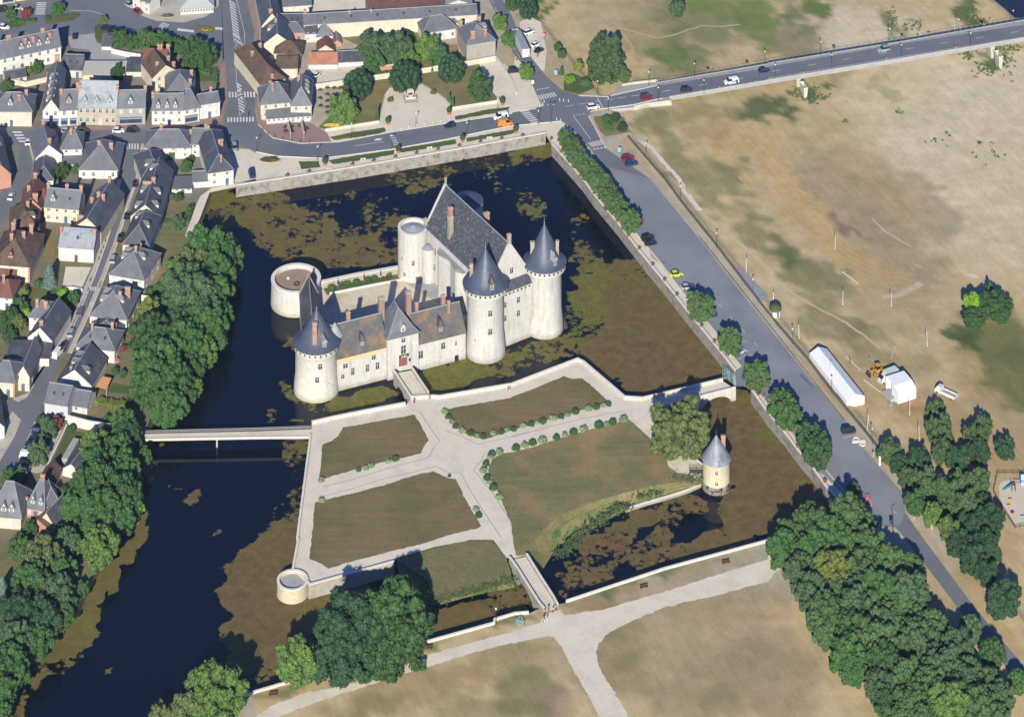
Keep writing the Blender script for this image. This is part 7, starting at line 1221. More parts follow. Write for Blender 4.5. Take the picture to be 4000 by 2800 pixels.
def paint_obj():
    m, nt, b = nodes('car_paint'); oi = N(nt, 'ShaderNodeObjectInfo').outputs['Color']; nt.links.new(oi, b.inputs['Base Color']); b.inputs['Roughness'].default_value = .28; b.inputs['Coat Weight'].default_value = .4; return m
carpaint = paint_obj(); carglass = mat('car_glass', (.012, .016, .022), .1, 1, .08, spec=.8); tyre_m = mat('tyre_rubber', (.02, .02, .022), .1, 2, .8); rim_m = mat('alloy_rim', cv(170, 172, 176), .05, 1, .3, metal=.6); lamp_m = mat('headlamp', cv(225, 228, 230), .03, 1, .2); tail_m = mat('tail_lamp', (.35, .02, .02), .05, 1, .3)
def loft(mb, secs, mi=0):
    k = 8; vs = []
    for x, wb, wt, z0, z1, bv in secs:
        vs += [(x, -wb + bv * .3, z0), (x, -wb, z0 + bv), (x, -wt, z1 - bv), (x, -wt + bv, z1), (x, wt - bv, z1), (x, wt, z1 - bv), (x, wb, z0 + bv), (x, wb - bv * .3, z0)]
    fs = [tuple(range(k - 1, -1, -1)), tuple((len(secs) - 1) * k + i for i in range(k))]
    for j in range(len(secs) - 1):
        for i in range(k): i2 = (i + 1) % k; fs.append((j * k + i, j * k + i2, (j + 1) * k + i2, (j + 1) * k + i))
    return mb.add(vs, [f[::-1] for f in fs], mi)
def flipfix(o):
    bm = bmesh.new(); bm.from_mesh(o.data); bmesh.ops.recalc_face_normals(bm, faces=bm.faces); bm.to_mesh(o.data); bm.free(); return o
def wheel(parent, x, y, r=.32, w=.2, nm='wheel'):
    mb = MB(); n = 16; vs = []
    for yy in (-w / 2, w / 2): vs += [(math.cos(6.2832 * i / n) * r, yy, math.sin(6.2832 * i / n) * r) for i in range(n)]
    mb.add(vs, [(i, (i + 1) % n, n + (i + 1) % n, n + i) for i in range(n)] + [tuple(range(n - 1, -1, -1)), tuple(range(n, 2 * n))]); o = flipfix(mb.build(nm, tyre_m, parent, (x, y, r)))
    s_ = 1 if y > 0 else -1; mb = MB(); vs = [(math.cos(6.2832 * i / 10) * r * .6, s_ * (w / 2 + .01), math.sin(6.2832 * i / 10) * r * .6) for i in range(10)]; mb.add(vs, [tuple(range(10))[::s_ * -1]]); mb.build('rim', rim_m, o); return o
def make_car(kind):
    P_ = {'hatch': (4.05, .87, .92, 1.48), 'suv': (4.45, .92, 1.02, 1.66), 'mpv': (4.4, .90, 1.0, 1.72), 'van': (5.1, .98, 1.15, 1.98)}[kind]; Ln, hw, belt, top = P_
    t = thing('parked_car', '', 'car'); h = Ln / 2; van = kind == 'van'
    mb = MB(); loft(mb, [(-h, hw * .86, hw * .84, .36, belt * .86, .1), (-h + .18, hw, hw * .97, .24, belt * .98, .12), (-h + 1.2, hw, hw * .98, .2, belt, .1), (h - 1.35, hw, hw * .98, .2, belt * .99, .1), (h - .7, hw, hw * .95, .22, belt * (.84 if not van else .9), .12), (h - .15, hw * .93, hw * .86, .28, belt * .70, .14), (h, hw * .8, hw * .74, .36, belt * .6, .1)])
    flipfix(mb.build('body', carpaint, t))
    fr = h - (1.25 if not van else 1.0); rr = -h + (.15 if kind in ('mpv', 'van', 'suv') else .3); tf = fr - (.75 if not van else .6); tr_ = rr + (.25 if kind != 'hatch' else .4)
    mb = MB(); gw = hw * .93; tw_ = hw * .74
    vs = [(fr, -gw, belt - .04), (fr, gw, belt - .04), (rr, gw, belt - .04), (rr, -gw, belt - .04), (tf, -tw_, top - .05), (tf, tw_, top - .05), (tr_, tw_, top - .05), (tr_, -tw_, top - .05)]
    mb.add(vs, [(0, 1, 5, 4), (1, 2, 6, 5), (2, 3, 7, 6), (3, 0, 4, 7), (4, 5, 6, 7)]); flipfix(mb.build('window_band', carglass, t))
    mb = MB(); loft(mb, [(tr_ - .06, tw_ * .96, tw_ * .9, top - .07, top - .01, .02), (tr_ + .2, tw_ + .02, tw_ * .93, top - .07, top + .02, .03), (tf - .25, tw_ + .02, tw_ * .93, top - .07, top + .02, .03), (tf + .04, tw_ * .96, tw_ * .9, top - .07, top - .02, .02)])
    if van: # panelled sides
        for s_ in (-1, 1): mb.add([(rr, s_ * gw * 1.005, belt - .05), (fr - 1.5, s_ * gw * 1.005, belt - .05), (fr - 1.6, s_ * tw_ * 1.03, top - .04), (tr_, s_ * tw_ * 1.03, top - .04)], [(0, 1, 2, 3)])
        mb.add([(rr - .01, -gw, belt), (rr - .01, gw, belt), (tr_ - .01, tw_, top - .04), (tr_ - .01, -tw_, top - .04)], [(0, 1, 2, 3)])
    flipfix(mb.build('roof', carpaint, t))
    for x in (-h + .78, h - .85):
        for y in (-hw + .08, hw - .08): wheel(t, x, y, .32 if not van else .35)
    for y in (-hw * .62, hw * .62): MB().box(h - .2, h - .02, y - .17, y + .17, belt * .56, belt * .68).build('headlight', lamp_m, t); MB().box(-h - .015, -h + .1, y - .14, y + .14, belt * .66, belt * .8).build('tail_light', tail_m, t)
    return t
PROTO = {}
PAINT = {'white': (232, 232, 230), 'black': (18, 20, 24), 'dark': (30, 36, 50), 'blue': (40, 60, 96), 'grey': (104, 112, 122), 'silver': (168, 172, 178), 'red': (150, 30, 34), 'dred': (112, 20, 34), 'orange': (236, 130, 40), 'lime': (198, 214, 40), 'pale': (150, 180, 214), 'green': (140, 166, 156), 'brightblue': (30, 80, 170)}
def car(c, r, x, y, dx, dy, kind, col, label, group=None, name='car', z=None):
    X, Y = q(c, r, x, y); zz = .1 if z is None else z
    p = g(X, Y, zz + .5); p.z = zz; p2 = g(X + dx, Y + dy, zz + .5); ang = math.atan2(p2.y - p.y, p2.x - p.x)
    if kind not in PROTO: t = PROTO[kind] = make_car(kind)
    else: t = copy_tree(PROTO[kind])
    t.name = name; t.location = p; t.rotation_euler = (0, 0, ang); tag(t, label, 'van' if kind == 'van' else 'car', group)
    if not group and 'group' in t: del t['group']
    color_of(t, ('body', 'roof'), tuple(lin(v) / 1.4 for v in PAINT[col])); return t
BZ = .38
for a in ((2, 0, 1205, 872, 10, -1.6, 'suv', 'dred', 'red car driving onto the road bridge'), (2, 0, 1568, 810, 10, -1.4, 'mpv', 'dark', 'dark car on the bridge between the red car and white van'), (2, 0, 2262, 632, 10, -1.6, 'hatch', 'dark', 'dark car in the upper lane of the bridge beyond the white van'), (3, 0, 1035, 447, -10, 1.8, 'mpv', 'green', 'grey green car alone on the far part of the bridge')): car(*a, z=BZ)
w_ = car(2, 0, 1968, 735, -10, 1.6, 'van', 'white', 'white van with blue lettering patch on the bridge', z=BZ, name='van')
mb = MB(); mb.box(-1.9, .2, .985, 1.0, .7, 1.3); mb.box(-2.0, -1.3, .985, 1.002, .55, 1.5, 1); mb.build('livery_patch', [mat('livery_blue', cv(60, 190, 220), .1, 3, .5), mat('livery_dark', cv(30, 60, 90), .1, 3, .5)], w_)
for a in ((2, 0, 730, 960, 10, -1.5, 'mpv', 'white', 'white car waiting at the road junction before the bridge'), (1, 0, 2195, 1048, -10, 2, 'van', 'white', 'white van on the main road beside the orange van'), (1, 0, 2235, 1108, 10, -1.2, 'van', 'orange', 'orange van on the main road below the white van'), (1, 0, 1735, 1128, -10, 1.6, 'hatch', 'dark', 'dark hatchback driving below the memorial plaza'),
 (2, 0, 152, 290, 10, -3.5, 'mpv', 'white', 'white car parked beside the riverside lane, nearest the top'), (2, 0, 215, 400, 10, -4.5, 'hatch', 'white', 'white car parked right of the white lorry'), (2, 0, 243, 452, 10, -6, 'hatch', 'black', 'black car parked below the white car by the lorry'), (2, 0, 20, 635, 10, -1, 'mpv', 'dark', 'dark car at the gravel yard behind the young street tree'),
 (2, 0, 1040, 1420, 10, -1.8, 'suv', 'red', 'red car at the top of the parking road beside a dark one'), (2, 0, 1072, 1468, 10, -1.8, 'suv', 'blue', 'dark blue car beside the red one at the top of the parking road'), (2, 1, 1218, 527, 10, -2.4, 'suv', 'black', 'black car just below the clipped tree row, upper of two'), (2, 1, 1243, 572, 10, -1.6, 'hatch', 'black', 'black car just below the clipped tree row, lower of two'),
 (2, 1, 1477, 850, 10, -1.2, 'hatch', 'lime', 'bright lime car parked on the parking road'), (2, 1, 1573, 965, 10, -1.8, 'hatch', 'silver', 'silver car parked beside a clipped tree shadow'), (2, 1, 1130, 385, 10, -3, 'hatch', 'red', 'red car mostly hidden under the last clipped row tree'), (2, 1, 1788, 1215, 10, -2, 'hatch', 'blue', 'dark blue car half hidden under a clipped tree'), (2, 1, 2045, 1540, 10, -3, 'hatch', 'pale', 'pale blue car half hidden under the lower clipped tree'), (3, 2, 722, 645, 10, -1.4, 'mpv', 'dark', 'dark car parked at the levee side near the stone cross sculpture'),
 (0, 0, 38, 245, 10, 1.5, 'hatch', 'white', 'white car near the clipped bushes, top left'), (0, 0, 155, 72, 10, .5, 'hatch', 'silver', 'silver car parked by the crossing, top left'), (0, 0, 30, 92, 10, -.5, 'mpv', 'dark', 'dark car parked at the left edge by the crossing'), (0, 0, 1160, 48, 10, 6, 'hatch', 'silver', 'silver car parked above the dark red one on the square'), (0, 0, 1237, 104, 10, 6, 'hatch', 'dred', 'dark red car parked near the terrace tables'),
 (0, 0, 955, 250, 10, -3, 'hatch', 'dark', 'first dark car in the row above the hedge trees'), (0, 0, 1020, 268, 10, -3, 'suv', 'black', 'second dark car in the row above the hedge trees'), (0, 0, 1100, 275, 10, -3, 'mpv', 'black', 'third dark car in the row above the hedge trees'), (0, 0, 1170, 290, 10, -3, 'hatch', 'dark', 'fourth dark car in the row above the hedge trees'), (0, 0, 1420, 297, 10, 1, 'mpv', 'dark', 'dark car in the hedge shadow, left of two'), (0, 0, 1535, 318, 10, 1, 'hatch', 'dark', 'dark car in the hedge shadow, right of two'),
 (0, 0, 670, 322, -1, -10, 'hatch', 'black', 'black car in the pale yard beside the terrace'), (0, 0, 285, 1285, 10, -.6, 'mpv', 'white', 'white car at the top of the west lane'), (0, 0, 1063, 1172, 10, 0, 'hatch', 'white', 'white car parked before the grey stone house with blue shop'), (0, 0, 1195, 1170, 10, 0, 'mpv', 'black', 'black car parked right of the white one before the blue shop'), (0, 0, 445, 1180, 10, 0, 'hatch', 'black', 'black car in the shade before the bank'), (0, 0, 603, 1178, 10, 0, 'hatch', 'silver', 'silver car in the shade before the shop house'), (0, 0, 745, 1178, 10, 0, 'hatch', 'dark', 'dark car in the shade before the ornate hotel'),
 (0, 0, 2105, 1330, 2, 10, 'mpv', 'green', 'greenish car in the shade of the moat side house'), (0, 0, 2258, 1565, 3, 10, 'suv', 'blue', 'blue car parked alone on the promenade gravel'), (1, 0, 545, 670, 10, -9, 'hatch', 'white', 'white car with dark roof parked in the gravel yard'), (0, 1, 102, 155, 5, -10, 'hatch', 'white', 'white car in the west lane'),
 (0, 1, 1213, 35, 1, -10, 'hatch', 'black', 'black car at the top of the sloping lane'), (0, 1, 1140, 325, 3, -10, 'hatch', 'black', 'black car beside the terrace dormers, upper lane'), (0, 1, 1082, 525, 3, -10, 'mpv', 'black', 'black car beside the end terrace house'), (0, 1, 1015, 715, 3, -10, 'mpv', 'silver', 'pale car beside the cream villa dormers'), (0, 1, 715, 1190, 3, -10, 'suv', 'grey', 'grey car on the lane below the give way teeth'), (0, 1, 637, 1372, 3.5, -10, 'suv', 'silver', 'silver grey car on the lane above the black one'), (0, 1, 573, 1495, 4, -10, 'mpv', 'black', 'black car on the lane between silver and white ones'), (0, 1, 518, 1560, 8, -10, 'van', 'white', 'white van parked at the lane beside the low dark roof'),
 (0, 2, 235, 935, 10, 1, 'suv', 'black', 'black car at the bottom of the small car park'), (0, 2, 255, 878, 10, 1.5, 'van', 'white', 'white van in the small car park under the lower tree'), (0, 2, 275, 820, 10, 2, 'hatch', 'brightblue', 'bright blue car in the small car park'), (0, 2, 290, 770, 10, 2, 'hatch', 'black', 'black car in the small car park under the middle tree'), (0, 2, 320, 722, 10, 2, 'hatch', 'blue', 'dark blue car in the small car park'), (0, 2, 345, 675, 10, 2, 'mpv', 'grey', 'grey car in the small car park'), (0, 2, 350, 628, 10, 2, 'hatch', 'black', 'black car at the top of the small car park')): car(*a)
X, Y = q(2, 0, 125, 545); p0 = g(X, Y, .1); p1 = g(*q(2, 0, 55, 400), .1); ang = math.atan2(p1.y - p0.y, p1.x - p0.x)
t = thing('lorry', 'long white box lorry parked beside the riverside lane', 'lorry', p0, ang); MB().box(0, 12.6, -1.3, 1.3, 1.1, 3.9).build('cargo_box', whitem, t); MB().box(.02, 12.5, -1.25, 1.25, 3.902, 3.96).build('cargo_roof', zinc, t); MB().box(12.9, 15.0, -1.2, 1.2, .5, 3.2).build('cab', whitem, t); MB().box(14.4, 15.03, -1.1, 1.1, 1.8, 2.8).build('windscreen', carglass, t); MB().box(-.03, .0, -1.1, -.75, 1.2, 1.6).build('tail_light', tail_m, t); MB().box(0, 13, -.9, .9, .7, 1.1).build('chassis', blackm, t)
for x in (1.5, 2.8, 4.1, 10.8, 13.9):
    for y in (-1.1, 1.1): wheel(t, x, y, .5, .3)
p = g(*q(0, 0, 2228, 1035), .1); t = thing('motorbike', 'dark motorbike with rider at the zebra crossing of the main road', 'motorbike', p, R(95)); mb = MB(); mb.box(-.6, .5, -.14, .14, .4, .8); flipfix(mb.build('frame', blackm, t)); wheel(t, -.7, 0, .32, .14); wheel(t, .7, 0, .32, .14); MB().tube((.5, -.35, 1.05), (.5, .35, 1.05), .03).build('handlebar', blackm, t)
def grow(name, joints, bones, m, parent, lvl=1):
    me = bpy.data.meshes.new(name); me.from_pydata([j[0] for j in joints], bones, []); o = bpy.data.objects.new(name, me); COL.objects.link(o)
    sk = o.modifiers.new('skin', 'SKIN'); sk.use_smooth_shade = True; me.skin_vertices[0].data[0].use_root = True
    for i, j in enumerate(joints): rr = j[1] if isinstance(j[1], tuple) else (j[1], j[1]); me.skin_vertices[0].data[i].radius = rr
    o.modifiers.new('sub', 'SUBSURF').levels = lvl
    dg = bpy.context.evaluated_depsgraph_get(); me2 = bpy.data.meshes.new_from_object(o.evaluated_get(dg)); me2.materials.clear(); me2.materials.append(m)
    bpy.data.objects.remove(o); o2 = bpy.data.objects.new(name, me2); COL.objects.link(o2); o2.parent = parent; return o2
skinm = mat('skin', cv(206, 160, 132), .05, 3, .7); clothm, cnt, cb_ = nodes('cloth'); cnt.links.new(N(cnt, 'ShaderNodeObjectInfo').outputs['Color'], cb_.inputs['Base Color']); cb_.inputs['Roughness'].default_value = .9; hairm = mat('hair', (.03, .02, .015), .2, 3, .8)
def make_person(step):
    t = thing('person', '', 'person'); s_ = step
    J = [((0, 0, .95), (.15, .11)), ((0, 0, 1.15), (.14, .10)), ((0, 0, 1.38), (.17, .10)), ((0, 0, 1.5), .06), ((.01, 0, 1.62), (.085, .095)), ((.01, 0, 1.72), (.07, .08)),
         ((0, -.10, .90), .09), ((.02 + s_ * .14, -.11, .50), .065), ((s_ * .12 - .05, -.11, .09), .045), ((s_ * .12 + .13, -.12, .04), .035),
         ((0, .10, .90), .09), ((.02 - s_ * .10, .11, .50), .065), ((-s_ * .2 - .05, .11, .10), .045), ((-s_ * .2 + .12, .12, .04), .035),
         ((0, -.20, 1.40), .055), ((-s_ * .1, -.26, 1.14), .042), ((-s_ * .05 + .1, -.26, .92), .032), ((0, .20, 1.40), .055), ((s_ * .1, .26, 1.14), .042), ((s_ * .15 + .1, .26, .93), .032)]
    B_ = [(0, 1), (1, 2), (2, 3), (3, 4), (4, 5), (0, 6), (6, 7), (7, 8), (8, 9), (0, 10), (10, 11), (11, 12), (12, 13), (2, 14), (14, 15), (15, 16), (2, 17), (17, 18), (18, 19)]
    grow('body', J, B_, skinm, t)
    for side, si in ((15, -1), (18, 1)):
        wx, wy, wz = J[side + 1][0]
        for k in range(5): a = (k - 2) * .014; MB().tube((wx, wy + a, wz - .02), (wx + .015 * (k == 0) * 2, wy + a * 1.3, wz - .11 - .01 * (2 - abs(k - 2))), .009, .006, 5).build('finger', skinm, t) if False else None
    grow('shirt', [((0, 0, .98), (.165, .125)), ((0, 0, 1.16), (.155, .115)), ((0, 0, 1.38), (.185, .115)), ((0, 0, 1.46), (.09, .08)), ((0, -.21, 1.40), .07), ((-s_ * .05, -.245, 1.24), .06), ((0, .21, 1.40), .07), ((s_ * .05, .245, 1.24), .06)], [(0, 1), (1, 2), (2, 3), (2, 4), (4, 5), (2, 6), (6, 7)], clothm, t)
    grow('trousers', [((0, 0, .98), (.16, .12)), ((0, 0, .92), (.15, .12)), ((0, -.10, .85), .10), ((.02 + s_ * .14, -.11, .50), .08), ((s_ * .12 - .02, -.11, .16), .065), ((0, .10, .85), .10), ((.02 - s_ * .10, .11, .50), .08), ((-s_ * .18, .11, .16), .065)], [(0, 1), (1, 2), (2, 3), (3, 4), (1, 5), (5, 6), (6, 7)], clothm, t)
    mb = MB(); mb.lathe([(.10, 1.66), (.105, 1.72), (.085, 1.79), (.01, 1.82)], 10, 0, 0); mb.build('hair', hairm, t); MB().box(.085, .115, -.012, .012, 1.635, 1.67).build('nose', skinm, t)
    return t
PP = [make_person(1), make_person(0)]; pused = set()
def person(c, r, x, y, shirt, tr__, label, ang=0, pose=0, z=.06, X=None):
    if X: p = g(X[0], X[1], z)
    else: p = g(*q(c, r, x, y), z)
    if terr(p.x, p.y) < -.2: p = gt(*(X or q(c, r, x, y)))
    if pose not in pused: t = PP[pose]; pused.add(pose)
    else: t = copy_tree(PP[pose])
    t.location = p; t.rotation_euler = (0, 0, R(ang)); tag(t, label, 'person')
    for chd in t.children:
        n_ = chd.name.split('.')[0]
        if n_ == 'shirt': chd.color = (*[lin(v) / 1.5 for v in shirt], 1)
        if n_ == 'trousers': chd.color = (*[lin(v) / 1.5 for v in tr__], 1)
    return t
W8 = lambda x, y: (1850 + x / 5.74, 2200 + y / 5.74)
for a in ((W8(1678, 1078), (60, 60, 66), (40, 44, 60), 'person in dark top walking alone at the foot of the park bridge', 80), (W8(1597, 1160), (200, 150, 140), (50, 50, 60), 'person in pale pink top standing left of the park bridge end', 20), (W8(1785, 1115), (170, 190, 220), (60, 60, 70), 'person in light blue top walking right of the bridge end, left of a pair', 250), (W8(1838, 1070), (236, 236, 236), (60, 60, 64), 'person in white top behind the dark clothed one at the bridge end', 250), (W8(1840, 1140), (70, 40, 50), (200, 190, 180), 'person in dark wine top at the front right of the bridge end group', 260), (W8(1560, 1322), (200, 180, 220), (50, 50, 60), 'person in lilac top at the left of the front group on the park path', 0), (W8(1582, 1318), (40, 50, 90), (230, 230, 230), 'person in navy top beside the lilac clothed one on the park path', 0), (W8(1650, 1300), (120, 150, 200), (236, 236, 238), 'person in blue top and white trousers leading the front group', 180)):
    person(0, 0, 0, 0, a[1], a[2], a[3], a[4], len(a[3]) % 2, X=a[0])
for a in ((1, 2, 1418, 405, (30, 34, 44), (30, 34, 44), 'person in black at the left of the drawbridge end', 60), (1, 2, 1560, 368, (34, 34, 46), (44, 40, 50), 'person in dark clothes at the right of the drawbridge end', 120), (1, 2, 2258, 305, (226, 120, 140), (200, 150, 160), 'person in pink on the zigzag garden walk', 10), (1, 2, 2275, 305, (40, 40, 46), (230, 230, 230), 'person in dark top beside the one in pink on the garden walk', 10), (2, 0, 42, 550, (150, 130, 120), (50, 50, 60), 'person walking left of the white lorry', 90), (2, 0, 228, 520, (90, 80, 76), (60, 60, 66), 'person walking right of the white lorry', 90), (3, 2, 908, 42, (216, 60, 66), (90, 100, 130), 'person in red top standing behind the yellow digger', 200), (3, 2, 735, 52, (30, 30, 40), (60, 60, 70), 'person in dark clothes crouching by the fallen pole near the long tent', 0), (3, 2, 5, 440, (220, 50, 60), (60, 60, 70), 'person in red walking beside the clipped trees on the moat pavement', 100), (2, 2, 2263, 375, (50, 50, 56), (200, 170, 150), 'person in dark top on the pavement below the bridge gate', 300), (0, 0, 1263, 1040, (226, 226, 226), (40, 40, 50), 'person in white before the blue shop window', 0), (1, 0, 45, 1075, (190, 220, 60), (30, 40, 60), 'person in yellow vest at the corner of the restaurant terrace', 0), (0, 1, 890, 975, (200, 150, 150), (60, 60, 70), 'person crossing the lane at the give way teeth', 0)):
    person(a[0], a[1], a[2], a[3], a[4], a[5], a[6], a[7], len(a[6]) % 2)
def make_lamp(double=False):
    t = thing('street_lamp', '', 'street lamp'); MB().lathe([(.11, 0), (.10, .5), (.06, .55), (.05, 4.2)], 8, capt=True).build('pole', blackm, t)
    if double:
        MB().tube((-.8, 0, 6.0), (.8, 0, 6.0), .05).tube((0, 0, 4.1), (0, 0, 6.05), .05).build('arm', blackm, t)
        for s_ in (-.9, .9): MB().box(s_ - .35, s_ + .35, -.14, .14, 5.96, 6.1).build('lamp_head', zinc, t)
    else:
        MB().lathe([(.05, 4.15), (.24, 4.3), (.27, 4.45), (.16, 4.62), (.02, 4.7)], 10).build('lamp_head', mat('lamp_white', cv(225, 228, 228), .03, 1, .3), t)
    return t
LP_ = {False: make_lamp(), True: make_lamp(True)}; lused = set()
def lamp(c, r, x, y, label, group, double=False, z=.05):
    p = g(*q(c, r, x, y), z)
    if double not in lused: t = LP_[double]; lused.add(double)
    else: t = copy_tree(LP_[double])
    t.location = p; tag(t, label, 'street lamp', group); return t
for x, y in ((66, 698), (573, 610), (1198, 520), (1818, 415)): lamp(3, 0, x, y, 'dark street lamp with pale head on the near side of the road bridge', 'lamps on the near side of the bridge', z=.35)
for x, y in ((1313, 905), (1722, 838)): lamp(2, 0, x, y, 'dark street lamp with pale head on the near side of the road bridge', 'lamps on the near side of the bridge', z=.35)
for c, x, y in ((3, 475, 493), (3, 1095, 375), (3, 1712, 292), (3, 2200, 212), (2, 1635, 690), (2, 2270, 582), (2, 1228, 765)): lamp(c, 0, x, y, 'dark street lamp on the far side of the road bridge behind the railing', 'lamps on the far side of the bridge', z=.35)
for a in ((2, 0, 863, 1000, 'street lamp beside the bridge wing wall'), (2, 0, 768, 848, 'street lamp with camera box at the foot of the big pale branched tree'), (2, 0, 237, 1115, 'street lamp at the corner of the moat promenade'), (1, 0, 1890, 1222, 'street lamp between the quay hedges opposite the dark hatchback'), (1, 0, 1434, 1140, 'street lamp at the edge of the memorial plaza'), (1, 0, 855, 1232, 'street lamp on the grass strip before the memorial lawn'), (1, 0, 552, 1438, 'street lamp above the short quay hedge'), (1, 0, 1216, 1338, 'street lamp at the road hump by the quay'), (1, 0, 2166, 1010, 'street lamp behind the white van on the main road'), (1, 0, 5, 1358, 'street lamp at the inside of the road bend'), (2, 0, 1200, 1410, 'levee lamp nearest the road junction'), (2, 1, 1508, 190, 'second levee lamp from the junction'), (2, 1, 1834, 612, 'levee lamp above the fallen plank'), (2, 1, 2162, 1030, 'levee lamp beside the ramp'), (3, 1, 219, 1478, 'levee lamp above the long white tent'), (3, 2, 573, 310, 'levee lamp beside the end of the long white tent'), (3, 2, 935, 770, 'levee lamp beside the dark tree clump'), (1, 3, 2152, 785, 'park lamp behind the stepped white wall'), (0, 0, 204, 200, 'street lamp on the small grass strip, top left')):
    lamp(*a, None)
lamp(2, 0, 347, 1103, 'tall double armed lamp at the junction corner', None, True)
t = thing('solar_lamp', 'tall pole with dark solar panel where the lane narrows', 'street lamp', g(*q(3, 2, 1122, 1556), .05)); MB().lathe([(.12, 0), (.07, 5.2)], 8, capt=True).build('pole', blackm, t); o = MB().box(-.9, .1, -.05, .05, 0, 1.1).build('solar_panel', glassm, t, (0, -.1, 2.3)); MB().tube((0, 0, 5.1), (.5, 0, 5.5), .05).box(.4, .8, -.12, .12, 5.45, 5.55).build('lamp_head', zinc, t)
for i, (c, r, x, y, hx, hy, lb) in enumerate(((3, 1, 602, 640, 602, 500, 'white pole standing alone high on the dry field'), (3, 1, 670, 1138, 672, 998, 'white pole standing in the green tinted field strip'), (3, 1, 1106, 1158, 1103, 1020, 'white pole standing beside the pale track mark'), (3, 1, 280, 1443, 275, 1305, 'white pole nearest the levee lamp above the tent'), (3, 1, 1431, 1513, 1421, 1368, 'white pole at the right, above the square tent'), (2, 1, 2100, 845, 2102, 705, 'white pole at the head of the levee ramp'), (3, 1, 48, 1108, 50, 1012, 'white pole beside the round roofed hut'), (3, 2, 888, 655, 900, 512, 'white pole right of the levee below the long tent'), (3, 2, 1270, 520, 1271, 378, 'white pole just below the square tent'), (3, 2, 1358, 750, 1352, 610, 'white pole behind the dark tree clump'), (3, 2, 563, 195, 566, 30, 'thin pole in front of the long white tent'))):
    b_ = gt(*q(c, r, x, y)); hh = (y - hy) / 2.296 / 12.9; lean = (hx - x) / 2.296 / 12.9
    t = thing('marker_pole', lb, 'pole', b_); MB().tube((0, 0, 0), (lean, 0, hh), .10, .09, 8).build('pole', whitem, t); MB().lathe([(.16, 0), (.14, .25)], 8, capt=True).build('ground_sleeve', blackm, t)
for x0, y0, x1, y1, lb in ((660, 828, 812, 940, 'white pole lying on the field above the green strip'), (688, 1582, 830, 1712, 'white pole lying behind the long tent'), (855, 1797, 1018, 1918, 'white pole lying between the tent and the square tent'), (1143, 1492, 1108, 1607, 'white pole lying slanted above the square tent')):
    a, b = gt(*q(3, 1, x0, y0)), gt(*q(3, 1, x1, y1)); t = thing('fallen_pole', lb, 'pole', a); MB().tube((0, 0, .12), b - a + Vector((0, 0, .12)), .11, .11, 8).build('pole', whitem, t); MB().box(-.15, .15, -.15, .15, 0, .2).build('end_cap', blackm, t)
def gz(c, r, x, y, dz=0):
    X, Y = q(c, r, x, y); z = 0
    for _ in range(8): p = g(X, Y, z); z = terr(p.x, p.y) + dz
    return g(X, Y, z)
canvas = mat('white_canvas', (.58, .59, .61), .03, .5, .7, fine=1.5, fk=.3)
A_, B_ = gz(3, 1, 450, 1500, 3.6), gz(3, 2, 785, 318, 3.6); base_z = terr((A_.x + B_.x) / 2, (A_.y + B_.y) / 2); ctr = (A_ + B_) / 2; Ln = (B_ - A_).length; ang = math.atan2(B_.y - A_.y, B_.x - A_.x)
t = thing('marquee', 'very long white tent with ridged roof beside the levee wall', 'tent', (ctr.x, ctr.y, base_z), ang); seg = 9; hw = 2.9
for i in range(seg):
    x0, x1 = -Ln / 2 + Ln * i / seg, -Ln / 2 + Ln * (i + 1) / seg - .05; mb = MB()
    mb.slab([(x0, -hw, 2.3), (x1, -hw, 2.3), (x1, 0, 3.6), (x0, 0, 3.6)], .05); mb.slab([(x0, hw, 2.3), (x1, hw, 2.3), (x1, 0, 3.6), (x0, 0, 3.6)], .05); mb.build('roof_panel', canvas, t)
mb = MB(); mb.add([(-Ln / 2, -hw, 0), (Ln / 2, -hw, 0), (Ln / 2, hw, 0), (-Ln / 2, hw, 0), (-Ln / 2, -hw, 2.28), (Ln / 2, -hw, 2.28), (Ln / 2, hw, 2.28), (-Ln / 2, hw, 2.28), (Ln / 2, 0, 3.55), (-Ln / 2, 0, 3.55)], [(0, 1, 5, 4), (2, 3, 7, 6), (1, 2, 6, 8, 5), (3, 0, 4, 9, 7)]); mb.build('tent_wall', canvas, t)
Z3 = lambda x, y: (3360 + x / 5.74, 1380 + y / 5.74)
def gzp(X, Y, dz):
    z = 0
    for _ in range(8): p = g(X, Y, z); z = terr(p.x, p.y) + dz
    return g(X, Y, z)
A_, B_, C_ = gzp(*Z3(850, 890), 3.2), gzp(*Z3(1255, 775), 3.2), gzp(*Z3(990, 480), 3.2); bz = terr(A_.x, A_.y); u = (B_ - A_).to_2d(); v = (C_ - B_).to_2d(); ang = math.atan2(u.y, u.x); W_, D__ = u.length, v.length
t = thing('stage_tent', 'square white tent with slanted roof and open left side on the dry field', 'tent', (A_.x, A_.y, bz), ang)
MB().slab([(0, 0, 3.2), (W_, 0, 3.2), (W_, 2.2, 4.1), (0, 2.2, 4.1)], .05).slab([(0, 2.2, 4.1), (W_, 2.2, 4.1), (W_, D__, 4.3), (0, D__, 4.3)], .05).build('roof', canvas, t); MB().poly([(0, 0, 0), (W_, 0, 0), (W_, 0, 3.18), (0, 0, 3.18)]).build('front_wall', canvas, t)
MB().poly([(W_, 0, 0), (W_, D__, 0), (W_, D__, 4.2), (W_, 2.2, 4.05), (W_, 0, 3.18)]).build('side_wall', canvas, t); MB().poly([(0, 3.5, 0), (0, 0, 0), (0, 0, 3.18), (0, 2.2, 4.05), (0, 3.5, 4.1)]).build('side_curtain', canvas, t); MB().poly([(W_, D__, 0), (0, D__, 0), (0, D__, 4.2), (W_, D__, 4.2)]).build('back_wall', canvas, t)
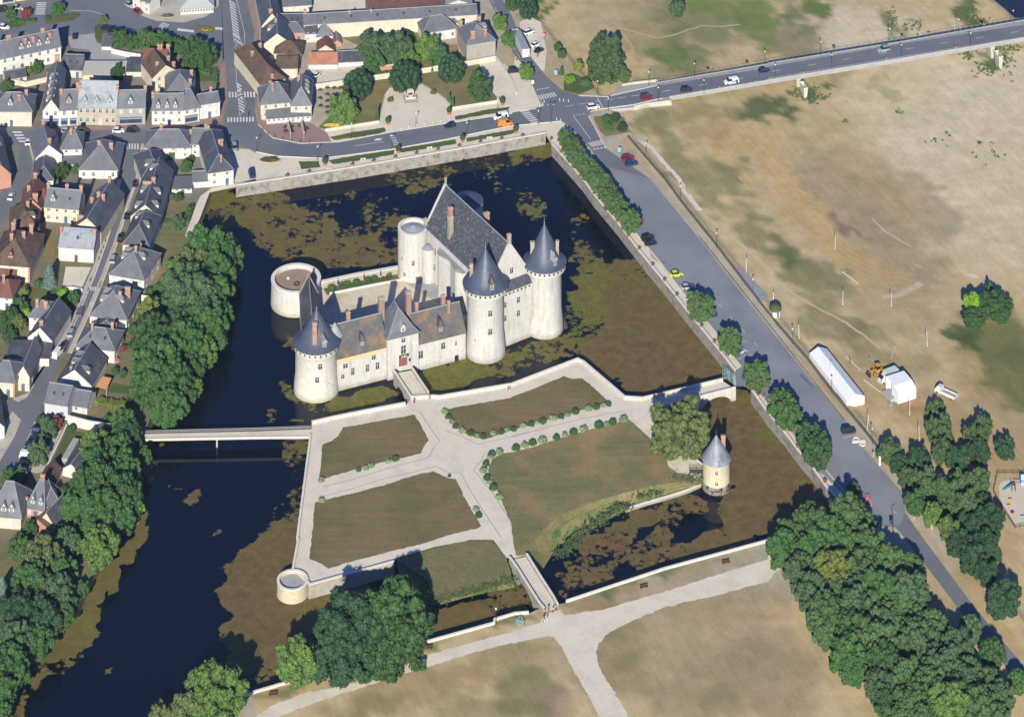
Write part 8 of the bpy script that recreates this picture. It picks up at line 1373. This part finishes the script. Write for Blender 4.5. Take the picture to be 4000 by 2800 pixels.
MB().box(-1.6, .8, 1.5, 6, 0, .9).build('stage', concrete, t); [MB().box(-2.2 - i * .35, -1.9 - i * .35, .2, 1.4, 0, .6 - i * .2).build('step', zinc, t) for i in range(3)]; MB().tube((-1.8, 6.2, 0), (-1.8, 6.2, 3.8), .06).build('post', zinc, t)
a0, a1 = gzp(*Z3(500, 600), .6), gzp(*Z3(790, 500), .6); ang = math.atan2(a0.y - a1.y, a0.x - a1.x); t = thing('delivery_truck', 'white delivery truck with box body behind the square white tent', 'truck', (a1.x, a1.y, terr(a1.x, a1.y)), ang)
MB().box(-.5, 3.8, -1.1, 1.1, .6, 2.9).build('cargo_box', whitem, t); mb = MB(); loft(mb, [(3.82, 1.0, .9, .35, 2.3, .1), (4.6, 1.0, .88, .35, 2.25, .12), (5.4, 1.0, .9, .35, 1.4, .12), (5.9, .95, .85, .4, 1.15, .1)]); flipfix(mb.build('cab', whitem, t)); MB().slab([(4.7, -.8, 2.22), (5.4, -.82, 1.45), (5.4, .82, 1.45), (4.7, .8, 2.22)], -.06).build('windscreen', carglass, t)
for x in (.5, 4.9):
    for y in (-.95, .95): wheel(t, x, y, .36, .24)
a0, a1 = gzp(*Z3(1740, 790), .8), gzp(*Z3(2080, 960), .8); ang = math.atan2(a0.y - a1.y, a0.x - a1.x); t = thing('flatbed_truck', 'white flatbed truck with open empty bed beside the dark trees on the field', 'truck', (a1.x, a1.y, terr(a1.x, a1.y)), ang)
MB().box(-1, 3.6, -1.1, 1.1, .7, .85).build('flatbed', concrete, t); MB().box(-1.05, 3.6, -1.15, -1.1, .7, 1.25).box(-1.05, 3.6, 1.1, 1.15, .7, 1.6).box(-1.08, -1.0, -1.15, 1.15, .7, 1.25).build('drop_side', whitem, t); mb = MB(); loft(mb, [(3.65, 1.0, .92, .4, 2.3, .12), (4.9, 1.0, .9, .4, 2.3, .14), (5.5, 1.0, .95, .4, 1.5, .12), (5.8, .95, .9, .45, 1.1, .1)]); flipfix(mb.build('cab', whitem, t)); MB().slab([(4.95, -.82, 2.26), (5.48, -.84, 1.55), (5.48, .84, 1.55), (4.95, .82, 2.26)], -.06).build('windscreen', carglass, t)
for x in (0, 4.8):
    for y in (-.95, .95): wheel(t, x, y, .38, .24)
ylw = mat('digger_yellow', cv(236, 172, 50), .05, 1, .4); a0 = gzp(*Z3(390, 400), .5); t = thing('wheel_loader', 'yellow wheel loader with black bucket working on the dry field', 'digger', (a0.x, a0.y, terr(a0.x, a0.y)), R(205))
MB().box(-1.6, .4, -.65, .65, .6, 1.3).build('rear_body', ylw, t); MB().box(.6, 2.0, -.5, .5, .5, 1.1).build('front_frame', ylw, t); MB().box(-.7, .5, -.6, .6, 1.3, 2.35).build('cab', carglass, t); MB().box(-.8, .6, -.7, .7, 2.352, 2.5).build('cab_roof', ylw, t); MB().tube((1.2, -.45, 1.1), (2.9, -.45, .5), .1).tube((1.2, .45, 1.1), (2.9, .45, .5), .1).build('lift_arm', ylw, t)
mb = MB(); mb.add([(2.9, -1.1, .1), (2.9, 1.1, .1), (2.8, 1.1, .9), (2.8, -1.1, .9), (3.7, -1.1, .05), (3.7, 1.1, .05)], [(0, 1, 2, 3), (0, 4, 5, 1), (0, 3, 4), (1, 5, 2)]); mb.build('bucket', blackm, t)
for x in (-.9, 1.4):
    for y in (-.75, .75): w_ = wheel(t, x, y, .55, .4); w_.children[0].data.materials[0] = ylw
def make_pot():
    t = thing('flower_pot', '', 'flower pot'); MB().lathe([(.28, 0), (.42, .35), (.46, .4)], 12, capt=True).build('planter', potm2, t)
    r = np.random.RandomState(3); vs, fs = [], []
    for k in range(160): d = r.normal(size=3); d /= np.linalg.norm(d); p = np.array([0, 0, .55]) + d * np.array([.55, .55, .35]) * (.7 + .3 * r.rand()); q4 = r.normal(size=(2, 3)) * .07; o = len(vs); vs += [tuple(p - q4[0]), tuple(p - q4[1]), tuple(p + q4[0]), tuple(p + q4[1])]; fs.append((o, o + 1, o + 2, o + 3))
    mb = MB(); mb.add(vs, fs); mb.build('flowers', flw, t); return t
potm2 = mat('pale_planter', cv(214, 196, 170), .1, 2, .9); flw = mat('rust_flowers', ch(158, 104, 74), .3, 3, .9, col2=ch(96, 92, 50), s2=2.5, t2=(.45, .55)); pot0 = make_pot(); pot_used = False
def pot(P, label, group, z=.95):
    global pot_used
    t = pot0 if not pot_used else copy_tree(pot0); pot_used = True; t.location = (P.x, P.y, z); tag(t, label, 'flower pot', group)
for x, y in ((275, 1590), (470, 1557), (860, 1490), (1050, 1458), (1245, 1425), (1435, 1392), (1628, 1358), (1820, 1325), (2010, 1291), (2200, 1260)): pot(g(*q(1, 0, x, y), .8), 'rust coloured flower pot on the parapet of the long quay wall below the main road', 'flower pots on the quay parapet', .92)
for c, r, x, y in ((2, 0, 93, 1232), (2, 0, 350, 1262), (2, 0, 440, 1378), (2, 0, 545, 1510), (2, 1, 635, 18), (2, 1, 735, 140), (2, 1, 838, 268), (2, 1, 943, 392), (2, 1, 1045, 522), (2, 1, 1140, 640), (2, 1, 1262, 785), (2, 1, 1368, 920), (2, 1, 1478, 1055), (2, 1, 1588, 1192), (2, 1, 1700, 1332), (2, 1, 1815, 1475)): pot(g(*q(c, r, x, y), .8), 'rust coloured flower pot on the moat parapet beside the parking road', 'flower pots on the parking road parapet', .92)
for c, r, x, y in ((2, 2, 2210, 340), (3, 2, 25, 500), (3, 2, 150, 655), (3, 2, 268, 808), (3, 2, 388, 962), (3, 2, 512, 1120), (3, 2, 628, 1258)): pot(g(*q(c, r, x, y), .8), 'rust coloured flower pot on the moat parapet below the bridge gate', 'flower pots below the bridge gate', .92)
for c, x, y in ((3, 318, 662), (3, 1060, 540), (3, 1682, 438), (3, 596, 452), (3, 1215, 350), (3, 1938, 232), (2, 1862, 795), (2, 1752, 645), (2, 2105, 588)): pot(g(*q(c, 0, x, y), .8), 'rust coloured flower pot hung along the railing of the road bridge', 'flower pots on the road bridge', 1.0)
for i, (c, r, x, y, lb) in enumerate(((1, 0, 1185, 1120, 'left of the memorial plaza'), (1, 0, 1732, 1030, 'right of the memorial plaza'), (1, 0, 618, 1485, 'beside the short quay hedge'), (1, 0, 1277, 1375, 'between two long quay hedges'), (1, 0, 1852, 1275, 'between the right quay hedges'), (1, 0, 2210, 945, 'behind the white van'), (2, 0, 35, 1195, 'at the promenade corner'))):
    p = g(*q(c, r, x, y), .03); t = thing('planter', 'terracotta planter with dark shrub ' + lb, 'planter', p); MB().lathe([(.5, 0), (.62, .9), (.66, .95)], 14, capt=True).build('pot', rustm, t)
    cr = bpy.data.objects.new('shrub', CM['small'][i % 3]); COL.objects.link(cr); cr.parent = t; cr.location = (0, 0, 1.7); cr.scale = (.8, .8, 1.0); cr.color = (*gcol('dark'), 1)
def make_bench():
    t = thing('bench', '', 'bench'); MB().box(-.95, .95, -.25, .25, .42, .48).build('seat', woodb, t); o = MB().box(-.95, .95, .22, .28, .5, .9).build('backrest', woodb, t)
    for x in (-.7, .7): MB().box(x - .04, x + .04, -.22, .25, 0, .42).build('leg', blackm, t)
    return t
woodb = mat('bench_wood', cv(96, 66, 58), .1, 2, .8); b0_ = None
for c, r, x, y, a, lb in ((2, 3, 1183, 452, 17, 'dark wooden bench beside the moat wall, left of two by the park path'), (2, 3, 1918, 232, 17, 'dark wooden bench beside the moat wall, right one near the wood'), (1, 3, 155, 1415, 12, 'dark wooden bench on the grass at the bottom left of the park'), (1, 3, 1545, 998, 12, 'dark wooden bench right of the shore tree clump')):
    p = g(*q(c, r, x, y), .0); b0_ = make_bench() if b0_ is None else copy_tree(b0_); b0_.location = p; b0_.rotation_euler = (0, 0, R(a)); b0_.scale = (1.15, 1.1, 1); tag(b0_, lb, 'bench', 'dark park benches')
for c, r, x, y in ((1, 0, 660, 1520), (1, 0, 960, 1435), (1, 0, 1557, 1333), (1, 0, 2093, 1243)):
    p = g(*q(c, r, x, y), .03); t = thing('stone_bench', 'pale stone bench on the quay promenade beside the hedges', 'bench', p, R(12), 'pale benches on the quay'); MB().box(-.9, .9, -.25, .25, .38, .5).build('seat', coping, t); [MB().box(k - .12, k + .12, -.2, .2, 0, .38).build('leg', coping, t) for k in (-.6, .6)]
p = g(*q(1, 0, 1385, 880), .03); t = thing('war_memorial', 'small stone memorial with flowers on the pale plaza', 'memorial', p, R(8)); MB().box(-2.3, 2.3, -1.6, 1.4, 0, .35).build('base', stone_dark, t); MB().box(-1.8, 1.8, -1.2, 1.0, .352, .6).build('step', coping, t); mb = MB(); mb.box(-1.2, 1.2, 0, .6, .6, 2.4); mb.add([(-1.2, 0, 2.4), (1.2, 0, 2.4), (1.2, .6, 2.4), (-1.2, .6, 2.4), (-.6, 0, 2.9), (.6, 0, 2.9), (.6, .6, 2.9), (-.6, .6, 2.9)], [(0, 1, 5, 4), (1, 2, 6, 5), (2, 3, 7, 6), (3, 0, 4, 7), (4, 5, 6, 7)]); mb.build('stele', beige, t); MB().box(-.7, .7, -.05, 0, 1.0, 1.7).build('plaque', blackm, t)
for k in (-1.1, 1.1): MB().lathe([(.0, .6), (.35, .75), (.3, 1.1), (0, 1.2)], 8, k, -.7).build('wreath', mat('wreath_red', cv(176, 80, 90), .3, 4, .9), t)
MB().slab([(-2.4, -3.0, .03), (2.4, -3.0, .03), (2.2, -1.65, .04), (-2.2, -1.65, .04)], .02).build('paved_front', concrete, t)
p = g(*q(1, 0, 1373, 802), .03); t = thing('flagpole', 'white flagpole with a French tricolour flag behind the memorial', 'flagpole', p); MB().lathe([(.06, 0), (.04, 3.3)], 8, capt=True).build('pole', whitem, t)
mb = MB(); fl = [mat('flag_blue', cv(20, 50, 140), .02, 1, .8), whitem, mat('flag_red', cv(210, 40, 50), .02, 1, .8)]
for k in range(3):
    for j in range(3): x0, x1 = -(k * .5 + j * .166), -(k * .5 + (j + 1) * .166); yy = lambda x: math.sin(x * 5) * .12; mb.add([(x0, yy(x0), 2.3 + x0 * .1), (x1, yy(x1), 2.3 + x1 * .1), (x1, yy(x1), 3.2 + x1 * .1), (x0, yy(x0), 3.2 + x0 * .1)], [(0, 1, 2, 3)], k)
mb.build('flag', fl, t)
for i, (x, y) in enumerate(((1207, 908), (1590, 840))):
    p = g(*q(1, 0, x, y), .03); t = thing('flower_bed', ('left' if i == 0 else 'right') + ' round red and green flower bed on the memorial plaza', 'flower bed', p); MB().lathe([(1.1, 0), (1.1, .2), (.9, .22)], 16, capt=True).build('bed_edge', stone_dark, t); cr = bpy.data.objects.new('flowers', CM['small'][i]); COL.objects.link(cr); cr.parent = t; cr.location = (0, 0, .4); cr.scale = (1.0, 1.0, .9); cr.color = (*[lin(v) / 1.4 for v in (112, 96, 48)], 1)
for i, (x, y, h_) in enumerate(((1577, 640, 3.6), (1088, 1070, 4.2), (1733, 900, 2.4), (1765, 960, 2.8))):
    p = g(*q(1, 0, x, y), .03); t = thing('cypress', ('tall narrow clipped yew against the cream wall', 'tall narrow cypress at the edge of the left memorial lawn', 'narrow cypress on the right memorial lawn, upper of two', 'narrow cypress on the right memorial lawn, lower of two')[i], 'tree', p); cr = bpy.data.objects.new('crown', CM['conifer'][i % 2]); COL.objects.link(cr); cr.parent = t; cr.location = (0, 0, h_ / 2 + .1); cr.scale = (.85, .85, h_ / 2); cr.color = (*gcol('mid'), 1); MB().tube((0, 0, 0), (0, 0, 1), .1).build('trunk', bark, t)
def make_chair(): t = thing('chair', '', 'chair'); MB().box(-.3, .3, -.3, .3, .38, .46).build('seat', blackm, t); MB().box(-.3, .3, .24, .32, .46, .9).build('backrest', blackm, t); [MB().box(a * .26 - .03, a * .26 + .03, b * .26 - .03, b * .26 + .03, 0, .38).build('leg', blackm, t) for a in (-1, 1) for b in (-1, 1)]; return t
ch0 = None; rs = random.Random(4); items = []
for cx, cy in [(x, y) for x in (640, 700, 755) for y in (800, 860, 915, 975)] + [(575, 820), (575, 890), (580, 960), (640, 1020)]: items.append((cx, cy, 'dark cafe chair in the rows of the garden terrace', 'dark chairs on the garden terrace'))
for cx, cy in ((265, 1150), (320, 1150), (265, 1190), (320, 1190), (395, 1140), (455, 1165), (440, 1080), (380, 1085), (320, 1095)): items.append((cx, cy, 'dark cafe chair on the red paved restaurant terrace', 'dark chairs on the red paved terrace'))
for cx, cy, lb, gp_ in items:
    for k in (-1, 1):
        p = g(*q(1, 0, cx + k * 14, cy + rs.uniform(-4, 4)), .05)
        ch0 = make_chair() if ch0 is None else copy_tree(ch0); ch0.location = p; ch0.rotation_euler = (0, 0, R(90 * k + rs.uniform(-20, 20))); tag(ch0, lb, 'chair', gp_)
    p = g(*q(1, 0, cx, cy), .05); t = thing('cafe_table', lb.replace('chair', 'table').replace(' in the rows', ' between chairs'), 'table', p, group=gp_.replace('chairs', 'tables')); MB().lathe([(.03, .70), (.36, .70), (.36, .74)], 10, capt=True).build('tabletop', blackm, t); MB().lathe([(.2, 0), (.04, .06), (.04, .7)], 8).build('leg', blackm, t)
clothp = mat('beige_canvas', cv(206, 200, 190), .05, 2, .9)
for i, (x0, y0, x1, y1) in enumerate(((285, 1095, 310, 1190), (405, 1085, 430, 1190))):
    a, b = g(*q(1, 0, x0, y0), 2.3), g(*q(1, 0, x1, y1), 2.3); t = thing('folded_awning', ('left' if i == 0 else 'right') + ' folded long awning on posts over the red paved terrace', 'awning', (a.x, a.y, 0)); d = b - a; d.z = 0; MB().tube((0, 0, 2.3), d + Vector((0, 0, 2.3)), .25).build('rolled_canopy', clothp, t); [MB().tube((v.x, v.y, 0), (v.x, v.y, 2.3), .05).build('post', whitem, t) for v in (Vector((0, 0, 0)), d)]
for i, (x, y) in enumerate(((735, 965), (968, 920), (1118, 888))):
    p = g(*q(1, 1, x, y), .46); t = thing('closed_parasol', ('left', 'middle', 'right')[i] + ' closed dark blue parasol on the castle terrace lawn', 'parasol', p, group='closed parasols on the castle terrace'); MB().tube((0, 0, 0), (0, 0, 2.6), .04).build('pole', whitem, t); MB().lathe([(.22, .9), (.14, 1.8), (.03, 2.6)], 8).build('folded_cover', mat('navy_cloth', cv(44, 60, 110), .05, 2, .9), t)
    for k in range(3): p2 = g(*q(1, 1, x + 20 + k * 34, y + 12), .46); c2 = thing('garden_table', 'small dark table on the castle terrace lawn near the closed parasols', 'table', p2, group='tables on the castle terrace'); MB().lathe([(.03, .68), (.4, .68), (.4, .72)], 10, capt=True).build('tabletop', wood, c2); MB().tube((0, 0, 0), (0, 0, .7), .05).build('leg', blackm, c2)
for i, (x, y) in enumerate(((820, 940), (900, 925), (1060, 890), (1190, 860), (1280, 835), (680, 975), (760, 945), (1000, 905), (1330, 850))):
    p = g(*q(1, 1, x, y), .46); t = thing('terrace_bush', 'low green bush on the lawn along the castle terrace wall', 'bush', p, group='bushes on the castle terrace'); cr = bpy.data.objects.new('foliage', CM['small'][i % 3]); COL.objects.link(cr); cr.parent = t; cr.location = (0, 0, .4); cr.scale = (1.1, .9, .7); cr.color = (*gcol('mid'), 1)
def post_row(label, group, items, h=.8, m=None, name='bollard', cat='bollard'):
    me = None
    for c, r, x, y in items:
        p = g(*q(c, r, x, y), .05)
        if me is None: o = MB().lathe([(.12, 0), (.11, h), (.06, h + .08)], 8, capt=True).build(name, m or whitem); me = o.data
        else: o = bpy.data.objects.new(name, me); COL.objects.link(o)
        o.location = p; tag(o, label, cat, group)
post_row('small white bollard along the road edge of the memorial plaza', 'white bollards of the memorial plaza', [(1, 0, x, y) for x, y in ((1220, 1172), (1295, 1158), (1370, 1145), (1440, 1135), (1510, 1120), (1583, 1108), (1657, 1096), (1735, 1083))])
post_row('small white bollard at the road junction corners', 'white bollards at the junction', [(2, 0, x, y) for x, y in ((428, 905), (463, 912), (506, 916), (288, 920), (278, 945), (250, 962), (400, 1080), (437, 1090))])
post_row('dark low bollard along the pavement of the sloping lane', 'dark bollards of the sloping lane', [(0, 1, x, y) for x, y in ((1000, 390), (990, 420), (970, 455), (945, 560), (925, 620), (905, 665), (885, 720), (810, 915), (790, 1000))], .7, blackm)
post_row('dark low bollard at the rim of the red paved terrace', 'dark bollards of the red terrace', [(1, 0, x, y) for x, y in ((60, 1170), (110, 1205), (170, 1230), (240, 1250), (320, 1265), (400, 1275), (480, 1277))], .7, blackm)
def sign(c, r, x, y, label, w, h, zb, m, cat='sign'):
    p = g(*q(c, r, x, y), .05); t = thing('sign_board', label, cat, p); MB().box(-w / 2, w / 2, -.06, .06, zb, zb + h).build('panel', m, t); [MB().box(k * w * .4 - .04, k * w * .4 + .04, -.04, .04, 0, zb).build('leg', blackm, t) for k in (-1, 1)]; return t
bp_ = mat('pale_blue_sign', cv(150, 196, 232), .1, 3, .5)
sign(2, 0, 393, 688, 'pale blue information sign beside the cone shrub', 1.0, 1.6, .6, bp_); sign(2, 0, 187, 770, 'white information sign at the foot of the young street tree', .9, 1.3, .6, whitem); sign(2, 0, 963, 1385, 'white information sign near the red parked car', 1.0, 1.6, .7, bp_); sign(2, 0, 284, 355, 'pink round road sign beside the dirt strip', .8, 1.2, 1.0, mat('pink_sign', cv(226, 150, 170), .1, 3, .5)); sign(3, 2, 1002, 965, 'tall white notice post on the levee verge', .6, 2.6, .2, whitem); sign(3, 2, 946, 905, 'thin grey notice post on the levee verge', .4, 1.6, .5, zinc)
for i, (c, r, x, y, lb) in enumerate(((2, 2, 2138, 262, 'grey box cabinet on the pavement just below the bridge gate'), (3, 2, 975, 1545, 'white utility box at the edge of the wood beside the lane'))):
    p = g(*q(c, r, x, y), .05); t = thing('utility_box', lb, 'cabinet', p); MB().box(-.9, .9, -.3, .3, 0, 1.3).build('cabinet_body', whitem, t); MB().box(-.95, .95, -.35, .35, 1.302, 1.4).build('lid', zinc, t)
p = g(*q(3, 2, 812, 745), .05); t = thing('stone_cross', 'pale flat stone cross with a ring lying on the verge', 'sculpture', p, R(8)); MB().box(-1.9, 1.9, -.5, .3, 0, .3).build('cross_bar', coping, t)
MB().lathe([(.55, .02), (.95, .02), (.95, .26), (.55, .26), (.55, .02)], 20, -.5, 1.0).lathe([(.55, .02), (.95, .02), (.95, .26), (.55, .26), (.55, .02)], 20, .8, -1.3).build('ring', coping, t)
p = gt(*q(3, 1, 75, 1245)); t = thing('riverside_hut', 'small white hut with rounded green roof below the levee', 'hut', p, R(10)); MB().box(-1.1, 1.1, 0, 2.2, 0, 2.0).build('wall', white_wall, t); MB().lathe([(1.9, 2.0), (1.7, 2.7), (1.0, 3.2), (.05, 3.4)], 20, 0, 1.3, capb=True).build('dome_roof', mat('mossy_roof', ch(70, 84, 54), .1, 1, .9), t); MB().box(.1, .9, -.05, .02, .1, 1.7).build('door', blueshop, t)
P = [gt(*v) for v in pts("2,1 1985,800 2060,800 2296,1060 2240,1110 2180,1060")]; mb = MB(); P0 = P[0]; mb.slab([p - P0 + Vector((0, 0, .25)) for p in P], .2); struct(mb.build('ramp', concrete, loc=P0))
Z4 = lambda x, y: (3850 + x / 5.74, 1820 + y / 5.74)
P = [gt(*Z4(x, y)) for x, y in ((350, 360), (480, 320), (700, 300), (1000, 300), (1000, 1330), (700, 1370), (560, 1150), (400, 930), (310, 700), (300, 440))]; c_ = sum(P, Vector()) / len(P)
mb = MB()
for a, b in zip(P, P[1:] + P[:1]): mb.poly([(0, 0, .09), tuple(a - c_ + Vector((0, 0, .09))), tuple(b - c_ + Vector((0, 0, .09)))][::-1])
o = flipfix(mb.build('play_sand', mat('pale_sand', ch(206, 192, 172), .03, .3, .98, fine=2, fk=.4), loc=c_)); struct(o)
fp = [gt(*Z4(x, y)) for x, y in ((1100, 195), (265, 190), (175, 610), (325, 880), (660, 1420), (900, 1370), (1100, 1340))]; t = thing('playground_fence', 'low dark fence around the pale sand playground at the right edge', 'fence', fp[0]); mb = MB()
for a, b in zip(fp, fp[1:]):
    k = int((b - a).length / 2.5) + 1
    for i in range(k): p = a.lerp(b, i / k) - fp[0]; mb.box(p.x - .06, p.x + .06, p.y - .06, p.y + .06, p.z, p.z + 1.1)
mb.build('posts', wood, t); [MB().tube(a - fp[0] + Vector((0, 0, hz)), b - fp[0] + Vector((0, 0, hz)), .05).build('rail', wood, t) for a, b in zip(fp, fp[1:]) for hz in (.55, 1.0)]
p = gt(*Z4(590, 560)); t = thing('play_slide', 'turquoise slide with rope ladder frames on the playground sand', 'slide', p); MB().slab([(-2.6, -.4, .4), (0, -.4, 1.8), (0, .4, 1.8), (-2.6, .4, .4)], .12).build('chute', mat('turquoise', cv(60, 200, 190), .05, 1, .4), t); [MB().tube((x, y, 0), (x, y, 2.6), .07).build('post', blackm, t) for x in (0, .9) for y in (-.4, .4)]; MB().box(0, .9, -.4, .4, 1.75, 1.85).build('platform', wood, t); MB().tube((.9, 0, 2.4), (3.8, 1.2, 1.6), .05).tube((.9, .5, 2.4), (3.8, 1.7, 1.6), .05).build('rope_bridge', blackm, t)
p = gt(*Z4(810, 440)); t = thing('climbing_tower', 'climbing tower with blue and white striped panel on the playground', 'play tower', p); MB().slab([(-.2, -.2, .1), (1.6, -.2, .1), (.9, .9, 2.6), (-.1, .9, 2.6)], .08).build('climbing_panel', bp_, t); [MB().tube((x, .9, 0), (x, .9, 3), .07).build('post', blackm, t) for x in (-.2, 1.2)]
for i, (x, y, cl) in enumerate(((552, 790, ylw), (518, 925, ylw), (600, 1070, blackm), (830, 1170, bp_))):
    p = gt(*Z4(x, y)); t = thing('spring_rider', ('upper yellow', 'lower yellow', 'dark double seated', 'pale blue')[i] + ' spring rider on the playground sand', 'spring rider', p); MB().box(-.5, .5, -.15, .15, .4, .75).build('seat', cl, t); MB().tube((0, 0, 0), (0, 0, .4), .12).build('spring', blackm, t)
p = g(*W8(1040, 1350), .03); t = thing('barrier', 'grey metal crowd barrier in a triangle beside the stepped moat wall', 'barrier', p)
B3 = [Vector(W8(x, y) + (0,)) for x, y in ((930, 1350), (1140, 1390), (1060, 1260))]; B3 = [g(v.x, v.y, .03) - p for v in B3]
for a, b in zip(B3, B3[1:] + B3[:1]):
    mb = MB()
    for i in range(9): v = a.lerp(b, i / 8); mb.box(v.x - .03, v.x + .03, v.y - .03, v.y + .03, 0, 1.1)
    strip(mb, [a, b], .06, 1.05, 1.12); strip(mb, [a, b], .06, .15, .22); mb.build('rail_panel', bluemetal, t)
p = g(*q(3, 2, 1740, 0 + 735), .03)
p = g(*q(2, 2, 1655, 1010), .1); t = thing('wooden_gangway', 'short grey wooden gangway with rails leading to the little round tower', 'footbridge', p); MB().box(-2.0, 2.0, -.8, .8, -.1, .05).build('deck', wood, t)
for y in (-.8, .8): MB().tube((-2, y, 1), (2, y, 1), .06).tube((-2, y, .5), (2, y, .5), .04).tube((-2, y, 0), (-2, y, 1), .06).tube((0, y, 0), (0, y, 1), .06).tube((2, y, 0), (2, y, 1), .06).build('rail', wood, t)
sheet('tower_path', "2,2 1310,780 1400,770 1600,870 1700,960 1640,1020 1600,1035 1480,1020 1400,960 1385,840", gravel, .09)
def scrub(name, blobs_, n, size, col, seed):
    r = np.random.RandomState(seed); vs, fs = [], []; c0 = gt(blobs_[0][0], blobs_[0][1])
    for X, Y, rx, ry, k in blobs_:
        for i in range(int(n * k)):
            a, b = r.normal(size=2) * .45; p = gt(X + a * rx, Y + b * ry); hgt = r.rand() * size * 3
            for _ in range(14):
                d = r.normal(size=3) * size * 1.5; d[2] = abs(d[2]); w = r.normal(size=(2, 3)) * size * .8; q0 = np.array(p - c0) + d; o = len(vs)
                vs += [tuple(q0 - w[0]), tuple(q0 - w[1]), tuple(q0 + w[0]), tuple(q0 + w[1])]; fs.append((o, o + 1, o + 2, o + 3))
    mb = MB(); mb.add(vs, fs); o = mb.build(name, leafm_s, loc=c0); o['kind'] = 'stuff'; o.color = (*gcol(col), 1); return o
leafm_s = mat('scrub_leaves', ch(72, 92, 54), .3, .8, .95, fine=3)
scrub('scrub', [(3140, 360, 55, 30, .8), (3170, 385, 40, 25, .6), (3790, 60, 30, 60, .8), (3820, 100, 40, 40, .8), (3480, 80, 30, 60, .6), (3560, 110, 60, 30, .5), (3780, 215, 40, 30, .6), (3860, 270, 70, 30, .9), (3930, 240, 40, 60, .7), (3220, 385, 14, 10, .2), (3960, 190, 40, 20, .4), (3650, 550, 10, 8, .1), (3830, 560, 10, 8, .1), (3510, 440, 14, 8, .15), (3700, 540, 60, 60, .1), (3880, 600, 60, 60, .15), (3300, 475, 12, 6, .1)], 60, .16, 'mid', 3)
scrub('reeds', [(p_[0] + 8, p_[1] - 4, 42, 20, .8) for p_ in ((2400, 2000), (2340, 2040), (2280, 2075), (2240, 2110), (2210, 2140), (2180, 2170), (2640, 1870), (2690, 1875), (2720, 1860), (2500, 1945), (2550, 1930), (1700, 2340), (1760, 2325), (1840, 2310), (1920, 2290), (1980, 2270), (2440, 1985), (2420, 1992), (2370, 2020), (2310, 2058), (2260, 2092), (2225, 2128), (2195, 2155), (1720, 2350), (1800, 2325), (1880, 2302), (1950, 2282))], 42, .10, 'light', 5)
for i, (c, r, x, y, sx, sy, lb) in enumerate(((1, 0, 130, 1440, 3.4, 1.6, 'flower bed with rocks on the round island at the road bend'), (0, 0, 1500, 150, 2.4, 1.0, 'grey green planting on the cafe pavement'), (0, 0, 1850, 262, 1.8, 1.2, 'small planted traffic island with a yellow bush'), (3, 2, 895, 1280, 1.2, 3.0, 'pink flowering shrub border beside the ball tree at the bend'), (0, 2, 1040, 20, 1.2, 1.2, 'pink flower bush below the two toned lane house'), (1, 0, 720, 1130, 4.2, .6, 'row of yellow flowers in front of the memorial lawn'))):
    p = g(*q(c, r, x, y), .05); t = thing('flower_bed', lb, 'flower bed', p); MB().lathe([(1, 0), (1, .15), (.9, .17)], 16, capt=True).build('bed_edge', dirt, t).scale = (sx, sy, 1); cr = bpy.data.objects.new('flowers', CM['small'][i % 3]); COL.objects.link(cr); cr.parent = t; cr.location = (0, 0, .25); cr.scale = (sx * .85, sy * .85, .6); cr.color = (*[lin(v) / 1.5 for v in ((90, 88, 60), (96, 104, 88), (110, 112, 60), (200, 140, 150), (190, 130, 140), (190, 170, 60))[i]], 1)
hz = MB(); hz.box(-950, 950, -1250, 950, -12, 700); hzo = hz.build('haze', None); hzo['kind'] = 'stuff'
m = bpy.data.materials.new('haze'); m.use_nodes = True; nt = m.node_tree; nt.nodes.remove(nt.nodes['Principled BSDF'])
pv = nt.nodes.new('ShaderNodeVolumePrincipled'); pv.inputs['Color'].default_value = (.62, .76, 1, 1); pv.inputs['Density'].default_value = .000028; pv.inputs['Anisotropy'].default_value = .2
nt.links.new(pv.outputs[0], nt.nodes['Material Output'].inputs['Volume']); hzo.data.materials.clear(); hzo.data.materials.append(m)
